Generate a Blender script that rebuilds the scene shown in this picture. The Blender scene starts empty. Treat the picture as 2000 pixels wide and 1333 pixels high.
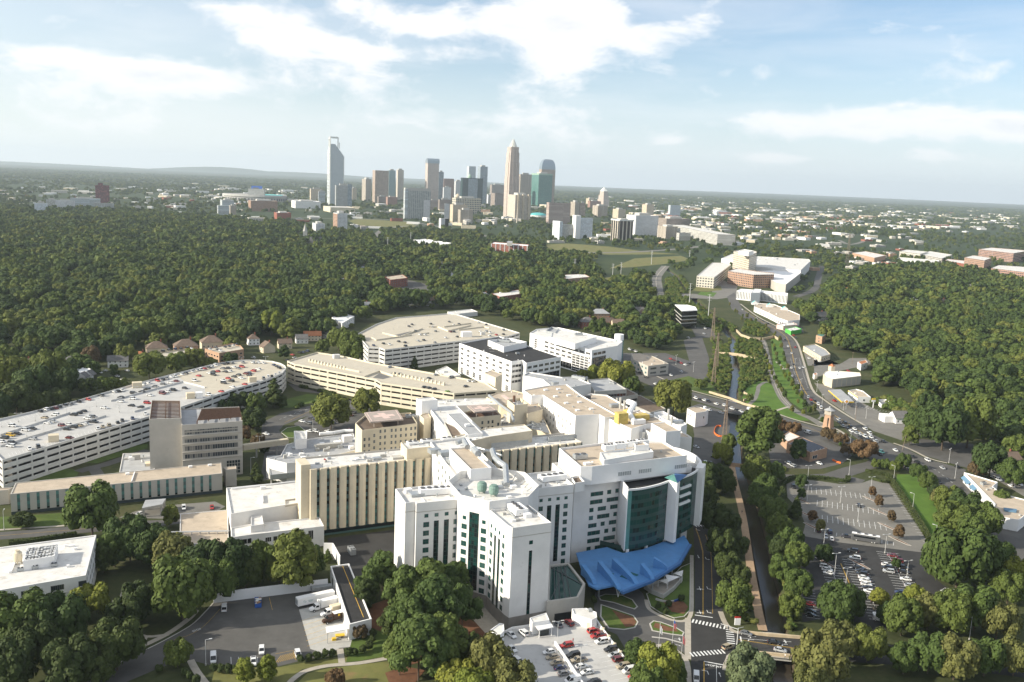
import bpy,math,random
import numpy as np
R=random.Random(11)
C=bpy.context.scene.collection
SC=bpy.context.scene
# ---------------------------------------------------------------- surveying: the photograph's camera, used to read plan positions off it
F_,CX,CY,HC=1830.0,1000.0,666.5,160.0
PITCH,ROLL=math.radians(9.83),math.radians(2.35)
_f=(0,math.cos(PITCH),-math.sin(PITCH));_u=(0,math.sin(PITCH),math.cos(PITCH))
_c,_s=math.cos(ROLL),math.sin(ROLL)
_X=(_c,_s*_u[1],_s*_u[2]);_U=(-_s,_c*_u[1],_c*_u[2])
def ray(x,y):
 a=(x-CX)/F_;b=-(y-CY)/F_
 return tuple(_f[i]+a*_X[i]+b*_U[i]for i in range(3))
def G(x,y,z=0.0):
 d=ray(x,y);t=(z-HC)/d[2]
 return(t*d[0],t*d[1])
def PJ(x,y,z):
 v=(x,y,z-HC);w=sum(_f[i]*v[i]for i in range(3))
 return(CX+F_*sum(_X[i]*v[i]for i in range(3))/w,CY-F_*sum(_U[i]*v[i]for i in range(3))/w)
def HZ(bx,by,ty,z0=0.0):
 x,y=G(bx,by,z0);lo,hi=z0,700
 for _ in range(40):
  m=(lo+hi)/2
  if PJ(x,y,m)[1]>ty:lo=m
  else:hi=m
 return lo
def SCL(x,y,z=0):
 X,Y=G(x,y,z);w=_f[1]*Y+_f[2]*(z-HC)
 return F_/w
def uz(A,B,px,py):
 d=ray(px,py);wx,wy=B[0]-A[0],B[1]-A[1];L=math.hypot(wx,wy)
 nx,ny=wy/L,-wx/L
 t=(A[0]*nx+A[1]*ny)/(d[0]*nx+d[1]*ny)
 return((t*d[0]-A[0])*wx+(t*d[1]-A[1])*wy)/L,HC+t*d[2]
# ---------------------------------------------------------------- mesh building
class MB:
 def __init__(s):s.v=[];s.f=[];s.m=[];s.uv=[]
 def face(s,pts,m=0,uv=None):
  i=len(s.v);s.v+=[tuple(p)for p in pts];s.f.append(tuple(range(i,i+len(pts))));s.m.append(m)
  s.uv.append(uv if uv else[(0,0)]*len(pts))
 def wall(s,a,b,z0,z1,m=0,u0=0.0):
  L=math.hypot(b[0]-a[0],b[1]-a[1])
  s.face([(a[0],a[1],z0),(b[0],b[1],z0),(b[0],b[1],z1),(a[0],a[1],z1)],m,[(u0,z0),(u0+L,z0),(u0+L,z1),(u0,z1)])
 def prism(s,poly,z0,z1,m=0,mt=None,bottom=False,top=True):
  poly=ccw(poly);u=0
  for i,a in enumerate(poly):
   b=poly[(i+1)%len(poly)];s.wall(a,b,z0,z1,m,u);u+=math.hypot(b[0]-a[0],b[1]-a[1])
  if top:s.face([(p[0],p[1],z1)for p in poly],m if mt is None else mt,[(p[0],p[1])for p in poly])
  if bottom:s.face([(p[0],p[1],z0)for p in reversed(poly)],m)
 def ring(s,poly,w,z0,z1,m=0):
  poly=ccw(poly);q=inset(poly,w);n=len(poly);u=0
  for i in range(n):
   a,b,c,d=poly[i],poly[(i+1)%n],q[(i+1)%n],q[i]
   s.wall(a,b,z0,z1,m,u);s.wall(c,d,z0,z1,m);u+=math.hypot(b[0]-a[0],b[1]-a[1])
   s.face([(a[0],a[1],z1),(b[0],b[1],z1),(c[0],c[1],z1),(d[0],d[1],z1)],m)
   s.face([(d[0],d[1],z0),(c[0],c[1],z0),(b[0],b[1],z0),(a[0],a[1],z0)],m)
 def box(s,cx,cy,z0,w,d,h,r=0.0,m=0,mt=None):
  c,n=math.cos(r),math.sin(r)
  s.prism([(cx+x*c-y*n,cy+x*n+y*c)for x,y in((-w/2,-d/2),(w/2,-d/2),(w/2,d/2),(-w/2,d/2))],z0,z0+h,m,mt,True)
 def bar(s,p,q,w,m=0,h=None):
  p=np.array(p,float);q=np.array(q,float);d=q-p;L=np.linalg.norm(d)
  if L<1e-6:return
  d/=L;a=np.cross(d,(0,0,1.0))
  if np.linalg.norm(a)<.01:a=np.array((1.0,0,0))
  a/=np.linalg.norm(a);b=np.cross(a,d);a=a*w/2;b=b*(h or w)/2
  k=[(-a-b),(a-b),(a+b),(-a+b)]
  P=[p+x for x in k];Q=[q+x for x in k]
  for i in range(4):j=(i+1)%4;s.face([P[i],P[j],Q[j],Q[i]],m)
  s.face(P[::-1],m);s.face(Q,m)
 def tube(s,p,q,r0,r1=None,n=8,m=0,cap=True):
  r1=r0 if r1 is None else r1
  p=np.array(p,float);q=np.array(q,float);d=q-p;d/=np.linalg.norm(d)
  a=np.cross(d,(0,0,1.0))if abs(d[2])<.95 else np.array((1.0,0,0));a/=np.linalg.norm(a);b=np.cross(d,a)
  P=[p+r0*(a*math.cos(t)+b*math.sin(t))for t in[2*math.pi*i/n for i in range(n)]]
  Q=[q+r1*(a*math.cos(t)+b*math.sin(t))for t in[2*math.pi*i/n for i in range(n)]]
  for i in range(n):j=(i+1)%n;s.face([P[i],P[j],Q[j],Q[i]],m)
  if cap:s.face(Q,m);s.face(P[::-1],m)
 def lathe(s,cx,cy,prof,n=16,m=0,sx=1,sy=1):
  for(r0,z0),(r1,z1)in zip(prof,prof[1:]):
   for i in range(n):
    a,b=2*math.pi*i/n,2*math.pi*(i+1)/n
    p=[(cx+r0*math.cos(a)*sx,cy+r0*math.sin(a)*sy,z0),(cx+r0*math.cos(b)*sx,cy+r0*math.sin(b)*sy,z0),(cx+r1*math.cos(b)*sx,cy+r1*math.sin(b)*sy,z1),(cx+r1*math.cos(a)*sx,cy+r1*math.sin(a)*sy,z1)]
    if r0<1e-6:p=[p[0],p[2],p[3]]
    elif r1<1e-6:p=p[:3]
    s.face(p,m)
 def build(s,name,mats,parent=None,smooth=False):
  me=bpy.data.meshes.new(name);off=parent.location if parent else(0,0,0)
  me.from_pydata([(x-off[0],y-off[1],z-off[2])for x,y,z in s.v],[],s.f)
  for k in(mats if isinstance(mats,(list,tuple))else[mats]):me.materials.append(M[k]if isinstance(k,str)else k)
  me.polygons.foreach_set('material_index',s.m)
  uv=me.uv_layers.new(name='UVMap');uv.data.foreach_set('uv',[c for f in s.uv for p in f for c in p])
  if smooth:me.polygons.foreach_set('use_smooth',[True]*len(s.f))
  me.update()
  o=bpy.data.objects.new(name,me);C.objects.link(o)
  if parent:o.parent=parent
  return o
def ccw(p):
 a=sum(p[i][0]*p[(i+1)%len(p)][1]-p[(i+1)%len(p)][0]*p[i][1]for i in range(len(p)))
 return list(p)if a>0 else list(p)[::-1]
def inset(poly,w):
 n=len(poly);out=[]
 for i in range(n):
  a,b,c=poly[i-1],poly[i],poly[(i+1)%n]
  d1=(b[0]-a[0],b[1]-a[1]);d2=(c[0]-b[0],c[1]-b[1])
  l1=math.hypot(*d1)or 1;l2=math.hypot(*d2)or 1
  n1=(-d1[1]/l1,d1[0]/l1);n2=(-d2[1]/l2,d2[0]/l2)
  k=1+n1[0]*n2[0]+n1[1]*n2[1];k=max(k,.35)
  out.append((b[0]+(n1[0]+n2[0])/k*w,b[1]+(n1[1]+n2[1])/k*w))
 return out
def tag(o,label=None,cat=None,group=None,kind=None):
 if label:o['label']=label
 if cat:o['category']=cat
 if group:o['group']=group
 if kind:o['kind']=kind
 return o
def thing(name,label,cat,loc=(0,0,0),rz=0.0,group=None):
 o=bpy.data.objects.new(name,None);o.empty_display_size=1;C.objects.link(o)
 o.location=loc;o.rotation_euler=(0,0,rz)
 return tag(o,label,cat,group)
def dup(o,loc=None,rz=None,scale=None,label=None,group=None):
 r=o.copy();C.objects.link(r)
 if loc is not None:r.location=loc
 if rz is not None:r.rotation_euler=(0,0,rz)
 if scale is not None:r.scale=scale
 if label:r['label']=label
 if group:r['group']=group
 for ch in KIDS[o.name]:
  c=ch.copy();C.objects.link(c);c.parent=r
  for g in KIDS.get(ch.name,()):
   d=g.copy();C.objects.link(d);d.parent=c
 return r
KIDS={}
def kids(o):
 KIDS[o.name]=[c for c in o.children]
 for c in KIDS[o.name]:KIDS[c.name]=list(c.children)
EX=[]
def excl(poly):EX.append([tuple(p[:2])for p in poly])
# ---------------------------------------------------------------- materials
M={}
class NT:
 def __init__(s,name):
  s.mat=bpy.data.materials.new(name);s.mat.use_nodes=True;s.t=s.mat.node_tree;s.n=s.t.nodes;s.b=s.n['Principled BSDF'];M[name]=s.mat
 def nd(s,typ,**kw):
  o=s.n.new(typ)
  for k,v in kw.items():setattr(o,k,v)
  return o
 def ln(s,a,b):s.t.links.new(a,b)
 def math(s,op,a,b=None,c=None):
  o=s.nd('ShaderNodeMath',operation=op)
  for i,x in enumerate((a,b,c)):
   if x is None:continue
   if isinstance(x,(int,float)):o.inputs[i].default_value=x
   else:s.ln(x,o.inputs[i])
  return o.outputs[0]
 def mix(s,f,a,b,bt='MIX'):
  o=s.nd('ShaderNodeMix',data_type='RGBA',blend_type=bt)
  for i,x in((0,f),(6,a),(7,b)):
   if isinstance(x,(int,float)):o.inputs[i].default_value=x
   elif isinstance(x,tuple):o.inputs[i].default_value=(*x[:3],1)
   else:s.ln(x,o.inputs[i])
  return o.outputs[2]
 def noise(s,scale,det=4,vec=None,rough=.55):
  o=s.nd('ShaderNodeTexNoise');o.inputs['Scale'].default_value=scale;o.inputs['Detail'].default_value=det;o.inputs['Roughness'].default_value=rough
  if vec is not None:s.ln(vec,o.inputs['Vector'])
  return o.outputs['Fac']
 def ramp(s,f,stops):
  o=s.nd('ShaderNodeValToRGB');e=o.color_ramp.elements
  while len(e)<len(stops):e.new(.5)
  for k,(p,c)in zip(e,stops):k.position=p;k.color=(*c,1)if isinstance(c,tuple)else(c,c,c,1)
  s.ln(f,o.inputs[0]);return o.outputs[0]
 def pos(s):return s.nd('ShaderNodeNewGeometry').outputs['Position']
 def fin(s,col,rough=.8,spec=.5,metal=0.0):
  if isinstance(col,tuple):s.b.inputs['Base Color'].default_value=(*col,1)
  else:s.ln(col,s.b.inputs['Base Color'])
  if isinstance(rough,(int,float)):s.b.inputs['Roughness'].default_value=rough
  else:s.ln(rough,s.b.inputs['Roughness'])
  s.b.inputs['Specular IOR Level'].default_value=spec;s.b.inputs['Metallic'].default_value=metal
  return s.mat
def mat(name,col,rough=.85,var=.18,scale=.25,spec=.3,metal=0.0,stain=None):
 t=NT(name);p=t.pos()
 n=t.noise(scale,6,p,.65)
 dark=tuple(c*(1-var)for c in col);lite=tuple(min(1,c*(1+var*.6))for c in col)
 c=t.ramp(n,[(.3,dark),(.55,col),(.75,lite)])
 if stain:
  f=t.ramp(t.noise(stain[1],5,p,.7),[(stain[2],0.0),(stain[2]+.12,1.0)])
  c=t.mix(t.math('MULTIPLY',f,stain[3]),c,stain[0])
 return t.fin(c,rough,spec,metal)
def facade(name,wallc,glass,w,h,fw,fh,glass2=None,rough=.8,grough=.12,lit=.25,frame=None):
 t=NT(name);sep=t.nd('ShaderNodeSeparateXYZ');t.ln(t.nd('ShaderNodeUVMap',uv_map='UVMap').outputs[0],sep.inputs[0])
 U,V=t.math('DIVIDE',sep.outputs[0],w),t.math('DIVIDE',sep.outputs[1],h)
 mu=t.math('LESS_THAN',t.math('ABSOLUTE',t.math('SUBTRACT',t.math('FRACT',U),.5)),fw/2)
 mv=t.math('LESS_THAN',t.math('ABSOLUTE',t.math('SUBTRACT',t.math('FRACT',V),.5)),fh/2)
 geo=t.nd('ShaderNodeNewGeometry');s2=t.nd('ShaderNodeSeparateXYZ');t.ln(geo.outputs['Normal'],s2.inputs[0])
 side=t.math('LESS_THAN',t.math('ABSOLUTE',s2.outputs[2]),.5)
 m=t.math('MULTIPLY',t.math('MULTIPLY',mu,mv),side)
 cv=t.nd('ShaderNodeCombineXYZ');t.ln(t.math('FLOOR',U),cv.inputs[0]);t.ln(t.math('FLOOR',V),cv.inputs[1])
 wn=t.nd('ShaderNodeTexWhiteNoise',noise_dimensions='3D');t.ln(cv.outputs[0],wn.inputs['Vector'])
 g2=glass2 or tuple(min(1,x*2.2+.03)for x in glass)
 gc=t.mix(t.ramp(wn.outputs[0],[(1-lit-.05,0.0),(1-lit+.05,1.0)]),glass,g2)  # a random share of panes takes the second glass colour
 wc=t.ramp(t.noise(.08,5,geo.outputs['Position'],.6),[(.3,tuple(c*.85 for c in wallc)),(.7,wallc)])
 return t.fin(t.mix(m,wc,gc),t.math('ADD',t.math('MULTIPLY',m,grough-rough),rough),.45)
def mats_all():
 mat('white_wall',(.72,.705,.68),.8,.10,.12,stain=((.42,.39,.34),.35,.62,.35))
 mat('white_clean',(.80,.79,.775),.6,.05)
 mat('cream_wall',(.62,.54,.40),.85,.14,.15,stain=((.36,.29,.20),.3,.6,.4))
 mat('beige_deck',(.50,.45,.36),.9,.12,.3,stain=((.30,.27,.22),.15,.58,.4))
 mat('garage_white',(.60,.59,.56),.85,.14,.2,stain=((.36,.34,.30),.5,.6,.35))
 mat('garage_cream',(.62,.56,.44),.85,.14,.2,stain=((.36,.31,.24),.5,.6,.35))
 mat('concrete',(.42,.41,.38),.9,.16,.5)
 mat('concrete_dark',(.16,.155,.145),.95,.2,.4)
 mat('deck_grey',(.46,.45,.43),.9,.12,.12,stain=((.27,.26,.25),.2,.58,.5))
 mat('taupe_wall',(.46,.43,.38),.85,.12,.2,stain=((.27,.25,.21),.4,.6,.5))
 mat('roof_white',(.66,.64,.60),.9,.2,.2,stain=((.36,.32,.27),.25,.56,.6))
 mat('roof_sand',(.47,.39,.30),.95,.18,.2,stain=((.26,.21,.16),.12,.57,.6))
 mat('roof_grey',(.36,.365,.37),.9,.16,.2,stain=((.22,.21,.20),.15,.56,.5))
 mat('roof_black',(.035,.034,.034),.9,.3,.2)
 mat('roof_brown',(.16,.12,.09),.95,.3,.2)
 mat('roof_white_bright',(.82,.81,.79),.7,.06)
 mat('metal_grey',(.42,.44,.45),.45,.2,.8,.5,.5)
 mat('coach_grey',(.15,.155,.16),.35,.08,1.,.6,.4)
 mat('metal_dark',(.10,.10,.105),.6,.25,.8)
 mat('rust_steel',(.15,.085,.055),.8,.4,1.2)
 mat('cooling_green',(.18,.27,.23),.7,.2,1.0)
 mat('stone_base',(.26,.24,.215),.9,.2,.3)
 mat('blue_canopy',(.085,.24,.50),.5,.12,.5)
 mat('blue_trim',(.05,.15,.36),.45,.1,.5)
 mat('yellow_tarp',(.55,.42,.13),.8,.25,.6)
 mat('helipad_paint',(.66,.50,.44),.9,.2,.5)
 mat('helipad_deck',(.38,.32,.28),.9,.18,.4)
 mat('asphalt',(.100,.096,.090),.9,.22,.12,stain=((.15,.145,.135),.05,.55,.5))
 mat('asphalt_dark',(.040,.039,.038),.9,.25,.15,stain=((.075,.07,.065),.06,.58,.5))
 mat('asphalt_pale',(.185,.175,.155),.92,.2,.12,stain=((.09,.09,.09),.06,.58,.6))
 mat('paving',(.40,.36,.30),.9,.18,.5)
 mat('kerb',(.45,.43,.39),.9,.15,.6)
 mat('path_tan',(.36,.25,.16),.95,.2,.5)
 mat('brick_red',(.26,.095,.065),.9,.25,.6)
 mat('brick_tan',(.42,.27,.18),.9,.2,.6)
 mat('paint_white',(.72,.72,.70),.8,.2,.8)
 mat('paint_yellow',(.58,.36,.07),.8,.25,.8)
 mat('grass',(.075,.115,.020),.95,.35,.12,stain=((.17,.13,.05),.06,.58,.55))
 mat('grass_bright',(.080,.15,.018),.95,.3,.1,stain=((.13,.15,.03),.05,.58,.5))
 mat('grass_dry',(.15,.15,.045),.95,.3,.1,stain=((.24,.15,.07),.06,.54,.7))
 mat('mulch',(.16,.075,.04),.95,.3,.5)
 mat('trunk',(.10,.075,.055),.95,.3,2.0)
 mat('tyre',(.02,.02,.02),.9,.2)
 mat('lamp_metal',(.55,.55,.54),.5,.1)
 mat('wood_pole',(.22,.17,.13),.9,.2)
 mat('teal_panel',(.10,.26,.24),.3,.2,.6,.6)
 mat('orange',(.75,.16,.03),.7,.1)
 mat('red_paint',(.45,.03,.025),.45,.1)
 mat('blue_paint',(.03,.11,.40),.5,.1)
 mat('yellow_paint',(.75,.50,.04),.5,.1)
 mat('green_paint',(.10,.45,.08),.5,.1)
 mat('brown_paint',(.045,.022,.012),.4,.1)
 mat('skin',(.45,.28,.2),.6,.1)
 mat('cloth_dark',(.05,.05,.06),.9,.1)
 mat('terracotta',(.42,.17,.08),.85,.2,.5)
 mat('shingle_grey',(.15,.145,.14),.9,.25,.5)
 mat('shingle_brown',(.17,.125,.095),.9,.25,.5)
 mat('teal_roof',(.10,.42,.42),.6,.15,.2)
 mat('solar_panel',(.018,.022,.035),.2,.2,.5,.6)
 for nm,c in(('glass_dark',(.018,.028,.032)),('glass_green',(.010,.060,.050)),('glass_teal',(.03,.12,.125)),('glass_black',(.010,.010,.012)),('glass_pale',(.22,.27,.25))):
  t=NT(nm);oi=t.nd('ShaderNodeObjectInfo')
  t.fin(t.mix(t.math('MULTIPLY',t.math('POWER',oi.outputs['Random'],4),.75),c,tuple(x*2+.06 for x in c)),.08,.6)
 facade('glass_curtain',(.040,.085,.078),(.012,.060,.052),1.6,3.6,.92,.55,(.010,.024,.024),.22,.08,.3)
 facade('glass_strip',(.012,.028,.026),(.010,.045,.040),1.2,1.7,.82,.8,(.010,.016,.018),.3,.08,.45)
 facade('fin_glass',(.06,.12,.115),(.10,.22,.20),50.,3.4,1.,.45,(.012,.018,.02),.3,.15,.55)
 facade('office_grid',(.33,.31,.27),(.03,.04,.05),1.25,3.6,.86,.8,(.16,.16,.15),.5,.1,.3)
 t=NT('car_paint');oi=t.nd('ShaderNodeObjectInfo');t.fin(oi.outputs['Color'],.28,.5);t.b.inputs['Coat Weight'].default_value=.5
 t=NT('car_glass');t.fin((.012,.015,.018),.06,.6)
 t=NT('creek_water');bm=t.nd('ShaderNodeBump');bm.inputs['Strength'].default_value=.12;t.ln(t.noise(.9,4,t.pos()),bm.inputs['Height']);t.ln(bm.outputs[0],t.b.inputs['Normal'])
 t.fin(t.mix(t.noise(.12,3,t.pos()),(.030,.026,.020),(.055,.042,.028)),.22,.35)
 t=NT('tank_blue');t.fin((.02,.08,.3),.4)
 t=NT('rainbow');sp=t.nd('ShaderNodeSeparateXYZ');t.ln(t.pos(),sp.inputs[0])
 t.fin(t.ramp(t.math('FRACT',t.math('MULTIPLY',sp.outputs[2],.11)),[(.0,(.05,.45,.35)),(.35,(.1,.5,.2)),(.6,(.6,.45,.05)),(.9,(.05,.3,.45))]),.3)
mats_all()
# ---------------------------------------------------------------- ground, creek bed, roads, paths, lawns
CREEK=[(1543,1420),(1530,1333),(1519,1260),(1511,1200),(1500,1150),(1489,1100),(1479,1050),(1471,1015),(1462,985),(1453,955),(1444,930),(1437,905),(1436,880),(1434,855),(1431,830),(1430,812),(1431,790),(1430,770),(1434,752),(1438,740),(1436,724),(1431,708),(1428,693),(1432,678),(1434,668),(1425,660),(1415,648),(1406,640),(1396,630),(1385,617),(1368,600),(1350,583),(1335,570),(1328,560),(1325,550),(1318,540),(1300,528)]
CRK=np.array([G(x,y,-4)for x,y in CREEK])
def seg_dist(px,py,line):
 d=np.full(px.shape,1e9)
 for a,b in zip(line[:-1],line[1:]):
  ab=b-a;L=(ab**2).sum()
  t=np.clip(((px-a[0])*ab[0]+(py-a[1])*ab[1])/L,0,1)
  d=np.minimum(d,np.hypot(px-a[0]-t*ab[0],py-a[1]-t*ab[1]))
 return d
def ground_material():
 t=NT('ground');p=t.pos();sp=t.nd('ShaderNodeSeparateXYZ');t.ln(p,sp.inputs[0])
 n1=t.noise(.035,6,p,.65);n2=t.noise(.4,4,p,.6)
 near=t.ramp(n1,[(.3,(.028,.040,.012)),(.5,(.050,.062,.020)),(.68,(.085,.080,.035)),(.8,(.13,.085,.05))])
 near=t.mix(.35,near,t.ramp(n2,[(.3,(.02,.028,.01)),(.7,(.09,.09,.04))]))
 n3=t.noise(.006,9,p,.75);n4=t.noise(.0011,5,p,.6)
 far=t.ramp(n3,[(.32,(.018,.032,.012)),(.5,(.035,.055,.018)),(.64,(.060,.075,.028)),(.74,(.14,.13,.085))])
 far=t.mix(t.ramp(n4,[(.4,.0),(.65,.55)]),far,(.026,.045,.017))
 f=t.ramp(t.math('DIVIDE',sp.outputs[1],10000.),[(.12,0.),(.2,1.)])
 c=t.mix(f,near,far)
 f2=t.ramp(t.math('MULTIPLY',sp.outputs[2],-.25),[(.45,0.),(.9,1.)])
 t.fin(t.mix(f2,c,(.075,.058,.038)),.95,.2)
ground_material()
def build_ground():
 x0,x1,y0,y1,st=30.,450.,160.,1860.,2.0
 nx,ny=int((x1-x0)/st)+1,int((y1-y0)/st)+1
 gx,gy=np.meshgrid(np.linspace(x0,x1,nx),np.linspace(y0,y1,ny))
 d=seg_dist(gx,gy,CRK)
 t=np.clip((5.6-d)/2.6,0,1);z=-5.2*t*t*(3-2*t)
 z[0,:]=z[-1,:]=0;z[:,0]=z[:,-1]=0
 vs=np.stack([gx.ravel(),gy.ravel(),z.ravel()],1)
 i=np.arange((ny-1)*(nx-1));r,c=i//(nx-1),i%(nx-1);a=r*nx+c
 fs=np.stack([a,a+1,a+nx+1,a+nx],1)
 X,Y0,Y1=26000.,-600.,30000.
 b=len(vs)
 ext=[(-X,Y0,0),(X,Y0,0),(X,Y1,0),(-X,Y1,0),(x0,y0,0),(x1,y0,0),(x1,y1,0),(x0,y1,0)]
 faces=fs.tolist()+[[b,b+1,b+5,b+4],[b+1,b+2,b+6,b+5],[b+2,b+3,b+7,b+6],[b+3,b,b+4,b+7]]
 me=bpy.data.meshes.new('ground');me.from_pydata(vs.tolist()+ext,[],faces);me.materials.append(M['ground'])
 o=bpy.data.objects.new('ground',me);C.objects.link(o);tag(o,kind='structure')
build_ground()
LAY=[0]
def sheet(name,pts,m,z=.04,px=True,ex=True,kind='structure',kerbw=0,kz=.14,kname='kerb'):
 LAY[0]+=1;poly=[G(x,y)for x,y in pts]if px else pts
 zz=z+.0007*(LAY[0]%25)
 b=MB();b.face([(x,y,zz)for x,y in ccw(poly)],0,[(x,y)for x,y in ccw(poly)])
 o=b.build(name,m);tag(o,kind=kind)
 if ex:excl(poly)
 if kerbw:
  k=MB();k.ring(poly,kerbw,0,kz,0);tag(k.build(kname,'kerb'),kind='structure')
 return o
def strip_poly(line,w):
 L=[np.array(p)for p in line];a,b=[],[]
 for i,p in enumerate(L):
  d=(L[min(i+1,len(L)-1)]-L[max(i-1,0)]);d=d/np.linalg.norm(d);n=np.array((-d[1],d[0]))
  ww=w[i]if isinstance(w,(list,tuple))else w
  a.append(p+n*ww/2);b.append(p-n*ww/2)
 return a,b
def smooth(pts,k=4):
 out=[];n=len(pts)
 for i in range(n-1):
  p0,p1,p2,p3=(np.array(pts[max(0,min(n-1,j))],float)for j in(i-1,i,i+1,i+2))
  for s in range(k):
   t=s/k;out.append(tuple(.5*((2*p1)+(-p0+p2)*t+(2*p0-5*p1+4*p2-p3)*t*t+(-p0+3*p1-3*p2+p3)*t**3)))
 return out+[tuple(pts[-1])]
def ribbon(name,line,w,m,z=.05,px=True,sm=True,ex=True,dash=None,zg=0,kind='structure'):
 LAY[0]+=1;zz=z+.0007*(LAY[0]%25)
 L=[G(x,y,zg)for x,y in line]if px else[tuple(p)for p in line]
 if sm:L=smooth(L)
 b=MB();a,c=strip_poly(L,w);run=0
 for i in range(len(L)-1):
  seg=math.hypot(L[i+1][0]-L[i][0],L[i+1][1]-L[i][1])
  if dash:
   n=max(1,int(seg/1.0))
   for k in range(n):
    run+=seg/n
    if run%(2*dash)<dash:
     f0,f1=k/n,(k+1)/n
     q=[c[i]*(1-f0)+c[i+1]*f0,c[i]*(1-f1)+c[i+1]*f1,a[i]*(1-f1)+a[i+1]*f1,a[i]*(1-f0)+a[i+1]*f0]
     b.face([(p[0],p[1],zz)for p in q])
  else:
   b.face([(p[0],p[1],zz)for p in(c[i],c[i+1],a[i+1],a[i])])
  if ex and w>1.5:excl([c[i],c[i+1],a[i+1],a[i]])
 return tag(b.build(name,m),kind=kind)
wl=MB();Lc=[(p[0],p[1])for p in CRK];a_,c_=strip_poly(Lc,[6.6]*len(Lc))
for i in range(len(Lc)-1):wl.face([(p[0],p[1],-3.7)for p in(c_[i],c_[i+1],a_[i+1],a_[i])]);excl([p for p in(c_[i],c_[i+1],a_[i+1],a_[i])])
tag(wl.build('water','creek_water'),kind='structure')
sheet('road',[(1352,985),(1372,980),(1384,1008),(1396,1058),(1406,1117),(1411,1199),(1421,1222),(1442,1238),(1500,1241),(1579,1250),(1650,1256),(1780,1262),(1900,1272),(2050,1290),(2050,1330),(1900,1312),(1760,1300),(1640,1292),(1553,1283),(1437,1272),(1420,1285),(1413,1303),(1420,1345),(1352,1345),(1349,1285),(1349,1212),(1357,1203),(1357,1090)],'asphalt_dark')
sheet('driveway',[(1162,1158),(1235,1140),(1256,1160),(1264,1180),(1282,1202),(1318,1216),(1344,1213),(1344,1282),(1330,1272),(1285,1262),(1262,1264),(1252,1285),(1255,1320),(1242,1330),(1228,1280),(1205,1240),(1187,1232),(1160,1190)],'asphalt')
ribbon('pavement',[(1343.5,1208),(1343.5,1247),(1343.5,1288)],2.2,'paving',.07,sm=False)
ribbon('pavement',[(1351,1085),(1351,1150),(1350,1196),(1340,1212),(1318,1213),(1290,1203),(1268,1190),(1262,1172)],1.6,'paving',.09)
ribbon('pavement',[(1267,1275),(1275,1264),(1300,1262),(1325,1275),(1342,1295),(1346,1345)],1.8,'paving',.09)
ribbon('pavement',[(1407,1195),(1418,1220),(1440,1236),(1500,1238),(1579,1247)],2.0,'paving',.09)
ribbon('pavement',[(1415,1310),(1420,1292),(1440,1277),(1553,1287)],1.6,'paving',.09)
for pts in([(1168,1166),(1182,1161),(1215,1163),(1236,1172),(1246,1186),(1240,1191),(1222,1186),(1198,1178),(1172,1173)],[(1173,1181),(1200,1190),(1238,1203),(1247,1216),(1241,1227),(1219,1231),(1188,1228),(1172,1205)],[(1268,1219),(1276,1213),(1292,1216),(1322,1227),(1337,1236),(1334,1243),(1310,1240),(1273,1233)]):
 sheet('traffic_island',pts,'grass',.12,kerbw=.5,kz=.18)
sheet('lawn',[(1270,1280),(1278,1270),(1300,1268),(1322,1279),(1338,1297),(1342,1345),(1290,1345),(1262,1310)],'grass',.08)
sheet('lawn',[(1262,1160),(1290,1150),(1330,1108),(1349,1100),(1348,1193),(1337,1205),(1316,1208),(1290,1198),(1270,1185)],'grass',.08,kerbw=.35)
sheet('planting_bed',[(1195,1192),(1236,1206),(1243,1216),(1238,1224),(1222,1226),(1208,1208)],'mulch',.15,ex=False)
sheet('planting_bed',[(1280,1217),(1318,1229),(1326,1235),(1300,1233),(1276,1226)],'mulch',.15,ex=False)
sheet('planting_bed',[(1292,1172),(1335,1176),(1344,1186),(1336,1200),(1312,1196)],'mulch',.14,ex=False)
ribbon('traffic_island',[(1273,1245),(1300,1248),(1337,1258)],.9,'kerb',.12,sm=False)
def mark(line,w,m='paint_white',dash=None,sm=False,z=.075,px=True):return ribbon('road_marking',line,w,m,z,px,sm,False,dash)
def stripes(a,b,n,ln,w,z=.075):
 A,B=np.array(G(*a)),np.array(G(*b));d=(B-A)/np.linalg.norm(B-A);nn=np.array((-d[1],d[0]));q=MB()
 for i in range(n):
  p=A+(B-A)*(i/(n-1));q.face([(*(p+d*sx*w/2+nn*sy*ln/2),z)for sx,sy in((-1,-1),(1,-1),(1,1),(-1,1))])
 tag(q.build('road_marking','paint_white'),kind='structure')
stripes((1353.5,1213.5),(1415,1226),10,3.0,.62);stripes((1351,1279),(1412,1273),10,3.0,.62);stripes((1425,1231),(1428,1257),7,2.8,.6)
stripes((1359,1028),(1383,1026),6,2.2,.5)
for o in(-.16,.16):
 mark([(1373+o*4,1201),(1373+o*4,1090),(1371+o*4,1072),(1366+o*4,1052),(1359+o*4,1033)],.13,'paint_yellow',sm=True)
 mark([(1442,1250+o*3),(1553,1267+o*3)],.13,'paint_yellow')
mark([(1392,1199),(1389,1090),(1386,1070),(1378,1045)],.13,'paint_yellow',sm=True)
mark([(1375,1293),(1375,1345)],.28,'paint_yellow');mark([(1399,1299),(1400,1345)],.16)
mark([(1357,1202),(1392,1207)],.5);mark([(1375,1292.5),(1413,1299.5)],.5);mark([(1446,1244),(1448,1254)],.5);mark([(1448,1247),(1500,1252)],.14)
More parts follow.
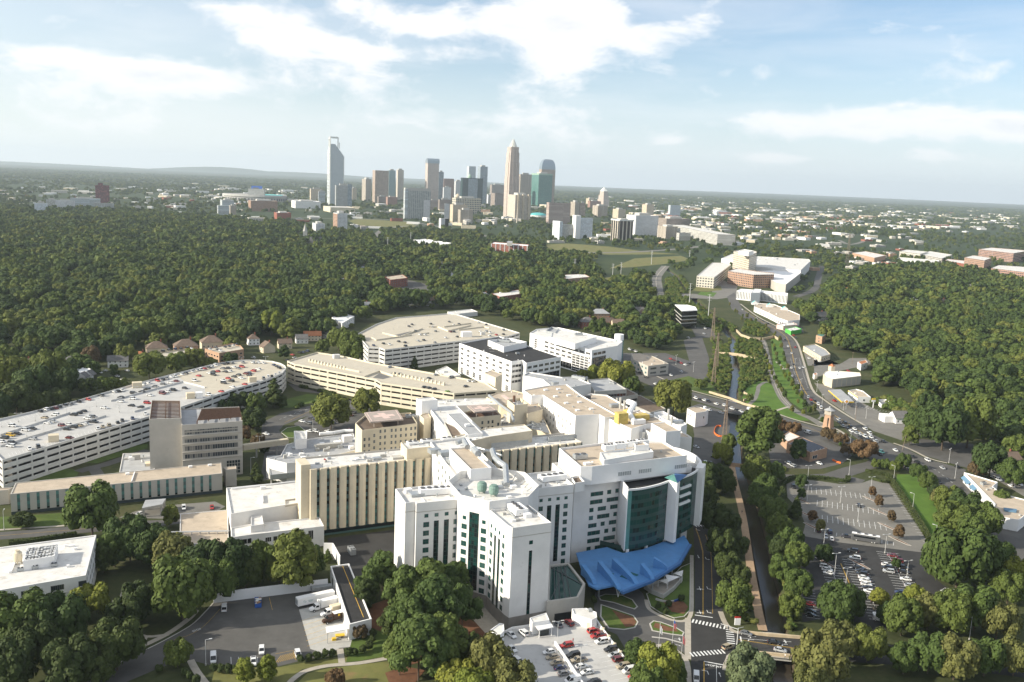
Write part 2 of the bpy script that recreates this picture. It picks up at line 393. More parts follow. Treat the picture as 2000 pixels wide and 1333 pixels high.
def arrow(x,y,hd,kind='s',s=1.0):
 cx,cy=G(x,y);c,n=math.cos(hd),math.sin(hd);q=MB()
 def P(pts):q.face([(cx+(u*c-v*n)*s,cy+(u*n+v*c)*s,.082)for u,v in pts])
 P([(-2,-.12),(.6,-.12),(.6,.12),(-2,.12)])
 if kind in 'sb' or kind=='m':P([(.6,-.45),(1.9,0),(.6,.45)])
 if kind in 'lm':P([(.3,.1),(.6,.1),(.9,.9),(.6,.9)]);P([(.35,.85),(.95,1.8),(1.15,.75)])
 if kind in 'rm':P([(.6,-.1),(.3,-.1),(.6,-.9),(.9,-.9)]);P([(1.15,-.75),(.95,-1.8),(.35,-.85)])
 tag(q.build('road_marking','paint_white'),kind='structure')
DN=-math.pi/2
for x,y,k in((1367,1150,'m'),(1382,1150,'l'),(1367,1196,'m'),(1382,1196,'l'),(1364,1088,'s'),(1379,1092,'l'),(1361,1035,'l')):arrow(x,y,DN,k,.9)
arrow(1382,1313,-DN,'l',.9);arrow(1406,1318,-DN,'s',.8)
arrow(1468,1244,math.pi,'m',.8);arrow(1464,1250,math.pi,'l',.8);arrow(1537,1254,math.pi,'m',.8);arrow(1530,1259,math.pi,'l',.8)
arrow(1324,1249,0,'m',.7);arrow(1325,1261,-.6,'s',.6)
def lettering(name,txt,x,y,size,rz,m='paint_white',z=.08,sx=1.0,rot=None,loc=None,parent=None,kind='structure'):
 cu=bpy.data.curves.new(name,'FONT');cu.body=txt;cu.size=size;cu.align_x='CENTER';cu.align_y='CENTER';cu.extrude=.006;cu.offset=.02
 o=bpy.data.objects.new(name,cu);C.objects.link(o)
 o.location=loc or(*G(x,y),z);o.rotation_euler=rot or(0,0,rz);o.scale=(sx,1,1);cu.materials.append(M[m])
 bpy.context.view_layer.update();me=bpy.data.meshes.new_from_object(o.evaluated_get(bpy.context.evaluated_depsgraph_get()))
 k=bpy.data.objects.new(name,me);C.objects.link(k);k.location,k.rotation_euler,k.scale=o.location,o.rotation_euler,o.scale;bpy.data.objects.remove(o);k.name=name
 if parent:k.parent=parent
 elif kind:tag(k,kind=kind)
 return k
lettering('road_marking','STOP',1387,1300.5,1.5,-.19,sx=.95);lettering('road_marking','AT',1404.5,1303.5,1.5,-.19,sx=.95)
lettering('road_marking','STOP',384.5,1231.5,1.7,.85,sx=.8)
LOT_UP=[(1536,946),(1560,936),(1600,940),(1640,946),(1683,944),(1700,938),(1736,945),(1766,990),(1822,1074),(1798,1079),(1640,1060),(1567,1047),(1573,1025),(1562,998),(1538,972)]
sheet('car_park',LOT_UP,'asphalt_pale')
sheet('car_park',[(1567,1047),(1640,1060),(1798,1079),(1806,1096),(1815,1122),(1852,1150),(1862,1180),(1790,1186),(1742,1192),(1724,1252),(1700,1258),(1682,1218),(1620,1206),(1568,1216),(1561,1150)],'asphalt_dark')
sheet('road',[(1511,926),(1560,928),(1610,926),(1646,914),(1690,903),(1708,895),(1745,905),(1700,918),(1660,931),(1690,938),(1683,944),(1640,944),(1628,935),(1590,931),(1520,937),(1500,934)],'asphalt')
def bays(a,b,n,ln,tilt=0.0,back=True):
 A,B=np.array(G(*a)),np.array(G(*b));d=(B-A)/np.linalg.norm(B-A);nn=np.array((-d[1],d[0]));c,s=math.cos(tilt),math.sin(tilt)
 v=nn*c+d*s;q=MB()
 for i in range(n+1):
  p=A+(B-A)*i/n
  for k in((-1,1)if back else(1,)):
   e=p+v*ln*k;q.face([(*(p-d*.09),.072),(*(p+d*.09),.072),(*(e+d*.09),.072),(*(e-d*.09),.072)][::1 if k>0 else-1])
 e=d*.01;m_=nn*.05
 if back:q.face([(*(A-m_),.074),(*(B-m_),.074),(*(B+m_),.074),(*(A+m_),.074)])
 tag(q.build('road_marking','paint_white'),kind='structure')
bays((1585,958),(1700,972),12,5.0);bays((1596,983),(1716,1000),12,5.0);bays((1606,1013),(1730,1030),12,5.0);bays((1590,1040),(1745,1066),14,4.5,0,False)
bays((1736,955),(1810,1070),22,4.8,0,False)
bays((1620,1104),(1640,1152),9,4.5,0,True);bays((1665,1095),(1722,1212),22,4.5);bays((1733,1080),(1780,1168),18,4.8);bays((1566,1152),(1575,1206),10,5.0,0,False)
for o in(-.15,.15):mark([(1642+o*4,1101),(1664+o*4,1152)],.14,'paint_yellow')
for x,y,ang in((1566,978,.0),(1576,1006,0),(1588,1030,0),(1703,977,0),(1717,1000,0),(1735,1030,0),(1757,1057,0),(1613,1100,0),(1678,1102,0)):
 c=G(x,y);dx,dy=math.cos(1.15),math.sin(1.15)
 pts=[(c[0]-dy*sx*1.4*(1-.4*abs(k)/3)+(-dx)*k*2.0,c[1]+dx*sx*1.4*(1-.4*abs(k)/3)+dy*k*2.0)for sx,ks in((1,(-3,-2,0,2,3)),(-1,(3,2,0,-2,-3)))for k in ks]
 sheet('planting_island',pts,'mulch',.13,px=False,kerbw=.28,kz=.17,ex=False)
sheet('lawn',[(1752,927),(1786,927),(1805,945),(1826,975),(1850,1012),(1864,1042),(1834,1080),(1826,1062),(1790,1003),(1750,940)],'grass_bright',.06)
ribbon('path',[(1430,912),(1434,936),(1441,965),(1447,990),(1453,1020),(1459,1060),(1466,1110),(1473,1150),(1481,1195),(1490,1232)],3.4,'path_tan',.06)
ribbon('path',[(1487,660),(1493,674),(1500,705),(1508,732),(1516,754),(1527,777),(1541,793),(1560,807),(1586,819),(1606,832)],6.0,'asphalt_pale',.06)
for o in(-2.2,2.2):ribbon('kerb',[(1487+o,660),(1493+o,674),(1500+o,705),(1508.5+o,732),(1517+o,754),(1528+o,777),(1542+o,793)],.5,'paving',.10,ex=False)
ribbon('path',[(1460,793),(1474,780),(1480,765),(1482,755),(1492,748),(1500,747)],3.2,'asphalt_pale',.07)
ribbon('path',[(1503,806),(1518,802),(1530,798),(1541,795)],2.4,'paving',.08)
ribbon('path',[(1578,795),(1598,800),(1606,812),(1600,820)],3.0,'asphalt_pale',.08)
ribbon('path',[(1516,707),(1526,715),(1530,722),(1537,720)],2.2,'paving',.08)
sheet('plaza',[(1598,830),(1612,826),(1630,836),(1634,843),(1618,842)],'paving',.07)
sheet('lawn',[(1505,662),(1526,661),(1533,702),(1544,732),(1560,770),(1576,792),(1565,800),(1545,786),(1531,770),(1519,748),(1511,722)],'grass_bright',.05,ex=False)
sheet('lawn',[(1449,778),(1458,757),(1482,744),(1500,746),(1512,757),(1523,778),(1540,796),(1582,822),(1560,822),(1500,804),(1462,792)],'grass_bright',.05,ex=False)
sheet('lawn',[(1296,746),(1345,735),(1392,752),(1402,772),(1372,768),(1335,757)],'grass',.05)
sheet('lawn',[(1350,569),(1366,557),(1385,553),(1408,560),(1410,567),(1385,570)],'grass_dry',.06);sheet('lawn',[(1362,576),(1369,570),(1400,572),(1393,580)],'grass_bright',.08)
PX2=lambda p:[G(x,y)for x,y in p]
for p in([(1190,525),(1240,505),(1330,500),(1350,508),(1300,516),(1240,522)],[(1060,478),(1110,476),(1190,482),(1260,492),(1330,497),(1190,498),(1070,492)],[(680,432),(700,427),(790,434),(815,441),(800,447),(700,440)],[(1170,545),(1200,540),(1215,548),(1190,553)],[(750,437),(790,433),(810,440),(770,446)]):
 sheet('lawn',p,'grass_dry',.10);q=PX2(p);excl([(x*(1-40/y),y-40)for x,y in q])
KW=[(1434,572),(1420,580),(1429,604),(1460,626),(1496,640),(1521,659),(1530,684),(1537,706),(1545,734),(1563,770),(1578,788),(1605,808),(1635,825),(1668,853),(1690,868),(1709,884),(1740,902),(1800,934),(1842,960),(1900,1015),(1960,1085),(2050,1200)]
KE=[(2050,1080),(2000,1040),(1945,990),(1900,955),(1874,935),(1888,918),(1840,905),(1812,898),(1775,880),(1745,868),(1704,849),(1690,835),(1646,809),(1606,782),(1582,761),(1568,712),(1556,672),(1540,655),(1519,641),(1478,621),(1450,604),(1443,590)]
sheet('road',KW+KE,'asphalt')
sheet('road',[(1180,690),(1250,722),(1280,737),(1334,761),(1370,771),(1451,792),(1496,803),(1541,819),(1586,832),(1640,847),(1690,868),(1709,884),(1745,905),(1720,905),(1690,893),(1633,868),(1586,851),(1532,832),(1463,814),(1406,799),(1355,783),(1280,758),(1215,730),(1160,700)],'asphalt',.06)
ribbon('pavement',[(1446,594),(1480,619),(1521,640),(1543,655),(1558,672),(1571,712),(1586,760),(1609,781),(1649,808),(1693,834)],2.0,'paving',.09)
ribbon('pavement',[(1745,866),(1778,878),(1815,896),(1850,905)],1.8,'paving',.09)
ribbon('pavement',[(1282,735),(1336,758.5),(1372,769),(1452,790),(1497,801),(1542,817),(1588,830),(1640,845)],1.8,'paving',.10)
ribbon('pavement',[(1600,824),(1640,842),(1660,858)],2.0,'paving',.10)
for o in(-.5,.5):
 mark([(1455+o,607),(1490+o,630),(1530+o,653),(1543+o,676),(1550+o,705),(1556+o,730),(1572+o,765),(1592+o,787),(1640+o,818),(1690+o,850)],.2,'paint_yellow',sm=True)
mark([(1544,700),(1552,730),(1567,765)],.2,'paint_white',dash=3,sm=True);mark([(1561,700),(1568,728),(1578,758)],.2,'paint_white',dash=3,sm=True)
mark([(1290,750),(1340,770),(1410,790),(1465,805),(1540,826),(1600,844),(1680,880)],.2,'paint_yellow',sm=True)
mark([(1770,893),(1830,920),(1862,945)],.2,'paint_white',dash=3);mark([(1760,905),(1815,935)],.2,'paint_yellow')
for p in([(1180,700),(1216,690),(1300,690),(1345,705),(1390,745),(1340,738),(1296,746),(1255,728)],[(1345,796),(1366,789),(1420,805),(1426,830),(1420,872),(1408,908),(1372,918),(1352,886),(1356,850)],[(1500,868),(1530,838),(1570,842),(1640,872),(1665,890),(1645,906),(1600,917),(1540,915),(1505,905)],[(1590,748),(1612,752),(1690,790),(1765,828),(1800,852),(1765,862),(1705,842),(1660,812),(1612,780)],[(1752,872),(1800,858),(1900,868),(1935,892),(1890,915),(1845,902),(1815,893)],[(1945,1012),(2060,1000),(2060,1110),(2000,1070)],[(1482,598),(1520,632),(1570,650),(1566,640),(1520,620),(1500,606)],[(1590,690),(1570,690),(1578,715),(1640,712),(1660,700),(1700,700),(1700,712),(1640,725),(1590,738)],[(1350,640),(1390,640),(1400,660),(1360,660)],[(1335,665),(1370,655),(1385,700),(1380,745),(1350,720)],[(1395,540),(1440,560),(1437,580),(1400,585),(1330,582),(1330,574),(1390,575)],[(1905,905),(1945,900),(2060,930),(2060,975),(2000,970),(1950,940)],[(730,556),(770,540),(850,560),(840,590),(780,600)]):
 sheet('car_park',p,'asphalt_pale' if p[0][0]in(1590,1905,1395)else 'asphalt')
bays((1655,792),(1735,806),14,3.5,0,False)
ribbon('road',[(1300,520),(1284,540),(1284,560),(1286,585),(1270,600)],16,'asphalt_pale',.07);ribbon('kerb',[(1300,520),(1283,540),(1282,560),(1284,585)],1.2,'paving',.12)
ribbon('road',[(560,424),(660,428),(760,430),(840,440),(950,462),(1060,488),(1150,494),(1250,492),(1350,484),(1420,474),(1500,466)],22,'asphalt_pale',.12)
ribbon('road',[(830,441),(780,443),(745,450),(735,470),(780,500),(830,520)],14,'asphalt_pale',.14)
ribbon('road',[(1605,520),(1598,545),(1590,566),(1555,580)],12,'asphalt',.10);ribbon('road',[(1640,470),(1660,478),(1690,470),(1700,455)],14,'asphalt_pale',.12)
sheet('road',[(-40,1040),(0,1040),(137,1029),(221,1020),(324,1016),(420,1000),(450,1012),(330,1026),(240,1034),(180,1040),(60,1050),(-40,1058)],'asphalt',.05)
ribbon('pavement',[(-20,1037),(137,1026.5),(222,1016)],1.8,'paving',.09)
sheet('road',[(232,1012),(262,1000),(300,990),(420,980),(440,990),(420,1002),(330,1014)],'asphalt_pale',.06)
mark([(0,1047),(137,1036),(260,1025)],.14,'paint_yellow')
ribbon('road',[(152,922),(175,915),(205,908),(250,893),(290,880)],6.5,'asphalt',.06);ribbon('road',[(180,912),(190,925),(196,938)],6,'asphalt',.07)
sheet('lawn',[(0,965),(20,950),(60,935),(130,915),(155,920),(150,930),(110,945),(30,968)],'grass',.05);sheet('lawn',[(165,905),(200,893),(270,870),(288,868),(288,876),(230,893),(190,905)],'grass',.05)
sheet('lawn',[(-30,1012),(40,1008),(130,1002),(150,1020),(140,1026),(-30,1036)],'grass',.05)
sheet('road',[(512,826),(545,809),(620,789),(672,775),(640,771),(578,764),(562,750),(574,750),(602,760),(650,772),(700,787),(742,800),(742,812),(700,800),(640,800),(592,816),(554,831),(545,842),(562,866),(566,890),(540,935),(508,940),(516,890),(510,852)],'asphalt')
sheet('car_park',[(574,828),(604,812),(660,802),(742,812),(760,840),(700,850),(600,868),(585,850)],'asphalt',.05)
sheet('lawn',[(548,845),(560,836),(585,832),(600,845),(580,856),(562,856)],'grass',.07,kerbw=.4);sheet('lawn',[(545,800),(560,780),(600,770),(640,775),(615,786),(570,796)],'grass',.05)
mark([(546,820),(580,806),(640,787)],.2,'paint_white',dash=3);mark([(556,826),(600,806),(650,789)],.16,'paint_yellow')
for i in range(5):arrow(570+i*14,813-i*4.5,2.6,'l' if i%2 else 's',.8)
sheet('service_yard',[(120,1360),(164,1331),(252,1285),(315,1254),(372,1222),(400,1196),(416,1178),(530,1163),(640,1148),(662,1152),(690,1216),(712,1262),(662,1268),(640,1282),(600,1288),(545,1302),(460,1302),(412,1300),(372,1290),(340,1295),(300,1310),(242,1335),(210,1360)],'asphalt')
sheet('service_yard',[(584,1191),(650,1178),(690,1216),(712,1262),(664,1266),(640,1280),(606,1268)],'concrete',.06)
ribbon('pavement',[(140,1335),(205,1297),(262,1270),(325,1240),(368,1210),(384,1192)],2.2,'paving',.09)
ribbon('kerb',[(163,1332),(252,1286),(315,1255),(372,1223),(400,1197),(416,1179)],.5,'kerb',.15)
ribbon('pavement',[(262,1232),(285,1244),(330,1240)],1.6,'paving',.09);ribbon('pavement',[(285,1244),(275,1262),(262,1272)],1.6,'paving',.10)
ribbon('pavement',[(243,1150),(238,1172),(234,1190)],2.0,'paving',.09);ribbon('pavement',[(210,1178),(238,1172)],2.4,'paving',.10)
ribbon('pavement',[(372,1290),(384,1312),(405,1340)],2.4,'paving',.09)
ribbon('path',[(560,1340),(575,1325),(598,1311),(640,1301),(700,1296),(766,1285),(820,1278)],2.0,'paving',.09);ribbon('path',[(664,1268),(668,1298)],2.2,'paving',.10)
sheet('lawn',[(600,1316),(640,1306),(720,1297),(790,1288),(800,1345),(570,1345)],'grass_dry',.05,ex=False);sheet('lawn',[(420,1306),(545,1304),(610,1292),(650,1285),(720,1275),(764,1262),(760,1283),(640,1299),(590,1308),(555,1335),(410,1345)],'grass_dry',.05,ex=False)
sheet('lawn',[(690,1240),(720,1225),(760,1240),(768,1280),(700,1292),(676,1294)],'grass',.06,ex=False);sheet('planting_bed',[(752,1315),(790,1302),(830,1310),(810,1335),(760,1335)],'mulch',.08,ex=False)
sheet('planting_bed',[(700,1190),(760,1170),(900,1200),(960,1235),(930,1262),(800,1300),(730,1240)],'mulch',.05,ex=False)
sheet('service_yard',[(640,1052),(770,1035),(775,1110),(720,1130),(700,1150),(662,1098),(640,1090)],'asphalt_dark',.05)
sheet('courtyard',[(925,1150),(985,1178),(985,1228),(950,1240),(905,1190)],'paving',.07)
def crossbars(pts,a,b,n,m='paint_yellow'):
 A,B=np.array(G(*a)),np.array(G(*b));P0,P1=np.array(G(*pts[0])),np.array(G(*pts[1]));v=P1-P0
 q=MB()
 for i in range(n):
  s=A+(B-A)*i/(n-1);e=s+v;d=np.array((-v[1],v[0]));d=d/np.linalg.norm(d)*.07
  q.face([(*(s-d),.078),(*(e-d),.078),(*(e+d),.078),(*(s+d),.078)])
 tag(q.build('road_marking',m),kind='structure')
crossbars([(590,1213),(634,1199)],(590,1213),(600,1263),6)
crossbars([(545,1293),(556,1278)],(538,1296),(574,1287),9);mark([(538,1278),(572,1271),(578,1290)],.12,'paint_yellow')
mark([(526,1168),(532,1192)],.12,'paint_yellow');mark([(340,1250),(372,1240),(400,1222),(430,1190)],.12,'paint_yellow',sm=True)
for x in(451,466,485,503):mark([(x,1284),(x+.6,1302)],.14)
def ridge(x,y,rx,ry,h):
 b=MB();n,k=40,6
 for i in range(n):
  for j in range(k):
   q=[]
   for s,t in((i,j),(i+1,j),(i+1,j+1),(i,j+1)):
    a=2*math.pi*s/n;r=t/k;q.append((x+rx*r*math.cos(a),y+ry*r*math.sin(a),-2+h*(1-r*r)**2))
   b.face(q[::-1]if j else[q[0],q[2],q[3]][::-1])
 tag(b.build('hill','ground',smooth=True),kind='structure')
ridge(-8600,27500,2600,1200,150);ridge(-6500,27800,3600,1000,90);ridge(-14500,27000,6000,1200,60);ridge(-3000,28000,5000,900,40);ridge(9000,28200,9000,900,30)
# ---------------------------------------------------------------- building kit
def PX(pts,z):return[G(x,y,z)for x,y in pts]
def bld(root,poly,z,z0=0.0,wall='white_wall',roof='roof_white',par=.9,pw=.35,name='wall',rname='roof',ex=True):
 poly=ccw(poly);b=MB();zr=z-par
 b.prism(poly,z0,zr,0,top=False)
 if par>0:b.ring(poly,pw,zr,z,0)
 o=b.build(name,wall,root)
 r=MB();q=inset(poly,pw)if par>0 else poly
 r.face([(x,y,zr+.004)for x,y in q],0,q);r.build(rname,roof,root)
 if ex and z0<3:excl(poly)
 return o
_unit={}
def unit_window(glass='glass_dark',frame='white_clean',bars=(1,0)):
 k=(glass,frame,bars)
 if k not in _unit:
  b=MB();g=.035
  b.face([(-.5,-.02,-.5),(.5,-.02,-.5),(.5,-.02,.5),(-.5,-.02,.5)],1)
  for x0,x1,z0,z1 in[(-.5,-.5+g,-.5,.5),(.5-g,.5,-.5,.5),(-.5,.5,-.5,-.5+g),(-.5,.5,.5-g,.5)]+[(-.5+(i+1)/(bars[0]+1)-g/2,-.5+(i+1)/(bars[0]+1)+g/2,-.5,.5)for i in range(bars[0])]+[(-.5,.5,-.5+(i+1)/(bars[1]+1)-g/2,-.5+(i+1)/(bars[1]+1)+g/2)for i in range(bars[1])]:
   b.face([(x0,-.06,z0),(x1,-.06,z0),(x1,-.06,z1),(x0,-.06,z1)],0)
  b.face([(-.5,-.06,.5),(.5,-.06,.5),(.5,0,.5),(-.5,0,.5)],0);b.face([(-.5,0,-.5),(.5,0,-.5),(.5,-.06,-.5),(-.5,-.06,-.5)],0)
  b.face([(-.5,0,-.5),(-.5,-.06,-.5),(-.5,-.06,.5),(-.5,0,.5)],0);b.face([(.5,-.06,-.5),(.5,0,-.5),(.5,0,.5),(.5,-.06,.5)],0)
  o=b.build('window',[frame,glass]);C.objects.unlink(o);_unit[k]=o.data;bpy.data.objects.remove(o)
 return _unit[k]
def win(root,A,B,u,z,w,h,kind=('glass_dark','white_clean',(1,0)),name='window'):
 L=math.hypot(B[0]-A[0],B[1]-A[1]);d=((B[0]-A[0])/L,(B[1]-A[1])/L)
 o=bpy.data.objects.new(name,unit_window(*kind));C.objects.link(o);o.parent=root
 o.location=(A[0]+d[0]*u-root.location.x,A[1]+d[1]*u-root.location.y,z-root.location.z)
 o.rotation_euler=(0,0,math.atan2(d[1],d[0]));o.scale=(w,1.0,h)
 return o
def wins(root,A,B,us,zs,w,h,kind=('glass_dark','white_clean',(1,0)),skip=()):
 for i,u in enumerate(us):
  for j,z in enumerate(zs):
   if(i,j)not in skip:win(root,A,B,u,z,w,h,kind)
def winpx(root,A,B,rects,kind=('glass_green','metal_dark',(2,1))):
 for x,y,w,h in rects:
  u0,z=uz(A,B,x-w/2,y);u1,_=uz(A,B,x+w/2,y);_,za=uz(A,B,x,y-h/2);_,zb=uz(A,B,x,y+h/2)
  win(root,A,B,(u0+u1)/2,(za+zb)/2,abs(u1-u0),abs(za-zb),kind)
def rootat(name,label,cat,poly,group=None):
 x=sum(p[0]for p in poly)/len(poly);y=sum(p[1]for p in poly)/len(poly)
 if y>560:front(poly,min(150,y*.05+14))
 return thing(name,label,cat,(x,y,0),0,group)
LOW=[]
def front(poly,d):
 P=sorted(poly,key=lambda p:p[0]/p[1]);a,b=P[0],P[-1]
 sh=lambda p:(p[0]*(1-d/math.hypot(*p)),p[1]*(1-d/math.hypot(*p)))
 LOW.append([sh(a),sh(b),b,a])
def roofbox(root,x,y,z,w,d,h,m='metal_grey',name='rooftop_unit',rz=.454,px=True,louvre=False):
 cx,cy=G(x,y,z)if px else(x,y)
 b=MB();b.box(cx,cy,z,w,d,h,rz,0)
 if louvre:
  n=max(2,int(w/1.2));c,s=math.cos(rz),math.sin(rz)
  for i in range(n):
   u=-w/2+(i+.5)*w/n;b.box(cx+u*c,cy+u*s,z+h,w/n*.55,d*.86,.12,rz,1)
 return b.build(name,[m,'concrete_dark'],root)
def fanunit(root,x,y,z,w,d,h,rz=.454,n=3,m='metal_grey'):
 cx,cy=G(x,y,z);b=MB();b.box(cx,cy,z+.3,w,d,h-.3,rz,0);c,s=math.cos(rz),math.sin(rz)
 for i in range(n):
  u=-w/2+(i+.5)*w/n;b.tube((cx+u*c,cy+u*s,z+h),(cx+u*c,cy+u*s,z+h+.35),min(w/n,d)*.36,n=10,m=1)
 for u in(-w*.4,w*.4):b.box(cx+u*c,cy+u*s,z,.3,d*.9,.32,rz,0)
 return b.build('rooftop_unit',[m,'metal_dark'],root)
def duct(root,pts,z,r=.55,m='metal_grey',name='duct',zs=None):
 b=MB();P=[(*G(x,y,z),zs[i]if zs else z+r+.25)for i,(x,y)in enumerate(pts)]
 for p,q in zip(P,P[1:]):b.tube(p,q,r,n=8)
 return b.build(name,m,root)
def clutter(root,poly,z,n,seed=0,big=1.0):
 r=random.Random(seed);xs=[p[0]for p in poly];ys=[p[1]for p in poly];k=0
 q=inset(ccw(poly),1.5)
 def inside(x,y):
  c=False;m=len(q)
  for i in range(m):
   (x1,y1),(x2,y2)=q[i],q[i-1]
   if(y1>y)!=(y2>y)and x<(x2-x1)*(y-y1)/(y2-y1)+x1:c=not c
  return c
 for _ in range(400):
  if k>=n:break
  x,y=r.uniform(min(xs),max(xs)),r.uniform(min(ys),max(ys))
  if not inside(x,y):continue
  k+=1;b=MB();t=r.random()
  if t<.45:b.box(x,y,z,r.uniform(.8,2)*big,r.uniform(.8,1.6)*big,r.uniform(.5,1.2)*big,.454,0);nm='roof_hatch'
  elif t<.8:b.tube((x,y,z),(x,y,z+r.uniform(.6,1.3)),.22*big,n=8);b.tube((x,y,z+.9),(x,y,z+1.25),.42*big,n=8);nm='roof_vent'
  else:
   a=.454+r.choice((0,math.pi/2));L=r.uniform(3,9);b.tube((x,y,z+.3),(x+L*math.cos(a)*.5,y+L*math.sin(a)*.5,z+.3),.14,n=6);nm='roof_pipe'
  b.build(nm,r.choice(['metal_grey','roof_white_bright','concrete']),root)
E1=(math.cos(.462),math.sin(.462));E2=(-E1[1],E1[0])
def off(p,a,b=0):return(p[0]+E1[0]*a+E2[0]*b,p[1]+E1[1]*a+E2[1]*b)
# ---------------------------------------------------------------- the near hospital tower: octagon with four wings
def hospital_tower():
 OC=[(-17,337),(-5.9,330.9),(8.6,338.3),(12.9,352),(7.5,368),(-8,373),(-19,366),(-22.9,353)]
 WA=[(-43.1,350.1),(-37.3,334.4),(-33.8,336.2),(-33.2,334.6),(-17.2,341.2),(-20,354),(-24.5,358.5)]
 WB=[(-5.7,330.7),(1.0,316.2),(2.9,313.5),(16.8,320.4),(8.6,338.5)]
 WC=[(12.4,357.6),(27.4,364.3),(21,382),(7.8,376),(8,366)]
 WD=[(-19.4,366),(-36,421),(-20,432),(-4,385),(-8,373)]
 t=rootat('hospital_tower','white hospital tower of four wings round an octagonal roof, nearest the pine grove','hospital',OC)
 bld(t,WA,39,name='wall',roof='roof_white');bld(t,WB,39,roof='roof_white');bld(t,WC,39,roof='roof_white');bld(t,WD,38,wall='white_wall')
 bld(t,OC,42.2,par=3.2,roof='roof_white')
 pent=PX([(878,876),(919,917),(960,913.5),(914,873)],44);bld(t,pent,44,37,roof='roof_sand',par=.6,name='penthouse',wall='white_clean')
 b=MB()
 for P,zt in((WA,5.2),(WB,5.2),(OC,5.2)):
  P=ccw(P);Q=inset(P,-.04)
  for i in range(len(Q)):b.wall(Q[i],Q[(i+1)%len(Q)],0,zt)
 b.build('base_course','stone_base',t)
 for P in(WA,WB,WC):b=MB();b.ring(inset(ccw(P),-.09),.09,35.3,35.55);b.build('cornice','taupe_wall',t)
 K=('glass_green','metal_dark',(1,1));rows=[30.2-3.38*k for k in range(8)]
 A,B=(-33.2,334.6),(-17.2,341.2)
 wins(t,A,B,[4.0,16.0],rows,2.3,2.0,K);wins(t,A,B,[4.0,8.0,12.0,16.0],[33.7],1.5,1.4,('glass_green','metal_dark',(0,0)))
 for u in(8.0,12.0):strip(t,A,B,u,4.6,31.4,1.9)
 A,B=(-17,337),(-5.9,330.9)
 wins(t,A,B,[2.1,10.6],rows,2.3,2.0,K);wins(t,A,B,[2.1,10.6],[33.7],1.5,1.4,('glass_green','metal_dark',(0,0)))
 strip(t,A,B,6.35,6.0,36.5,4.2)
 A,B=(-5.7,330.7),(1.0,316.2)
 wins(t,A,B,[2.4,13.4],rows,2.1,2.0,K);wins(t,A,B,[2.4,6.0,9.6,13.4],[33.7],1.3,1.4,('glass_green','metal_dark',(0,0)))
 for u in(6.0,9.6):strip(t,A,B,u,4.6,31.4,1.8)
 A,B=(2.9,313.5),(16.8,320.4)
 strip(t,A,B,7.6,5.2,29.5,1.25);win(t,A,B,7.6,32.6,1.5,1.4,('glass_green','metal_dark',(0,0)));win(t,A,B,7.0,2.6,1.6,1.6,K)
 A,B=(12.4,357.6),(27.4,364.3)
 wins(t,A,B,[2.0,13.2],rows,1.9,1.9,K);wins(t,A,B,[2.0,5.8,9.6,13.2],[33.7],1.4,1.3,('glass_green','metal_dark',(0,0)))
 for u in(5.8,9.6):strip(t,A,B,u,7,31.2,1.9)
 A,B=(-36,421),(-19.4,366)
 wins(t,A,B,[20,27,34,41,48],[34,30.2,26.8,23.4],1.8,1.6,K)
 fanunit(t,851,965,38.1,13,4.2,2.6,.30,5,'roof_white_bright');roofbox(t,815,968,38.1,6,4,1.2,'metal_grey');roofbox(t,797,962,38.1,2.6,2.6,1.6,'white_clean')
 fanunit(t,1008,1000,38.1,10,5,2.6,-1.12,4,'roof_white_bright');roofbox(t,1030,1010,38.1,2.5,2.5,1.4,'white_clean');duct(t,[(1000,990),(990,998),(1006,1015)],38.1,.3);duct(t,[(1026,985),(1046,1005)],38.1,.3)
 fanunit(t,1078,938,38.1,11,4.6,2.4,.45,4,'roof_white_bright');duct(t,[(1055,935),(1085,926),(1100,928)],38.1,.4)
 for x,y in((941,963),(964,969)):
  cx,cy=G(x,y,39);b=MB();b.lathe(cx,cy,[(0,39.9),(1.7,39.9),(1.9,40.6),(1.9,42.6),(1.7,43),(1.2,43.1),(1.2,43.5),(0,43.45)],14)
  for a in range(4):b.bar((cx+1.4*math.cos(a*1.57+.8),cy+1.4*math.sin(a*1.57+.8),39),(cx+1.4*math.cos(a*1.57+.8),cy+1.4*math.sin(a*1.57+.8),40),.25)
  b.build('cooling_tower','cooling_green',t)
 b=MB()
 for i,(x,y)in enumerate([(1040,937),(1046,946),(1044,956),(1036,965),(1020,970),(1030,930),(1008,925)]):
  q=G(x,y,42);c0=(-4,352);v=(c0[0]-q[0],c0[1]-q[1]);L=math.hypot(*v);b.bar((*q,41.6),(q[0]+v[0]/L*3.4,q[1]+v[1]/L*3.4,39.1),.28)
 b.build('parapet_brace','metal_grey',t)
 duct(t,[(961,893),(966,905),(975,912),(987,918),(990,938)],42,1.25,zs=[45,44.5,44,43.6,40])
 duct(t,[(892,870),(905,868),(913,878)],44,1.2,zs=[45,46,45]);duct(t,[(925,883),(934,892)],44,1.5,zs=[45.2,45.2]);duct(t,[(930,877),(960,885),(980,893)],40,.45)
 roofbox(t,990,948,39,5,1.6,1.6);roofbox(t,975,955,39,3,2.2,1.2);roofbox(t,1002,952,39,2.4,2.4,.9,'roof_white_bright')
 clutter(t,OC,39,16,5);clutter(t,WD,37.1,12,6);clutter(t,WC,38.1,9,7);clutter(t,WA,38.1,7,8);clutter(t,WB,38.1,7,9)
 for x,y in((868,890),(885,905),(848,885)):roofbox(t,x,y,37.2,5,4,2.0,'metal_grey')
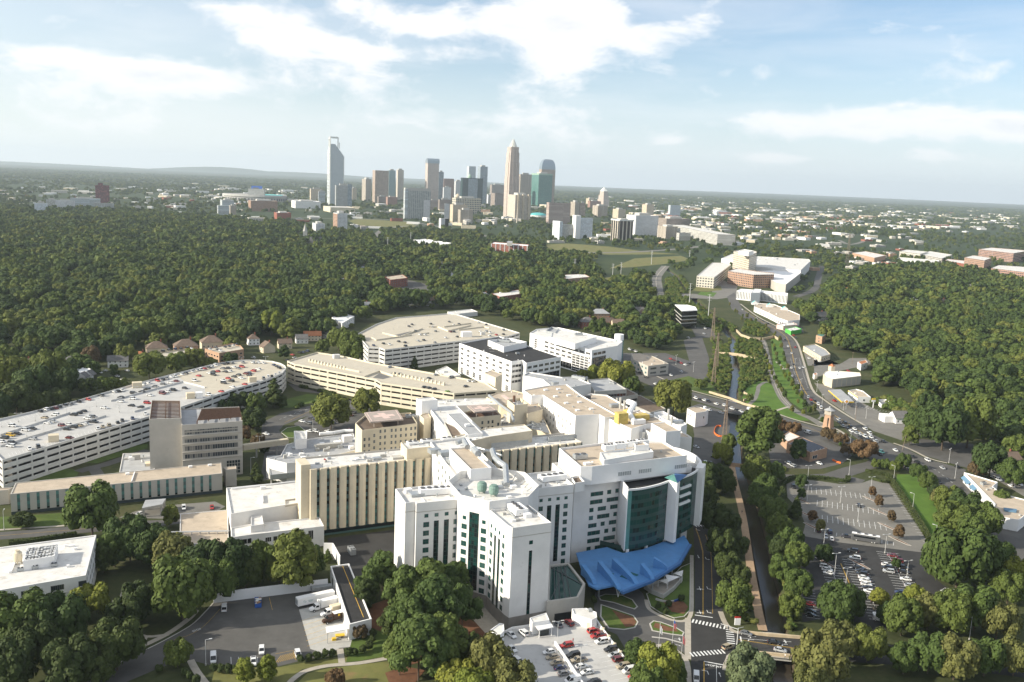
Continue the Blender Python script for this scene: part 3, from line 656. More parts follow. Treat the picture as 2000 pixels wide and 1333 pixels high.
def strip(root,A,B,u,z0,z1,w,m='glass_strip',name='window_strip'):
 L=math.hypot(B[0]-A[0],B[1]-A[1]);d=((B[0]-A[0])/L,(B[1]-A[1])/L);n=(d[1],-d[0])
 a=(A[0]+d[0]*(u-w/2)+n[0]*.05,A[1]+d[1]*(u-w/2)+n[1]*.05);b_=(A[0]+d[0]*(u+w/2)+n[0]*.05,A[1]+d[1]*(u+w/2)+n[1]*.05)
 b=MB();b.wall(a,b_,z0,z1,0);b.wall((a[0]-n[0]*.05,a[1]-n[1]*.05),a,z0,z1,1);b.wall(b_,(b_[0]-n[0]*.05,b_[1]-n[1]*.05),z0,z1,1)
 b.face([(*a,z1),(*b_,z1),(b_[0]-n[0]*.05,b_[1]-n[1]*.05,z1),(a[0]-n[0]*.05,a[1]-n[1]*.05,z1)],1)
 return b.build(name,[m,'metal_dark'],root)
hospital_tower()
# ---------------------------------------------------------------- the long ward slab with folded cream panels
def ward_slab():
 A=(-85.8,392.4);L=138.0;D=19.0
 P=[A,off(A,L),off(A,L,D),off(A,0,D)]
 t=rootat('ward_block','long ward block with cream folded panels between narrow green window strips','hospital',P)
 core=[off(A,0,.9),off(A,L,.9),off(A,L,D),off(A,0,D)]
 bld(t,core,31.3,wall='taupe_wall',roof='roof_white',par=.8)
 b=MB();n=31;bay=L/n
 for i in range(n):
  u=i*bay;w=bay-1.15
  prof=[(u,.95),(u+.25,-.35),(u+w*.5,-.62),(u+w-.25,-.35),(u+w,.95)]
  Q=[off(A,x,y)for x,y in prof]
  b.prism([off(A,u,.95),off(A,u+.25,-.35),off(A,u+w*.5,-.62),off(A,u+w-.25,-.35),off(A,u+w,.95)],3.0,31.5,0,None,True)
 b.build('facade_panel','cream_wall',t)
 for i in range(n):
  u=(i+1)*bay-.57
  strip(t,off(A,0,.85),off(A,L,.85),u,3.0,30.6,1.15,'fin_glass')
 b=MB();b.wall(off(A,-.1,.6),off(A,L,.6),0,3.0);b.build('ground_floor_glazing','fin_glass',t)
 b=MB();b.box(*off(A,-1.5,6),0,4.2,10,33.5,.462);b.build('stair_tower','cream_wall',t)
 p2=PX([(782.6,864),(795,877.5),(905,866),(958,853),(1040,841.5),(1024,829),(950,836),(883,854)],36.5)
 bld(t,p2,36.5,30.5,'cream_wall','roof_white',.5,name='upper_storey')
 b=MB();q0,q1=G(960,857,36.5),G(1047,846,36.5)
 A2=off(q0,0,-.08);b.wall(A2,off(A2,20),31.6,34.2);b.build('louvre_panel','metal_grey',t)
 clutter(t,p2,36,16,21);clutter(t,[off(A,4,3),off(A,44,3),off(A,44,17),off(A,4,17)],30.6,14,22);clutter(t,[off(A,100,3),off(A,135,3),off(A,135,17),off(A,100,17)],30.6,8,23)
 for x,y in((806,868),(833,864),(872,860)):fanunit(t,x,y,36,5,3.4,1.3,.454,2,'roof_white_bright')
 roofbox(t,736,898,30.6,4,2.4,1.1);roofbox(t,748,893,30.6,3,1.2,1.3,'concrete');roofbox(t,775,895,30.6,5,4,.8,'concrete');duct(t,[(688,902),(720,899),(735,897)],30.6,.25)
 roofbox(t,1097,860,30.6,16,2.2,2.2,'metal_grey',louvre=True)
 cx,cy=G(633,902,31);b=MB();b.tube((cx,cy,30.6),(cx,cy,33.4),.12,n=6);b.tube((cx,cy,32.2),(cx+.9,cy-.2,32.0),.42,.18,n=8,m=1);b.build('windsock',['lamp_metal','red_paint'],t)
ward_slab()
# ---------------------------------------------------------------- low hospital blocks behind the slab
def helipad(t,pts,z,mark=True):
 P=PX(pts,z);b=MB();b.prism(P,z-.7,z,0,0,True);cx=sum(p[0]for p in P)/4;cy=sum(p[1]for p in P)/4
 for p in P:q=(p[0]*.72+cx*.28,p[1]*.72+cy*.28);b.bar((*q,z-3.6),(*q,z-.7),.6)
 P=ccw(P);q=inset(P,.9);r=inset(P,1.35)
 for i in range(4):j=(i+1)%4;b.face([(*q[i],z+.02),(*q[j],z+.02),(*r[j],z+.02),(*r[i],z+.02)],1)
 e=((P[1][0]-P[0][0]),(P[1][1]-P[0][1]));L=math.hypot(*e);e=(e[0]/L,e[1]/L);f=(-e[1],e[0]);s=L*.13
 for u,v in((0,0),(1,0),(-1,0),(0,1),(0,-1)):
  c=(cx+(e[0]*u+f[0]*v)*s*1.62,cy+(e[1]*u+f[1]*v)*s*1.62)
  b.face([(c[0]+(e[0]*a+f[0]*k)*s*.8,c[1]+(e[1]*a+f[1]*k)*s*.8,z+.024)for a,k in((-1,-1),(1,-1),(1,1),(-1,1))],1)
 return b.build('helipad',['helipad_deck','helipad_paint'],t)
def helipad_blocks():
 z=29;P=PX([(694,827),(707,841),(815,827),(802,806),(712,812)],z)
 t=rootat('helipad_building','cream building with small square windows and a helipad on legs, left one of two','hospital',P)
 bld(t,P,z,wall='cream_wall',roof='roof_brown',par=1.0)
 helipad(t,[(711.5,806),(776,800.5),(788,819),(723,824.5)],z+3.2)
 A,B=G(707,841,z),G(815,827,z);K=('glass_dark','concrete',(0,1))
 for x,yy in((743,843),(752,842),(765,841),(773,840.5),(783,839.5),(793,838.5),(803,837.5),(811,836.5)):
  u,zz=uz(A,B,x,yy)
  for k in range(5):win(t,A,B,u,zz-3.3*k,1.1,1.7,K)
 for x,yy in((712,859),(721,858),(731,851)):
  u,zz=uz(A,B,x,yy)
  for k in range(4):win(t,A,B,u,zz-3.3*k,1.1,1.7,K)
 fanunit(t,803,816,28,6,3,1.6,.3,3)
 z=29;P=PX([(905,806),(919,816.5),(979,810.5),(965,797),(930,800)],z)
 t=rootat('helipad_building','cream building in the courtyard with a helipad on legs, right one of two','hospital',P)
 bld(t,P,z,wall='cream_wall',roof='rust_steel',par=1.0)
 helipad(t,[(912,792.5),(953.6,790),(971.6,801.5),(926.6,805)],z+3.2)
 A,B=G(919,816.5,z),G(979,810.5,z)
 for x,y in((942,826),(954,825),(962,824),(973,829)):
  u,zz=uz(A,B,x,y)
  for k in range(4):win(t,A,B,u,zz-3.3*k,1.2,1.8,K)
 z=33;P=PX([(838,796.5),(892,792.5),(944,843),(889,861)],z)
 t=rootat('hospital_wing','white hospital wing with a long raised spine along its pale roof','hospital',P)
 bld(t,P,z,wall='white_clean',roof='roof_white')
 bld(t,PX([(874,809),(903,807),(943,846.5),(914,849)],z+4.5),z+4.5,z-1,'white_clean','roof_grey',.3,.25,'raised_spine')
 bld(t,PX([(813,778.5),(824,784),(855,781),(845,776)],z+5),z+5,0,'white_clean','roof_white',.4,.25,'stair_tower')
 bld(t,PX([(820,811),(828,818),(842,815),(836,806)],31),31,0,'cream_wall','roof_sand',.4,.25,'lift_tower')
 A,B=G(838,796.5,z),G(889,861,z)
 wins(t,A,B,[8+6*i for i in range(8)],[28.5,25.2,21.9,18.6],1.2,1.6,('glass_pale','concrete',(0,1)))
 bld(t,PX([(868,824),(884,857),(905,854),(892,835)],35),35,32,'concrete','roof_brown',.4,.25,'plant_enclosure')
 clutter(t,P,32.1,8,31);roofbox(t,913,833,37.3,2.4,1.6,1.2,'roof_white_bright')
 P=PX([(835,782),(910,779),(980,777),(985,790),(905,792),(850,796)],26)
 t2=rootat('hospital_annex','low pale link block between the cream garage and the helipads','hospital',P);bld(t2,P,26,wall='white_wall',roof='roof_white',par=.6);clutter(t2,P,25.4,10,32)
 z=32;P=PX([(991,781),(1005,792),(1031,789),(1016,777)],z)
 t=rootat('boiler_house','square cream boiler house with open roof and rust red stack','hospital',P)
 bld(t,P,z,wall='cream_wall',roof='roof_grey',par=1.6);cx,cy=G(1004,783,z)
 b=MB();b.tube((cx,cy,30),(cx,cy,35),.8,n=10);b.build('chimney','rust_steel',t);clutter(t,P,30.4,7,33)
 P=PX([(950,776),(978,789),(1000,792),(1030,808),(1060,800),(1040,772),(1000,762),(968,768)],27)
 t=rootat('hospital_annex','sandy roofed low block with a red painted pad beside the boiler house','hospital',P);bld(t,P,27,wall='cream_wall',roof='roof_sand',par=.5)
 b=MB();b.prism(PX([(978,772),(985,770),(996,778),(989,780)],27),26.5,26.62);b.build('roof_pad','helipad_paint',t)
 duct(t,[(955,776),(975,793),(998,810),(1003,826)],27.5,.8);clutter(t,P,26.5,9,34)
 P=PX([(942,842),(957,848),(1040,838),(1077,848),(1060,812),(1040,806),(985,812)],20)
 t=rootat('hospital_annex','sunken courtyard roof crowded with pipes and plant','hospital',P);bld(t,P,20,wall='cream_wall',roof='roof_grey',par=.5,ex=False)
 clutter(t,P,19.5,30,35,1.4);duct(t,[(985,815),(1003,826),(1030,824),(1050,835)],20,.9);duct(t,[(1000,842),(1040,832)],20,.6)
 P=PX([(560,868),(600,858),(690,846),(700,878),(610,900),(560,905),(520,895),(548,890)],11)
 t=rootat('hospital_annex','low grey annex roof covered in white plant left of the ward block','hospital',P);bld(t,P,11,wall='white_wall',roof='roof_grey',par=.6)
 clutter(t,P,10.5,32,36,1.5);bld(t,PX([(574,842),(600,842),(599,857),(577,859)],16),16,10,'white_clean','roof_white',1.2,.3,'penthouse');duct(t,[(624,852),(650,850),(672,846),(690,846)],11,1.0,'roof_white_bright');roofbox(t,640,875,10.5,14,3,2.4,'concrete');roofbox(t,660,868,10.5,4,3,1.8,'white_clean');roofbox(t,678,862,10.5,5,4,3.4,'white_clean')
 P=PX([(694,868),(706,880),(716,876),(702,862)],16);bld(t,P,16,0,'cream_wall','roof_sand',.4,.3,'lift_tower')
 P=PX([(521,891),(568,887.5),(586,922),(528,928)],6);t2=rootat('hospital_annex','square slate grey canopy roof beside the curved drive','hospital',P);bld(t2,P,6,3.2,'metal_grey','roof_grey',.3,.3);b=MB()
 for p in P:b.box(p[0]*.93+sum(q[0]for q in P)/4*.07,p[1]*.93+sum(q[1]for q in P)/4*.07,0,.7,.7,3.3)
 b.build('column','concrete',t2);excl(P)
helipad_blocks()
# ---------------------------------------------------------------- large white block with sandy roofs
def white_block():
 z=32;P=[(8.2,564),(13,549.6),(19.9,552.9),(36.9,505.3),(50.5,510),(53,504),(62,507),(43.5,556),(36,586),(24,580)]
 t=rootat('treatment_block','big white windowless block with sandy stepped roofs and yellow tarpaulins','hospital',P)
 bld(t,P,z,wall='white_clean',roof='roof_sand',par=.6)
 A,B=(19.9,552.9),(36.9,505.3)
 wins(t,A,B,[6,8.5,14,19,24,26.5,33,38,44],[25.5,21.5,17.5],1.1,1.9,('glass_dark','concrete',(0,1)),skip={(2,0),(4,1),(6,2),(0,1)})
 q=[(43.4,556),(62,507),(78,512),(60,566),(50,568)];bld(t,q,30.6,wall='white_wall',roof='roof_sand',par=.8)
 q=PX([(1186,816.5),(1233,838),(1262,829),(1300,824),(1250,800),(1209,812)],31);bld(t,q,31,0,'white_clean','roof_sand',.6)
 q=PX([(1234,838),(1255,845),(1300,838),(1275,826)],28);bld(t,q,28,0,'white_wall','roof_white',.6)
 q=PX([(1272,827),(1301,843.5),(1330,841),(1300,824.5)],35);bld(t,q,35,26,'white_clean','roof_sand',.4)
 q=PX([(1277,806),(1297,819),(1330,834),(1342,828),(1295,803)],30);bld(t,q,30,0,'white_clean','roof_white',.7)
 q=PX([(1255,836),(1278,851),(1351.5,855),(1343,849),(1310,833)],29);bld(t,q,29,0,'white_wall','roof_sand',.7)
 b=MB()
 for x,y,w,d,h,r in((1213,825,6,5,6,.4),(1225,812,4,3,4,.8),(1240,820,6,4,3.4,.2),(1252,818,8,5,3,.45),(1204,816,6,3,1.2,.4)):
  cx,cy=G(x,y,31);b.box(cx,cy,30.5,w,d,h,r)
 b.build('tarpaulin','yellow_tarp',t)
 duct(t,[(1226,798),(1238,806),(1228,818),(1238,828)],31,1.6,'roof_white_bright',zs=[35,36,34,32]);roofbox(t,1246,828,30.5,8,3,2.4,'white_clean');roofbox(t,1265,815,30.5,5,3,1.6,'metal_grey')
 b=MB()
 for x,y,h in((1211,798,7),(1219,800,6),(1305,818,6),(1312,826,4)):cx,cy=G(x,y,30);b.tube((cx,cy,29.5),(cx,cy,29.5+h),.7,n=10)
 b.build('chimney','concrete',t)
 for x,y in((1066,763),(1091,761.5),(1085,776),(1111,774),(1106,789),(1132,787),(1128,803),(1155,800.5)):roofbox(t,x,y,31.4,2.4,1.6,.9,'roof_white_bright','skylight')
 roofbox(t,1084,752,31.4,4,3,2.0,'metal_grey');clutter(t,P,31.4,8,41);roofbox(t,1146,779,29.8,4,3,2,'metal_dark');roofbox(t,1200,795,30,6,3,1.8,'metal_grey');roofbox(t,1322,826,29.4,7,3,1.4,'metal_grey')
 for k,(x,y)in enumerate(((1188,855),(1200,853))):cx,cy=G(x,y,14);b=MB();b.tube((cx,cy,12),(cx,cy,26-8*k),.5,n=8);b.build('duct','taupe_wall',t)
 z=24;P=PX([(1021,733.5),(1032,726.5),(1098,737),(1122,736),(1155,750),(1110,757),(1075,753),(1060,741)],z)
 t=rootat('clinic_building','grey stepped clinic with dark ribbon windows behind the white block','hospital',P)
 bld(t,P,z,wall='white_wall',roof='roof_grey',par=.7);A,B=G(1021,733.5,z),G(1060,741,z);win(t,A,B,9,11,12,2.4,('glass_black','metal_dark',(5,0)))
 q=PX([(1147,742),(1188.6,738.6),(1224,760.5),(1162,765)],20);bld(t,q,20,0,'concrete','roof_grey',.7);A,B=q[3],q[2]
 L=math.dist(A,B);win(t,A,B,L/2,16.3,L*.96,1.8,('glass_black','metal_dark',(9,0)))
 q=PX([(1195,744),(1246,770),(1206,778),(1165,765)],15);bld(t,q,15,0,'concrete','roof_brown',.7);A,B=q[3],q[1]
 q2=PX([(1206,778),(1246,770)],15);L=math.dist(*q2)
 for zz in(11.3,7):win(t,q2[0],q2[1],L/2,zz,L*.96,1.8,('glass_black','metal_dark',(7,0)))
 clutter(t,P,23.3,6,42);fanunit(t,1132,741,23.3,11,4,2.2,-.6,4);fanunit(t,1196,750,19.3,4,2,1.2,-.6,2)
 q=PX([(1206,778),(1250,772),(1300,798),(1270,806)],9);bld(t,q,9,0,'concrete','roof_brown',.5)
 q=PX([(1246,771),(1270,779),(1281,790),(1264,784)],8);b=MB();b.prism(q,0,7);b.build('retaining_wall','brick_red',t)
white_block()
# ---------------------------------------------------------------- children's wing: white block, curved green glass front, blue canopy
def glass_front_block():
 MP=[(28.6,376.6),(48.7,386.9),(83,405.5),(72,428),(20,402)]
 t=rootat('glass_front_building','white hospital block with curved green glass front and pale fins','hospital',MP)
 bld(t,MP,36,roof='roof_white',par=.8)
 up=PX([(1092,875.5),(1134,911.5),(1157,911.5),(1342,889.5),(1296,862),(1213,861)],43);bld(t,up,43,35,'white_clean','roof_sand',1.0,name='upper_storey')
 K=('glass_green','metal_dark',(2,0));K1=('glass_green','metal_dark',(0,0));f=5.5555
 A,B=MP[0],MP[1]
 for x,y,w,k in((810,360,134,K),(943,340,42,K1),(1028,326,34,K1),(802,447,134,K),(979,420,124,K),(750,537,44,K1),(863,520,88,K),(993,500,78,K),(745,623,44,K1),(878,602,132,K),(1007,580,36,K1),(760,705,90,K),(872,685,42,K1),(980,668,80,K),(775,785,134,K),(911,762,42,K1),(993,747,36,K1),(770,867,132,K),(942,838,122,K),(719,958,44,K1),(830,940,88,K),(958,914,78,K)):
  winpx(t,A,B,[(1020+x/f,900+y/f,w/f,44/f)],k)
 for x,y,w,h in((785,1095,66,160),(930,1060,110,140)):winpx(t,A,B,[(1020+x/f,900+y/f,w/f,h/f)],('glass_green','metal_dark',(2,4)))
 b=MB();p0=off(MP[0],-5.2,2.2);b.prism([p0,off(MP[0],0,2.2),off(MP[0],0,8),off(p0,0,6)],0,37);b.build('pier','white_wall',t)
 arc=smooth([(50.9,374),(55.5,375.6),(60.5,378.8),(65.5,383),(70.6,388.4),(76.5,393.3),(81.6,399),(85.8,405.5),(88.3,411)],3)
 body=arc+[(83,414),(80.5,405),(49,386.2)]
 b=MB();u=0
 for p,q in zip(arc,arc[1:]):L=math.dist(p,q);b.wall(p,q,8.2,34.2,0,u);u+=L
 b.face([(x,y,8.2)for x,y in reversed(ccw(body))],1)
 b.build('curved_glazing',['glass_curtain','metal_dark'],t)
 r=MB();r.face([(x,y,33.2)for x,y in ccw(body)]);r.build('roof','roof_black',t)
 b=MB()
 for p,q in zip(arc,arc[1:]):b.bar((*p,34.4),(*q,34.4),.7,0,.8)
 b.build('parapet','white_clean',t)
 b=MB();b.prism([(48.7,386.6),(50.6,373.8),(51.0,373.9),(49.1,386.8)],7.5,35.4);b.build('side_wall','white_clean',t)
 b=MB();b.wall((50.9,373.9),(52.6,374.5),8.2,34.6);b.build('corner_glazing','teal_panel',t)
 b=MB();b.prism([(69.6,387.2),(72.9,383.9),(74.4,385.6),(74.0,390.6),(70.9,388.3)],8.0,35.0);b.build('fin','white_clean',t)
 b=MB();b.prism([(84.8,405.5),(88.0,404.6),(90.6,411.8),(87.6,413.5)],8.5,35.6);b.build('fin','white_wall',t)
 b=MB();b.wall((74.42,385.62),(74.02,390.62),9,34.6);b.build('colour_panel','rainbow',t)
 b=MB()
 for z in(22,25.6,29.2):b.prism([(76.0,391.6),(81.9,397.9),(81.3,398.7),(75.4,392.4)],z,z+1.0)
 b.build('balcony','white_clean',t)
 b=MB();ap=G(1317,928.5,38.5);base=PX([(1297,932.5),(1323,943.5),(1343,927.5),(1318,924)],35.2)
 for i in range(4):b.face([(*base[i],35.1),(*base[(i+1)%4],35.1),(*ap,38.6)],0 if i in(0,3)else 1)
 b.build('skylight',['teal_panel','blue_trim'],t)
 low=[(40,384),(52,377),(60,382),(70,392),(79,401),(83,412),(78,414),(60,402)]
 b=MB();u=0;lw=low[1:6]
 for p,q in zip(lw,lw[1:]):b.wall(p,q,0,8.2,0,u);u+=math.dist(p,q)
 b.wall(low[0],low[1],0,8.2,0);b.build('lobby_glazing','glass_curtain',t)
 for p in((52.2,374.9),(61,380.8),(70.2,389.4)):b=MB();b.tube((*p,0),(*p,8.25),.75,n=12);b.build('column','white_clean',t)
 arc2=smooth([(88.3,411),(89.6,420),(88,430),(83,438),(76,442)],4)
 b=MB()
 for p,q in zip(arc2,arc2[1:]):b.bar((*p,34.2),(*q,34.2),.8,0,1.2);b.wall(p,q,6,34,1)
 b.build('curved_wall',['white_clean','white_wall'],t);r=MB();r.face([(x,y,31)for x,y in ccw(arc2+[(70,432),(80,405)])]);r.build('terrace','roof_grey',t)
 excl(body);excl([(88,404),(93,420),(84,446),(70,440)])
 q=PX([(1172,884),(1180,899),(1276.5,882.5),(1266,872)],45.0);bld(t,q,45.0,42,'white_clean','roof_white',.5,name='plant_enclosure')
 for x,y in((1188,880),(1210,876.5),(1232,873),(1254,870)):fanunit(t,x,y,45,5.0,3.2,2.6,.40,3,'roof_white_bright')
 q=PX([(1237,861),(1241,871),(1268,869),(1250,859)],47);bld(t,q,47,42,'white_clean','roof_sand',.5,name='penthouse')
 fanunit(t,1133,897,42,6,3,2.2,.4,2);roofbox(t,1147,908,42,3,2,1.0,'white_clean');clutter(t,MP,35.2,6,51);clutter(t,up,42,8,52)
 for x,y in((1220,923),(1260,916),(1330,905)):u,z=uz(up[2],up[3],x,y);win(t,up[2],up[3],u,38.2,7,1.8,('metal_grey','white_clean',(5,0)),'louvre')
 q=PX([(1115,931),(1123,944),(1142,941),(1132,929)],39);bld(t,q,39,35,'white_wall','roof_brown',.8,name='plant_enclosure')
 inner=[(30.4,371),(44,378.5),(50.2,372.8),(59,377.5),(69.5,387.4),(74.5,389.5),(80,396)]
 outer=[(80.6,385),(72.5,364.6),(58.4,346),(45.7,334.5),(43.2,340.6),(36.3,336.8),(33.4,340),(31.7,353)]
 c=thing('entrance_canopy','bright blue ribbed entrance canopy below the curved glass','canopy',(52,358,0))
 cp=inner+outer;b=MB();b.prism(cp,6.4,7.1,0,0,True);b.build('canopy_roof','blue_canopy',c)
 b=MB();oo=outer[:4]
 for p,q in zip(oo,oo[1:]):b.bar((*p,6.9),(*q,6.9),1.3,0,1.1)
 b.build('canopy_edge','blue_trim',c)
 for(x0,y0),(x1,y1)in(((1139,1106),(1163,1140)),((1171,1099),(1211,1150)),((1199,1094),(1245,1140)),((1254,1104),(1276,1131)),((1277,1092),(1306,1110))):
  a0,a1=G(x0,y0,10.5),G(x1,y1,7.6);d=(a1[0]-a0[0],a1[1]-a0[1]);L=math.hypot(*d);n=(-d[1]/L*.9,d[0]/L*.9);b=MB()
  top=[(0,11.2),(.55,9.8),(.85,8.6),(1,7.2)]
  for(s0,z0),(s1,z1)in zip(top,top[1:]):
   P=[(a0[0]+d[0]*s,a0[1]+d[1]*s)for s in(s0,s1)]
   b.face([(P[0][0]-n[0],P[0][1]-n[1],z0),(P[1][0]-n[0],P[1][1]-n[1],z1),(P[1][0]+n[0],P[1][1]+n[1],z1),(P[0][0]+n[0],P[0][1]+n[1],z0)])
   for k in(-1,1):b.face([(P[0][0]+k*n[0],P[0][1]+k*n[1],7),(P[1][0]+k*n[0],P[1][1]+k*n[1],7),(P[1][0]+k*n[0],P[1][1]+k*n[1],z1),(P[0][0]+k*n[0],P[0][1]+k*n[1],z0)])
  b.build('canopy_rib','blue_canopy',c)
 for x,y in((1190,1120),(1220,1128),(1238,1122),(1262,1120)):
  cx,cy=G(x,y,7.1);b=MB();b.box(cx,cy,7.1,3.6,1.6,.12,-.7);b.build('canopy_skylight','glass_teal',c)
 b=MB();vx,vy=G(1207,1167,0)
 for dx,dy in((-1.6,0),(1.6,.6),(0,2.4)):b.tube((vx,vy,0),(vx+dx,vy+dy,6.5),.14,n=6)
 b.build('column','white_clean',c)
 for p in((60,352),(70,366),(38,345),(78,384)):b=MB();b.tube((*p,0),(*p,6.5),.35,n=8);b.build('column','metal_grey',c)
 excl(cp)
glass_front_block()
def atrium_and_booths():
 P=PX([(1071,1106),(1111,1101),(1143,1142),(1130,1169),(1068,1178)],9)
 t=rootat('atrium','low atrium with dark green glass roof between tower and canopy','hospital',P)
 bld(t,P,9.4,wall='taupe_wall',roof='glass_green',par=.7,pw=.9)
 b=MB();q=inset(ccw(P),1)
 for k in range(1,5):a,c=q[0],q[2];s=k/5;b.bar((q[4][0]*(1-s)+q[3][0]*s,q[4][1]*(1-s)+q[3][1]*s,8.85),(q[0][0]*(1-s)+q[1][0]*s,q[0][1]*(1-s)+q[1][1]*s,8.85),.25)
 b.bar((q[4][0],q[4][1],8.85),(q[2][0],q[2][1],8.85),.25);b.bar((q[0][0],q[0][1],8.85),(q[3][0],q[3][1],8.85),.2);b.build('glazing_bar','metal_dark',t)
 A,B=P[4],P[3];win(t,A,B,math.dist(A,B)*.55,2.2,7.5,4.2,('glass_black','metal_dark',(0,0)),'garage_door')
 z=4.6;D=PX([(978,1250),(1000,1229),(1136,1211),(1158,1204),(1172,1225),(1284,1375),(1060,1400),(990,1345)],z)
 d=rootat('parking_deck','pale raised parking deck in front of the near tower','parking deck',D)
 b=MB();b.prism(D,0,z-.05,0,1);b.build('deck',['concrete','deck_grey'],d);excl(D)
 b=MB()
 for p,q in zip(PX([(1158,1204),(1172,1225),(1284,1375)],z),PX([(1172,1225),(1284,1375),(1284,1376)],z)):
  if math.dist(p,q)>1:b.bar((*p,z+.4),(*q,z+.4),.4,0,.9)
 e=PX([(985,1237),(1000,1229),(1036,1224)],z)
 for p,q in zip(e,e[1:]):b.bar((*p,z+.35),(*q,z+.35),.3,0,.8)
 b.build('parapet','white_clean',d)
 g0,g1=G(1172,1225,z),G(1284,1375,z);b=MB()
 for k in range(9):s=.06+k*.11;b.box(g0[0]+(g1[0]-g0[0])*s,g0[1]+(g1[1]-g0[1])*s,z,.9,.9,1.15,.9)
 b.build('planter_post','cream_wall',d)
 m0,m1=G(1084,1259,z),G(1141,1345,z);b=MB();b.bar((*m0,z+.6),(*m1,z+.6),.5,0,1.3);b.build('divider_wall','white_clean',d)
 b=MB()
 for a0,a1,v0,n in(((1180,1247),(1262,1357),(-33,7),14),((1093,1270),(1150,1350),(-33,7),9),((1010,1278),(1042,1340),(-18,-12),6),((1093,1268),(1154,1350),(33,-7),9)):
  A,B=G(*a0,z),G(*a1,z);V=G(a0[0]+v0[0],a0[1]+v0[1],z);v=(V[0]-A[0],V[1]-A[1]);L=math.hypot(*v);nn=(-v[1]/L*.06,v[0]/L*.06)
  for i in range(n):
   s=i/(n-1);p=(A[0]+(B[0]-A[0])*s,A[1]+(B[1]-A[1])*s)
   b.face([(p[0]-nn[0],p[1]-nn[1],z-.03),(p[0]+v[0]-nn[0],p[1]+v[1]-nn[1],z-.03),(p[0]+v[0]+nn[0],p[1]+v[1]+nn[1],z-.03),(p[0]+nn[0],p[1]+nn[1],z-.03)][::1])
 b.build('bay_line','paint_white',d)
 t=thing('stair_house','white stair house with glazed front canopy on the parking deck','booth',(*G(1052,1236,z),z-.05));P=PX([(1035,1205),(1040,1214),(1073,1209),(1067,1195)],z+5)
 bld(t,P,z+4.6,z-.05,'white_clean','roof_white',.25,.2,ex=False);P2=PX([(1041,1216),(1052,1231),(1081,1225),(1072,1211)],z+3.2);b=MB();b.prism(P2,z+2.9,z+3.2,0,None,True);b.build('canopy_roof','white_clean',t)
 q=inset(ccw(P2),.5);b=MB()
 for p in q:b.box(p[0],p[1],z-.05,.3,.3,3)
 b.prism(inset(ccw(P2),1.2),z-.05,z+2.4,1);b.build('lobby',['white_clean','glass_dark'],t)
 t=thing('stair_house','white angular stair house with a single door beside the driveway','booth',(*G(1140,1213,z),z-.05));P=PX([(1117,1189),(1121,1200),(1156,1211),(1166,1206),(1165,1196),(1145,1188)],z+3.6)
 bld(t,P,z+3.6,z-.05,'white_clean','roof_white',.3,.25,ex=False);A,B=P[1],P[2];win(t,A,B,math.dist(A,B)*.82,z+1.1,1.4,2.3,('cream_wall','white_clean',(0,0)),'door');roofbox(t,1152,1194,z+3.4,1.4,1.2,.9)
 t=thing('stair_house','small white stair house with chamfered end at the left edge of the parking deck','booth',(*G(972,1244,z),z-.05));P=PX([(957,1231),(974,1243),(985,1232),(984,1219),(976,1217)],z+3.4)
 bld(t,P,z+3.4,0,'white_clean','roof_white',.25,.25);A,B=P[1],P[2];win(t,A,B,math.dist(A,B)*.5,z+1.0,1.1,2.1,('glass_dark','white_clean',(0,0)),'door')
 t=thing('terrace_cafe','walled terrace shaded by three white sail tents','terrace',(*G(1308,1145,0),0));P=PX([(1258,1142),(1272,1152),(1296,1162),(1316,1147),(1333,1128),(1322,1122)],1.8)
 b=MB();b.ring(P,.35,0,1.8);b.build('terrace_wall','concrete',t);b=MB();b.face([(x,y,.6)for x,y in ccw(P)]);b.build('terrace_floor','paving',t);excl(P)
 for pts in(((1286,1134,3.5),(1305,1131,5),(1303,1141,2.8)),((1298,1122,4.8),(1328,1127,3.2),(1305,1137,3)),((1315,1120,3.4),(1334,1114,5),(1332,1126,3))):
  Q=[(*G(x,y,zz),zz)for x,y,zz in pts];b=MB();c=tuple(sum(q[i]for q in Q)/3-(.5 if i==2 else 0)for i in range(3))
  for i in range(3):b.face([Q[i],Q[(i+1)%3],c])
  for q in Q:b.tube((q[0],q[1],0),q,.07,n=6)
  b.build('sail_tent','roof_white_bright',t)
 c=thing('fountain_wall','low curved wall with blue tiles by the crossing lawn','wall',(*G(1317,1172),0));b=MB();L=smooth(PX([(1281,1170),(1295,1174),(1312,1175),(1326,1171)],.5),4)
 for i,(p,q)in enumerate(zip(L,L[1:])):b.bar((*p,.4),(*q,.4),.5,0 if i<9 else 1,.8)
 b.build('wall',['concrete','tank_blue'],c)
atrium_and_booths()
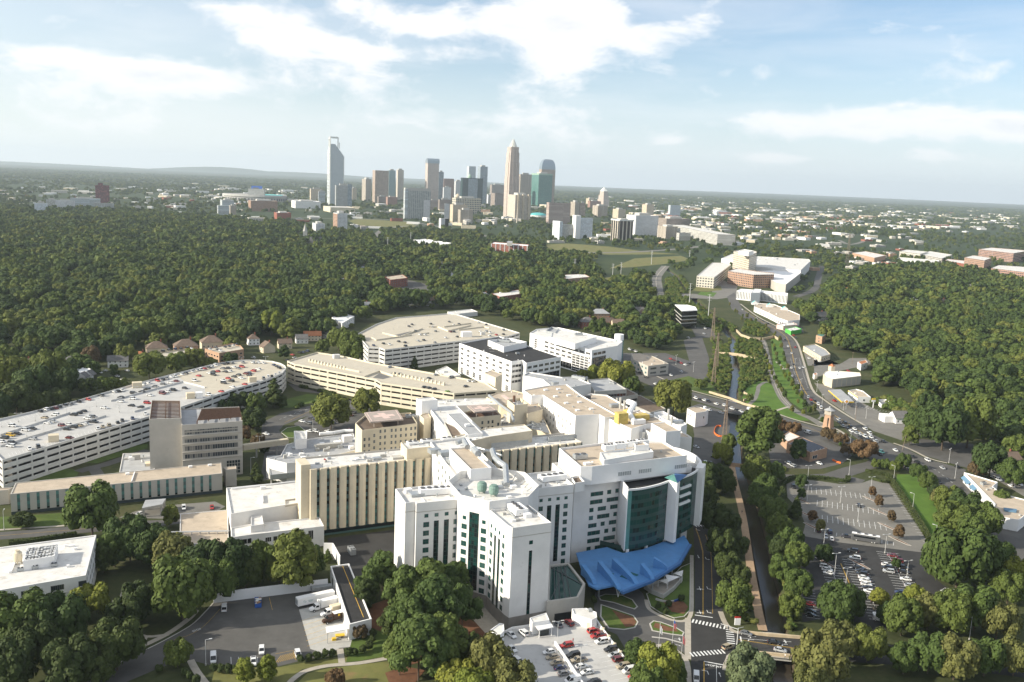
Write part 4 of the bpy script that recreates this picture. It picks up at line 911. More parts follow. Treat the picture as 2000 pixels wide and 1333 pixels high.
# ---------------------------------------------------------------- parking garages: real open storeys
def garage(name,label,P,z,nf,wall,deck,z0=0.0,bay=8.5,slot=1.25,solid=()):
 P=ccw(P);t=rootat(name,label,'garage',P);excl(P);fh=(z-z0-1.0)/nf
 s=MB();d=MB()
 for k in range(nf+1):
  za=z0+k*fh;top=z if k==nf else za+fh-slot-.25
  lo=za-.25 if k else z0
  s.ring(P,.35,lo,max(top,lo+.3)if k<nf else z,0)
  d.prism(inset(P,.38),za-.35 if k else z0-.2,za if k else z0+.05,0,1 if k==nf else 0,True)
 Q=inset(P,-.06)
 for i,a in enumerate(Q):
  b=Q[(i+1)%len(Q)];L=math.dist(a,b)
  if L<3:continue
  n=max(1,round(L/bay));dx,dy=(b[0]-a[0])/L,(b[1]-a[1])/L
  for j in range(n+1):s.box(a[0]+dx*min(max(j*L/n,.4),L-.4)-dy*.25,a[1]+dy*min(max(j*L/n,.4),L-.4)+dx*.25,z0,.8,.5,z-z0-1.15,math.atan2(dy,dx),0)
 for i in solid:
  a,b=P[i],P[(i+1)%len(P)];s.wall(a,b,z0,z,0)
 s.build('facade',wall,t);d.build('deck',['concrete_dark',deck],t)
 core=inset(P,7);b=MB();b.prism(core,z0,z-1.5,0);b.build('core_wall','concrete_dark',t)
 return t,P,z-1.0
def lowwall(t,pts,z,h=1.1,w=.3,m='garage_white',name='ramp_wall'):
 P=PX(pts,z);b=MB()
 for p,q in zip(P,P[1:]):b.bar((*p,z+h/2),(*q,z+h/2),w,0,h)
 return b.build(name,m,t)
def stairbox(t,x,y,z,w,d,h,rz,num=None,m='cream_wall'):
 cx,cy=G(x,y,z);b=MB();b.box(cx,cy,z,w,d,h,rz,0);o=b.build('stair_house',m,t)
 if num:
  n=(math.sin(rz),-math.cos(rz));n=(-math.cos(rz),-math.sin(rz))
  l=lettering('numeral',num,0,0,2.6,0,'red_paint',rot=(math.pi/2,0,rz-math.pi/2),loc=(cx+n[0]*(w/2+.03),cy+n[1]*(w/2+.03),z+h*.5),parent=o,kind=None)
  l.location=(cx+n[0]*(w/2+.03)-t.location.x,cy+n[1]*(w/2+.03)-t.location.y,z+h*.5)
 return o
G1=[(4.5,898.5),(60,875),(150,847),(290,813),(359,793),(415,774),(463,758),(507,746),(534,737),(552,728),(559,719),(557,714.5),(548,709.5),(532,705.5),(507,703),(471,703),(444,706.5),(417,711),(372,722),(327,733),(277,746),(206,766),(144,784),(61,804),(0,818),(-62,835)]
Z1=15.0
def garages():
 P=[G(x,y,Z1)for x,y in G1]
 P[1]=tuple(np.array(P[0])+(np.array(P[4])-np.array(P[0]))*.2);P[2]=tuple(np.array(P[0])+(np.array(P[4])-np.array(P[0]))*.47);P[3]=tuple(np.array(P[0])+(np.array(P[4])-np.array(P[0]))*.85)
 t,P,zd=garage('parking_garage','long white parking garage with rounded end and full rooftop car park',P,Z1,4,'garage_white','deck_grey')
 b=MB();b.face([(*G(x,y,zd+.03),zd+.03)for x,y in[(402,775),(463,754),(507,742),(533,733),(548,726),(555,719),(552,714),(540,709),(507,705.5),(471,706),(444,710),(417,715),(372,727),(345,734),(360,745),(400,757)]]);b.build('deck_topping','beige_deck',t)
 for pts in([(0,852),(72,829),(137,808)],[(216,785),(290,765),(358,747)],[(0,874),(55,857),(116,839)],[(116,839),(160,828),(207,814)],[(358,748),(380,753),(400,758.5)],[(262,806),(300,795),(320,790)]):lowwall(t,pts,zd,1.0,.35)
 for x,y,w,num in((105,862,5,'6'),(268,757,6,'6'),(372,778,5,'6'),(389,777,4,None),(493,746,5,'6')):stairbox(t,x,y,zd,w,4.4,3.6,.45,num,'white_clean' if num is None else 'cream_wall')
 b=MB()
 for s in range(46):
  for(xa,ya),(xb,yb),(vx,vy)in(((0,826),(350,735),(6,5)),((20,892),(290,816),(-4,-6)),((10,846),(140,806),(-12,-1)),((12,848),(140,809),(12,2))):
   if s<40:f=s/40;x,y=xa+(xb-xa)*f,ya+(yb-ya)*f;p,q=G(x,y,zd),G(x+vx,y+vy,zd);b.bar((*p,zd+.035),(*q,zd+.035),.12,0,.02)
 b.build('bay_line','paint_white',t)
 z=16;P=PX([(561,705),(575,711),(640,723),(733,741),(744,747.5),(887,768.5),(972,762),(946,746),(870,733),(802,721),(726,708),(667,695),(619,688)],z)
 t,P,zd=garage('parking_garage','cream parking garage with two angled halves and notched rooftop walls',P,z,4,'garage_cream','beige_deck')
 for a,c,n in(((605,707),(673,722),12),((769,733),(867,753),14)):
  A,B=G(*a,zd),G(*c,zd);b=MB();d=((B[0]-A[0]),(B[1]-A[1]));r=math.atan2(d[1],d[0])
  for i in range(n):s=i/(n-1);b.box(A[0]+d[0]*s,A[1]+d[1]*s,zd,1.1,1.4,2.3,r)
  b.build('ramp_post','garage_cream',t);lowwall(t,[a,c],zd,.9,.4,'garage_cream')
 lowwall(t,[(673,722),(702,728)],zd,1.2,.5,'garage_cream');lowwall(t,[(711,738),(741,727),(768,736)],zd,1.2,.4,'garage_cream')
 b=MB();b.face([(*G(x,y,zd+.02),zd+.02)for x,y in((728,738),(742,729),(764,737),(748,741))]);b.build('ramp_shade_patch','concrete_dark',t)  # flat dark sheet on the deck, painted for the shade inside the ramp mouth
 stairbox(t,657,700,zd,5,4,3,.5,None,'garage_white');P2=PX([(946,729),(968,738),(981,731),(960,723)],z+5);bld(t,P2,z+5,0,'garage_cream','roof_sand',.3,.25,'lift_tower')
 b=MB()
 for s in range(40):f=s/39;p,q=G(600+300*f,703+52*f,zd),G(612+300*f,700+50*f,zd);b.bar((*p,zd+.03),(*q,zd+.03),.12,0,.02)
 b.build('bay_line','paint_white',t)
 z=19;P=PX([(697,653),(735,633),(773,620.5),(872,612.5),(893,614),(1015,650),(990,657),(886.6,667),(751.6,683),(741,679),(719,678)],z)
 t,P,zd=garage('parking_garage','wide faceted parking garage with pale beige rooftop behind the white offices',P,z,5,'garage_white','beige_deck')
 for pts in([(747,652),(780,660),(812,648),(825,643.5)],[(725,661),(735,666),(804,656)],[(837,640),(855,640),(875,648),(920,637)],[(867,640),(920,633)],[(895,646),(945,640),(955,642)],[(820,654),(838,652)]):lowwall(t,pts,zd,1.2,.5,'garage_cream')
 stairbox(t,911,658,zd,9,6,4.6,.3,None,'white_clean');stairbox(t,943,655,zd,4,3,3,.3,None,'garage_white')
 b=MB();b.face([(*G(x,y,zd+.02),zd+.02)for x,y in((765,656),(800,648),(815,647),(780,657))]);b.build('ramp_shade_patch','concrete_dark',t)  # dark face laid on the deck, its tone stands in for the shaded ramp void
garages()
# ---------------------------------------------------------------- offices and blocks near the hospital
def ribbonwins(t,A,B,zs,n,w,h,kind,m0=.5):
 L=math.dist(A,B)
 for z in zs:
  for i in range(n):win(t,A,B,m0+(i+.5)*(L-2*m0)/n,z,w,h,kind)
def offices():
 z=25;P=PX([(897,670.5),(999.6,706.5),(1020,703.5),(1028,709.5),(1096,697),(975,657)],z)
 t=rootat('office_building','white five storey office with black roof and boxed penthouse','office',P)
 bld(t,P,z,wall='white_clean',roof='roof_black',par=.8);K=('glass_black','white_clean',(2,0))
 ribbonwins(t,P[0],P[1],[21.2,17.2,13.2,9.2],8,4.6,1.9,K);ribbonwins(t,P[0],P[1],[3.4],8,4.4,4.6,('glass_black','white_clean',(3,2)))
 A,B=P[3],P[4];L=math.dist(A,B)
 for zz in(21.2,17.2):ribbonwins(t,A,B,[zz],6,L/6*.72,2.0,K)
 win(t,A,B,L*.72,9.5,L*.5,10,('glass_black','metal_dark',(4,3)));ribbonwins(t,P[1],P[2],[21.2,17.2,13.2,9.2],1,math.dist(P[1],P[2])*.92,2.0,K);win(t,P[2],P[3],1.8,19,3,5.6,K)
 q=PX([(953,664.5),(984,677.5),(1029,668),(994,660)],z+4);bld(t,q,z+4,z-.9,'white_clean','roof_grey',2.2,.3,'penthouse');fanunit(t,985,668,z+1.8,10,5,2,-.3,3)
 fanunit(t,1011,692,z-.8,3,2,1.4);fanunit(t,975,684,z-.8,12,2.4,1.8,-.5,4,'roof_white_bright');clutter(t,P,z-.8,9,61)
 P=PX([(865,738),(850,724),(872,715),(900,733)],7);t2=rootat('office_annex','low white pump house between the garages and the black roofed office','building',P);bld(t2,P,7,wall='garage_white',roof='roof_white',par=.5);clutter(t2,P,6.5,5,62)
 z=22;P=PX([(1035,650.5),(1062,660),(1156,684.7),(1206,675.5),(1216,667),(1089,639.5),(1048,643)],z)
 t=rootat('office_building','white office with black glass corner, rooftop storey and rounded corner tower','office',P)
 bld(t,P,z,wall='white_clean',roof='roof_white',par=.8);A,B=P[1],P[2];L=math.dist(A,B)
 for zz in(18.6,14.8,11):ribbonwins(t,A,B,[zz],8,L/8*.7,1.9,K)
 win(t,A,B,L*.78,7.8,L*.34,15.4,('glass_black','white_clean',(3,6)));win(t,P[0],P[1],math.dist(P[0],P[1])*.45,13,5,12,('glass_black','white_clean',(3,5)));win(t,A,B,L*.5,3.6,L*.4,5,('glass_black','metal_dark',(5,1)))
 A,B=P[2],P[3];L=math.dist(A,B);win(t,A,B,L*.3,18.4,L*.5,2.4,K);win(t,A,B,L*.3,8,L*.52,15,('glass_black','metal_dark',(3,4)))
 for zz in(18.4,14,9.6):ribbonwins(t,A,B,[zz],5,1.8,2.2,('glass_black','white_clean',(0,0)),L*.6/1.2)
 cx,cy=G(1209,664,z);b=MB();b.tube((cx,cy,0),(cx,cy,z+5),4.2,n=18);b.build('corner_tower','white_clean',t)
 for a in(-2.3,-1.5,-.7):b=MB();b.box(cx+4.1*math.cos(a),cy+4.1*math.sin(a),2,.5,1.8,20,a);b.build('window_strip','glass_teal',t)
 q=PX([(1076,659),(1123,672),(1165,658),(1140,652),(1095,643),(1078,650)],z+4.2);bld(t,q,z+4.2,z-.8,'white_clean','roof_white',.5,.3,'penthouse')
 q=PX([(1066,646),(1085,650),(1092,641),(1077,638.5)],z+4.5);bld(t,q,z+4.5,z-.8,'metal_grey','roof_grey',1.4,.3,'plant_enclosure')
 fanunit(t,1130,655,z+3.7,7,4,2,.2,3);clutter(t,P,z-.8,10,63)
 z=9;P=PX([(1233,691),(1237,702.5),(1266,715.5),(1306,710.5),(1275,696),(1250,690)],z)
 t=rootat('office_building','small two storey beige office with teal window bands by the car parks','office',P);bld(t,P,z,wall='taupe_wall',roof='roof_sand',par=.5)
 ribbonwins(t,P[1],P[2],[6.4,2.6],4,3.2,1.7,('glass_teal','taupe_wall',(2,0)));ribbonwins(t,P[2],P[3],[6.4,2.6],2,7.4,1.7,('glass_dark','taupe_wall',(4,0)));clutter(t,P,8.5,6,64)
 z=10;P=PX([(1342,798),(1359,807),(1378,804),(1384,800),(1357,793)],z);t=rootat('warehouse','plain white two storey building with tiny windows beside the bridge road','building',P)
 bld(t,P,z,wall='white_wall',roof='roof_sand',par=.3);A,B=P[1],P[2];win(t,P[0],P[1],3,6.5,1,1.8);win(t,P[0],P[1],6,6.5,1,1.8);win(t,A,B,math.dist(A,B)*.85,6,1,1.6);win(t,A,B,2,2,1.2,2.4,('white_wall','metal_grey',(0,0)),'door')
 b=MB();cx,cy=G(1377,797,z);b.box(cx,cy,z-.3,1.6,1.6,1.4,.5);b.build('chimney','white_clean',t)
def trellis_block():
 z=29;T=PX([(291,819),(354.5,817),(352.5,783),(296,782)],z+3);W=PX([(355,831),(473.5,822.5),(467,794.5),(352,799)],z)
 t=rootat('research_block','beige block with rusty steel roof trellis and blank stair tower','building',W)
 bld(t,T,z+3,wall='taupe_wall',roof='roof_grey',par=1.4,name='stair_tower');bld(t,W,z,wall='taupe_wall',roof='roof_grey',par=.6)
 A,B=W[0],W[1];L=math.dist(A,B)
 for zz in(25,20.7,16.4,12.1):strip(t,A,B,L*.48,zz-1.15,zz+1.15,L*.88,'office_grid','window_band')
 b=MB()
 for zz in(23.3,19,14.7,10.4):b.bar((A[0]+.4,A[1]-.5,zz),(B[0]-.4,B[1]-.5,zz),.9,0,.25)
 b.build('sun_shelf','taupe_wall',t);win(t,A,B,L*.84,4.5,L*.24,7.5,('glass_dark','taupe_wall',(4,3)));win(t,A,B,L*.35,6.4,L*.6,1.6,('glass_black','taupe_wall',(0,0)))
 def trellis(q,z,n,k):
  b=MB()
  for i in range(n):s=(i+.5)/n;p0=[q[0][j]*(1-s)+q[3][j]*s for j in(0,1)];p1=[q[1][j]*(1-s)+q[2][j]*s for j in(0,1)];b.bar((*p0,z),(*p1,z),.24,0,.45)
  for i in range(k):s=i/(k-1);p0=[q[0][j]*(1-s)+q[1][j]*s for j in(0,1)];p1=[q[3][j]*(1-s)+q[2][j]*s for j in(0,1)];b.bar((*p0,z-.5),(*p1,z-.5),.4,0,.5)
  for p in q:b.bar((*p,z-3),(*p,z),.4)
  b.build('trellis','rust_steel',t)
 trellis(inset(ccw(T),.6),z+3,13,3);q=PX([(385,822),(472,815),(467,796),(394,799.5)],z+1.5);trellis(ccw(q),z+1.5,12,5)
 q=PX([(233,922),(300,918),(320,890),(296,884),(240,886)],6);bld(t,q,6,0,'white_wall','roof_grey',.4,.3,'podium');clutter(t,q,5.6,8,71,1.4);roofbox(t,266,897,5.6,4,3,2.6,'concrete');roofbox(t,300,908,5.6,8,4,1.4,'cream_wall')
 z=10;P=PX([(20,965.5),(434,925),(432,904),(30,943.5)],z);t=rootat('long_block','long low beige block with narrow teal window slots and sandy roof','building',P)
 bld(t,P,z,wall='taupe_wall',roof='roof_sand',par=.25,pw=.5);A,B=P[0],P[1];L=math.dist(A,B);n=22
 for i in range(n):strip(t,A,B,3.2+i*(L-5)/n,1.6,9.6,1.2,'fin_glass')
 b=MB();d=((B[0]-A[0])/L,(B[1]-A[1])/L);b.wall((A[0]+d[1]*.06,A[1]-d[0]*.06),(B[0]+d[1]*.06,B[1]-d[0]*.06),0,1.5);b.build('ground_floor_glazing','glass_dark',t)
 b=MB();a,c=G(263,923,z),G(257,941,z);b.bar((*a,z+.1),(*c,z+.1),.5,0,.5);b.build('roof_upstand','white_clean',t)
 for x,y in((249,927),(372,913),(410,910)):roofbox(t,x,y,z-.2,1.8,1.6,.8,'roof_white_bright','roof_vent')
 q=PX([(434,916),(462,915),(461,911),(434,912)],9);bld(t,PX([(441,918),(462,916),(461,910),(436,913)],9),9,0,'taupe_wall','roof_sand',.3,.3,'stair_tower')
 bld(t,PX([(-45,962),(16,957),(26,952),(-40,955)],7),7,0,'taupe_wall','roof_sand',.4,.3,'side_wing')
 c=thing('porte_cochere','flat roofed beige drop-off canopy in front of the long low block','canopy',(*G(300,1003),0));q=PX([(277,993),(317,985),(324,974),(284,977)],4.6);b=MB();b.prism(q,3.4,4.6,0,1,True);b.build('canopy_roof',['taupe_wall','roof_grey'],c);b=MB()
 for p in inset(ccw(q),.6):b.box(p[0],p[1],0,.9,.9,3.5,.4)
 b.build('column','taupe_wall',c);excl(q)
 z=14;P=PX([(451,1004),(619,976),(603,938),(442,953)],z);t=rootat('surgery_block','white stepped block with pale flat roofs left of the cream panels','hospital',P)
 bld(t,P,z,wall='white_wall',roof='roof_white',par=.5);roofbox(t,514,955,13.6,2.4,1.2,1.1,'white_clean');b=MB();a,c=G(513,967,z),G(514,982,z);b.bar((*a,z),(*c,z),.3,0,.8);a,c=G(452,955,z),G(600,938,z);b.bar((*a,z),(*c,z),.5,0,.5);b.build('roof_pipe','white_clean',t)
 q=PX([(557,988),(621,977),(609,970),(556,977)],z+.05);b=MB();b.ring(q,.3,z-.6,z+.2);b.build('roof_well','taupe_wall',t)
 q=PX([(490,1030),(632,1026),(624,1009),(500,1024)],10);q=PX([(452,1050),(494,1044),(633,1028),(624,1010),(490,1024),(451,1031)],9);bld(t,q,9,0,'white_wall','roof_white',.5);A,B=q[0],q[2]
 A,B=q[1],q[2];winpx(t,A,B,[(524,1054,12,9),(547,1051,28,9),(582,1045,27,9),(607,1045,10,18),(545,1071,30,8),(524,1073,12,8),(582,1062,27,8)],('glass_black','white_wall',(2,0)));winpx(t,q[0],q[1],[(478,1058,28,10),(478,1076,28,8)],('glass_black','white_wall',(2,0)))
 bld(t,PX([(490,1028),(515,1024),(512,1007),(490,1010)],11.5),11.5,0,'white_wall','roof_white',.5,.3,'stair_tower')
 q=PX([(350,1042),(448,1036),(446,997),(352,1004)],6);q=PX([(351,1045),(345,1058),(447,1070),(445,996),(352,1004)],6);bld(t,q,6,0,'white_wall','roof_sand',.25,.3,'low_wing')
 b=MB();a,c=G(318,1044,6),G(448,1041,6);b.bar((*a,7),(*c,7),.35);b.bar((a[0],a[1]-.8,7),(c[0],c[1]-.8,7),.3)
 for k in range(6):s=.3+k*.13;b.box(a[0]+(c[0]-a[0])*s,a[1]+(c[1]-a[1])*s,5.8,.2,1.4,1.1)
 b.build('pipe_rack','lamp_metal',t)
 s=thing('skybridge','enclosed pale footbridge spanning the curved drive','bridge',(*G(520,880),0));b=MB();a,c=G(474,874,7),G(562,862,7);b.bar((*a,7),(*c,7),3,0,3);b.build('deck_tube','cream_wall',s)
 b=MB()
 for k in(.3,.75):b.box(a[0]+(c[0]-a[0])*k,a[1]+(c[1]-a[1])*k,0,.8,.8,5.6)
 b.build('column','concrete',s)
def corner_building():
 z=15;P=PX([(-75,1166),(167.4,1124),(188,1045),(-60,1077)],z)
 t=rootat('clinic_building','white three storey clinic with louvred roof enclosure and pale cooling tower','building',P);bld(t,P,z,wall='white_wall',roof='roof_white',par=.45,pw=.5)
 A,B=P[0],P[1];K=('glass_dark','metal_dark',(5,0));f=5.5555
 L=math.dist(A,B)
 for zz in(12.2,8.3,4.4):
  for px_ in(10/f,300/f,623/f,897/f):
   u,_=uz(A,B,px_,1148);win(t,A,B,u,zz,4.2 if px_<150 else 2.6,1.9,K)
 A2,B2=P[1],P[2];ribbonwins(t,A2,B2,[12.2,8.3,4.4],7,1.7,1.9,('glass_dark','white_wall',(1,0)))
 b=MB()
 for zz in(10.3,6.4):b.ring(inset(ccw(P),-.12),.14,zz-.3,zz)
 b.build('ledge','white_clean',t)
 q=PX([(44,1094),(107,1083),(113,1063),(54,1070)],z+3.4);q=PX([(45,1096),(106,1086),(113,1063),(53,1070)],z+3.4);bld(t,q,z+3.4,z-.5,'white_clean','concrete_dark',.5,.3,'plant_enclosure')
 r=random.Random(4);b=MB();Q=ccw(q)
 for i in range(9):
  for j in range(6):
   u,v=(i+.5)/9,(j+.5)/6;x=(Q[0][0]*(1-u)+Q[1][0]*u)*(1-v)+(Q[3][0]*(1-u)+Q[2][0]*u)*v;y=(Q[0][1]*(1-u)+Q[1][1]*u)*(1-v)+(Q[3][1]*(1-u)+Q[2][1]*u)*v
   b.box(x,y,z+2.9,r.uniform(.5,1.0),r.uniform(.6,1.4),r.uniform(.3,.8),.46+r.uniform(-.4,.4))
 b.build('condenser','lamp_metal',t)
 cx,cy=G(35,1098,z);b=MB();b.lathe(cx,cy,[(1.5,z+.6),(1.55,z+2),(1.5,z+3.6),(.8,z+4.2),(.8,z+4.6),(0,z+4.5)],16)
 for a in range(5):b.box(cx+1.3*math.cos(a*1.26),cy+1.3*math.sin(a*1.26),z-.5,.3,.3,1.2)
 b.build('cooling_tower','cream_wall',t)
 for x,y in((40,1116),(69,1111.5),(106,1107)):fanunit(t,x,y,z-.45,2.2,1.2,1.2,.4,2)
 roofbox(t,129,1068,z-.45,1,1,.8,'white_clean');roofbox(t,140,1068,z-.45,2.4,.8,.6,'white_clean');roofbox(t,148,1074,z-.45,1,1,.8,'white_clean');roofbox(t,133,1108,z-.45,1,1,.8,'white_clean');b=MB();a,c=G(20,1118,z),G(28,1099,z);b.bar((*a,z),(*c,z),.8,0,.7);b.build('duct','white_clean',t)
def service_yard():
 z=6;P=PX([(645,1106),(682,1220),(726,1209),(682,1101)],z);t=rootat('loading_dock','flat black roofed loading dock with white walls beside the trucks','building',P)
 bld(t,P,z,wall='white_clean',roof='roof_black',par=.5,pw=.5)
 b=MB();a,c=G(677,1104,z),G(719,1204,z);b.bar((a[0]-1.6,a[1],z-.44),(c[0]-1.6,c[1],z-.44),.22,0,.06);b.build('roof_line','paint_yellow',t)
 A,B=P[0],P[1];L=math.dist(A,B)
 for k in range(5):win(t,A,B,L*(.15+k*.15),2.6,3,3.2,('concrete_dark','metal_grey',(0,2)),'dock_door')
 b=MB();q=PX([(636,1225),(682,1217),(681,1229),(638,1237)],4.2);b.prism(q,4.05,4.25,0,None,True)
 b.build('awning','white_clean',t);b=MB()
 for p in inset(ccw(q),.4)[:2]:b.box(p[0],p[1],0,.2,.2,4.1)
 b.build('column','metal_grey',t)
 w=thing('retaining_wall','long white retaining wall behind the service yard','wall',(*G(530,1163),0));b=MB();L=PX([(417,1178),(530,1164),(640,1150)],0)
 for p,q in zip(L,L[1:]):b.bar((*p,2),(*q,2),.5,0,4)
 b.build('wall','white_clean',w)
 w=thing('retaining_wall','tall white yard wall turning the corner by the dark asphalt','wall',(*G(645,1085),0));b=MB();L=PX([(632,1082),(650,1082),(664,1108)],0)
 for p,q in zip(L,L[1:]):b.bar((*p,2.4),(*q,2.4),.4,0,4.8)
 b.build('wall','white_clean',w)
 g=thing('generator_unit','pale grey generator container on the dark service road','generator',(*G(687,1082),0),.45);b=MB();b.box(0,0,.3,2.4,5,2.5);o=b.build('housing','metal_grey');o.parent=g;b=MB()
 for k in range(4):b.box(-.6+(k%2)*1.2,-1.5+(k//2)*3,2.8,.9,.9,.12)
 o=b.build('fan_grille','metal_dark');o.parent=g
 g=thing('dock_lift','yellow scissor lift platform under the white dock awning','lift',(*G(664,1246),0),.3);b=MB();b.box(0,0,.9,3.2,1.8,.25,0);b.box(-2.2,-1.4,0,1.4,1.2,.9,0);o=b.build('platform','yellow_paint');o.parent=g;b=MB();b.bar((-1.3,-.8,.1),(1.3,-.8,.9),.15);b.bar((1.3,-.8,.1),(-1.3,-.8,.9),.15);o=b.build('scissor_leg','metal_dark');o.parent=g
 d=thing('dumpster','blue open dumpster heaped with flattened cardboard','dumpster',(*G(504,1181),0),1.85);b=MB();q=[(-3,-1.2),(3,-1.2),(3,1.2),(-3,1.2)];b.ring(q,.1,.15,1.6);b.prism(q,.1,.3,0,None,True);o=b.build('bin','blue_paint');o.parent=d
 r=random.Random(3);b=MB()
 for i in range(26):b.box(r.uniform(-2.5,2.3),r.uniform(-.9,.9),1.0+r.random()*.6,r.uniform(.5,1.2),r.uniform(.4,.9),.25,r.uniform(0,3),r.choice((0,0,1)))
 o=b.build('cardboard',['brick_tan','paint_white']);o.parent=d
offices();trellis_block();corner_building();service_yard()
# ---------------------------------------------------------------- houses
def house(label,x,y,w,d,h,rz,wallm,roofm,kind='gable',chim=True,rh=None,name='house',cat='house',z0=0):
 cx,cy=G(x,y);t=thing(name,label,cat,(cx,cy,0),rz);rh=rh or d*.38;o=.5
 b=MB();b.prism([(-w/2,-d/2),(w/2,-d/2),(w/2,d/2),(-w/2,d/2)],0,h,0)
 if kind=='gable':
  for s in(-1,1):b.face([(s*w/2,-s*d/2,h),(s*w/2,s*d/2,h),(s*w/2,0,h+rh)])
 k=b.build('wall',wallm);k.parent=t
 r=MB()
 if kind=='gable':
  e=rh*(1+2*o/d)
  for s in(-1,1):
   q=[(-w/2-o,s*(d/2+o),h-o*rh*2/d),(w/2+o,s*(d/2+o),h-o*rh*2/d),(w/2+o,0,h+rh),(-w/2-o,0,h+rh)];q=q if s<0 else q[::-1]
   r.face(q);r.face([(p[0],p[1],p[2]-.2)for p in q][::-1])
  r.bar((-w/2-o,0,h+rh),(w/2+o,0,h+rh),.3,0,.2)
 else:
  m=max(w/2-d/2,.3);A=[(-w/2-o,-d/2-o),(w/2+o,-d/2-o),(w/2+o,d/2+o),(-w/2-o,d/2+o)];z=h-.1;L,Q=(-m,0,h+rh),(m,0,h+rh)
  r.face([(*A[0],z),(*A[1],z),Q,L]);r.face([(*A[2],z),(*A[3],z),L,Q]);r.face([(*A[1],z),(*A[2],z),Q]);r.face([(*A[3],z),(*A[0],z),L]);r.face([(*p,z)for p in A[::-1]])
 k=r.build('roof',roofm);k.parent=t
 if chim:b=MB();b.box(w*.22,d*.12,h,.9,.9,rh+1.3);c=b.build('chimney','brick_red');c.parent=k
 for s,n in((-1,max(2,int(w/3.2))),):
  for i in range(n):
   for zz in([1.7]if h<4.5 else[1.7,4.6]):
    o2=bpy.data.objects.new('window',unit_window('glass_dark','white_clean',(1,1)));C.objects.link(o2);o2.parent=t;o2.location=(-w/2+(i+.5)*w/n,-d/2,zz);o2.scale=(1.1,1,1.4)
 for zz in([1.7]if h<4.5 else[1.7,4.6]):
  o2=bpy.data.objects.new('window',unit_window('glass_dark','white_clean',(1,1)));C.objects.link(o2);o2.parent=t;o2.location=(-w/2,0,zz);o2.rotation_euler=(0,0,-math.pi/2);o2.scale=(1.1,1,1.4)
 c,s=math.cos(rz),math.sin(rz);W2,D2=w/2+2,d/2+2
 excl([(cx+u*c-v*s,cy+u*s+v*c-(6 if v<0 else 0))for u,v in((-W2,-D2),(W2,-D2),(W2,D2),(-W2,D2))])
 front([(cx-w*.45,cy),(cx+w*.45,cy)],cy*.05+14)
 return t
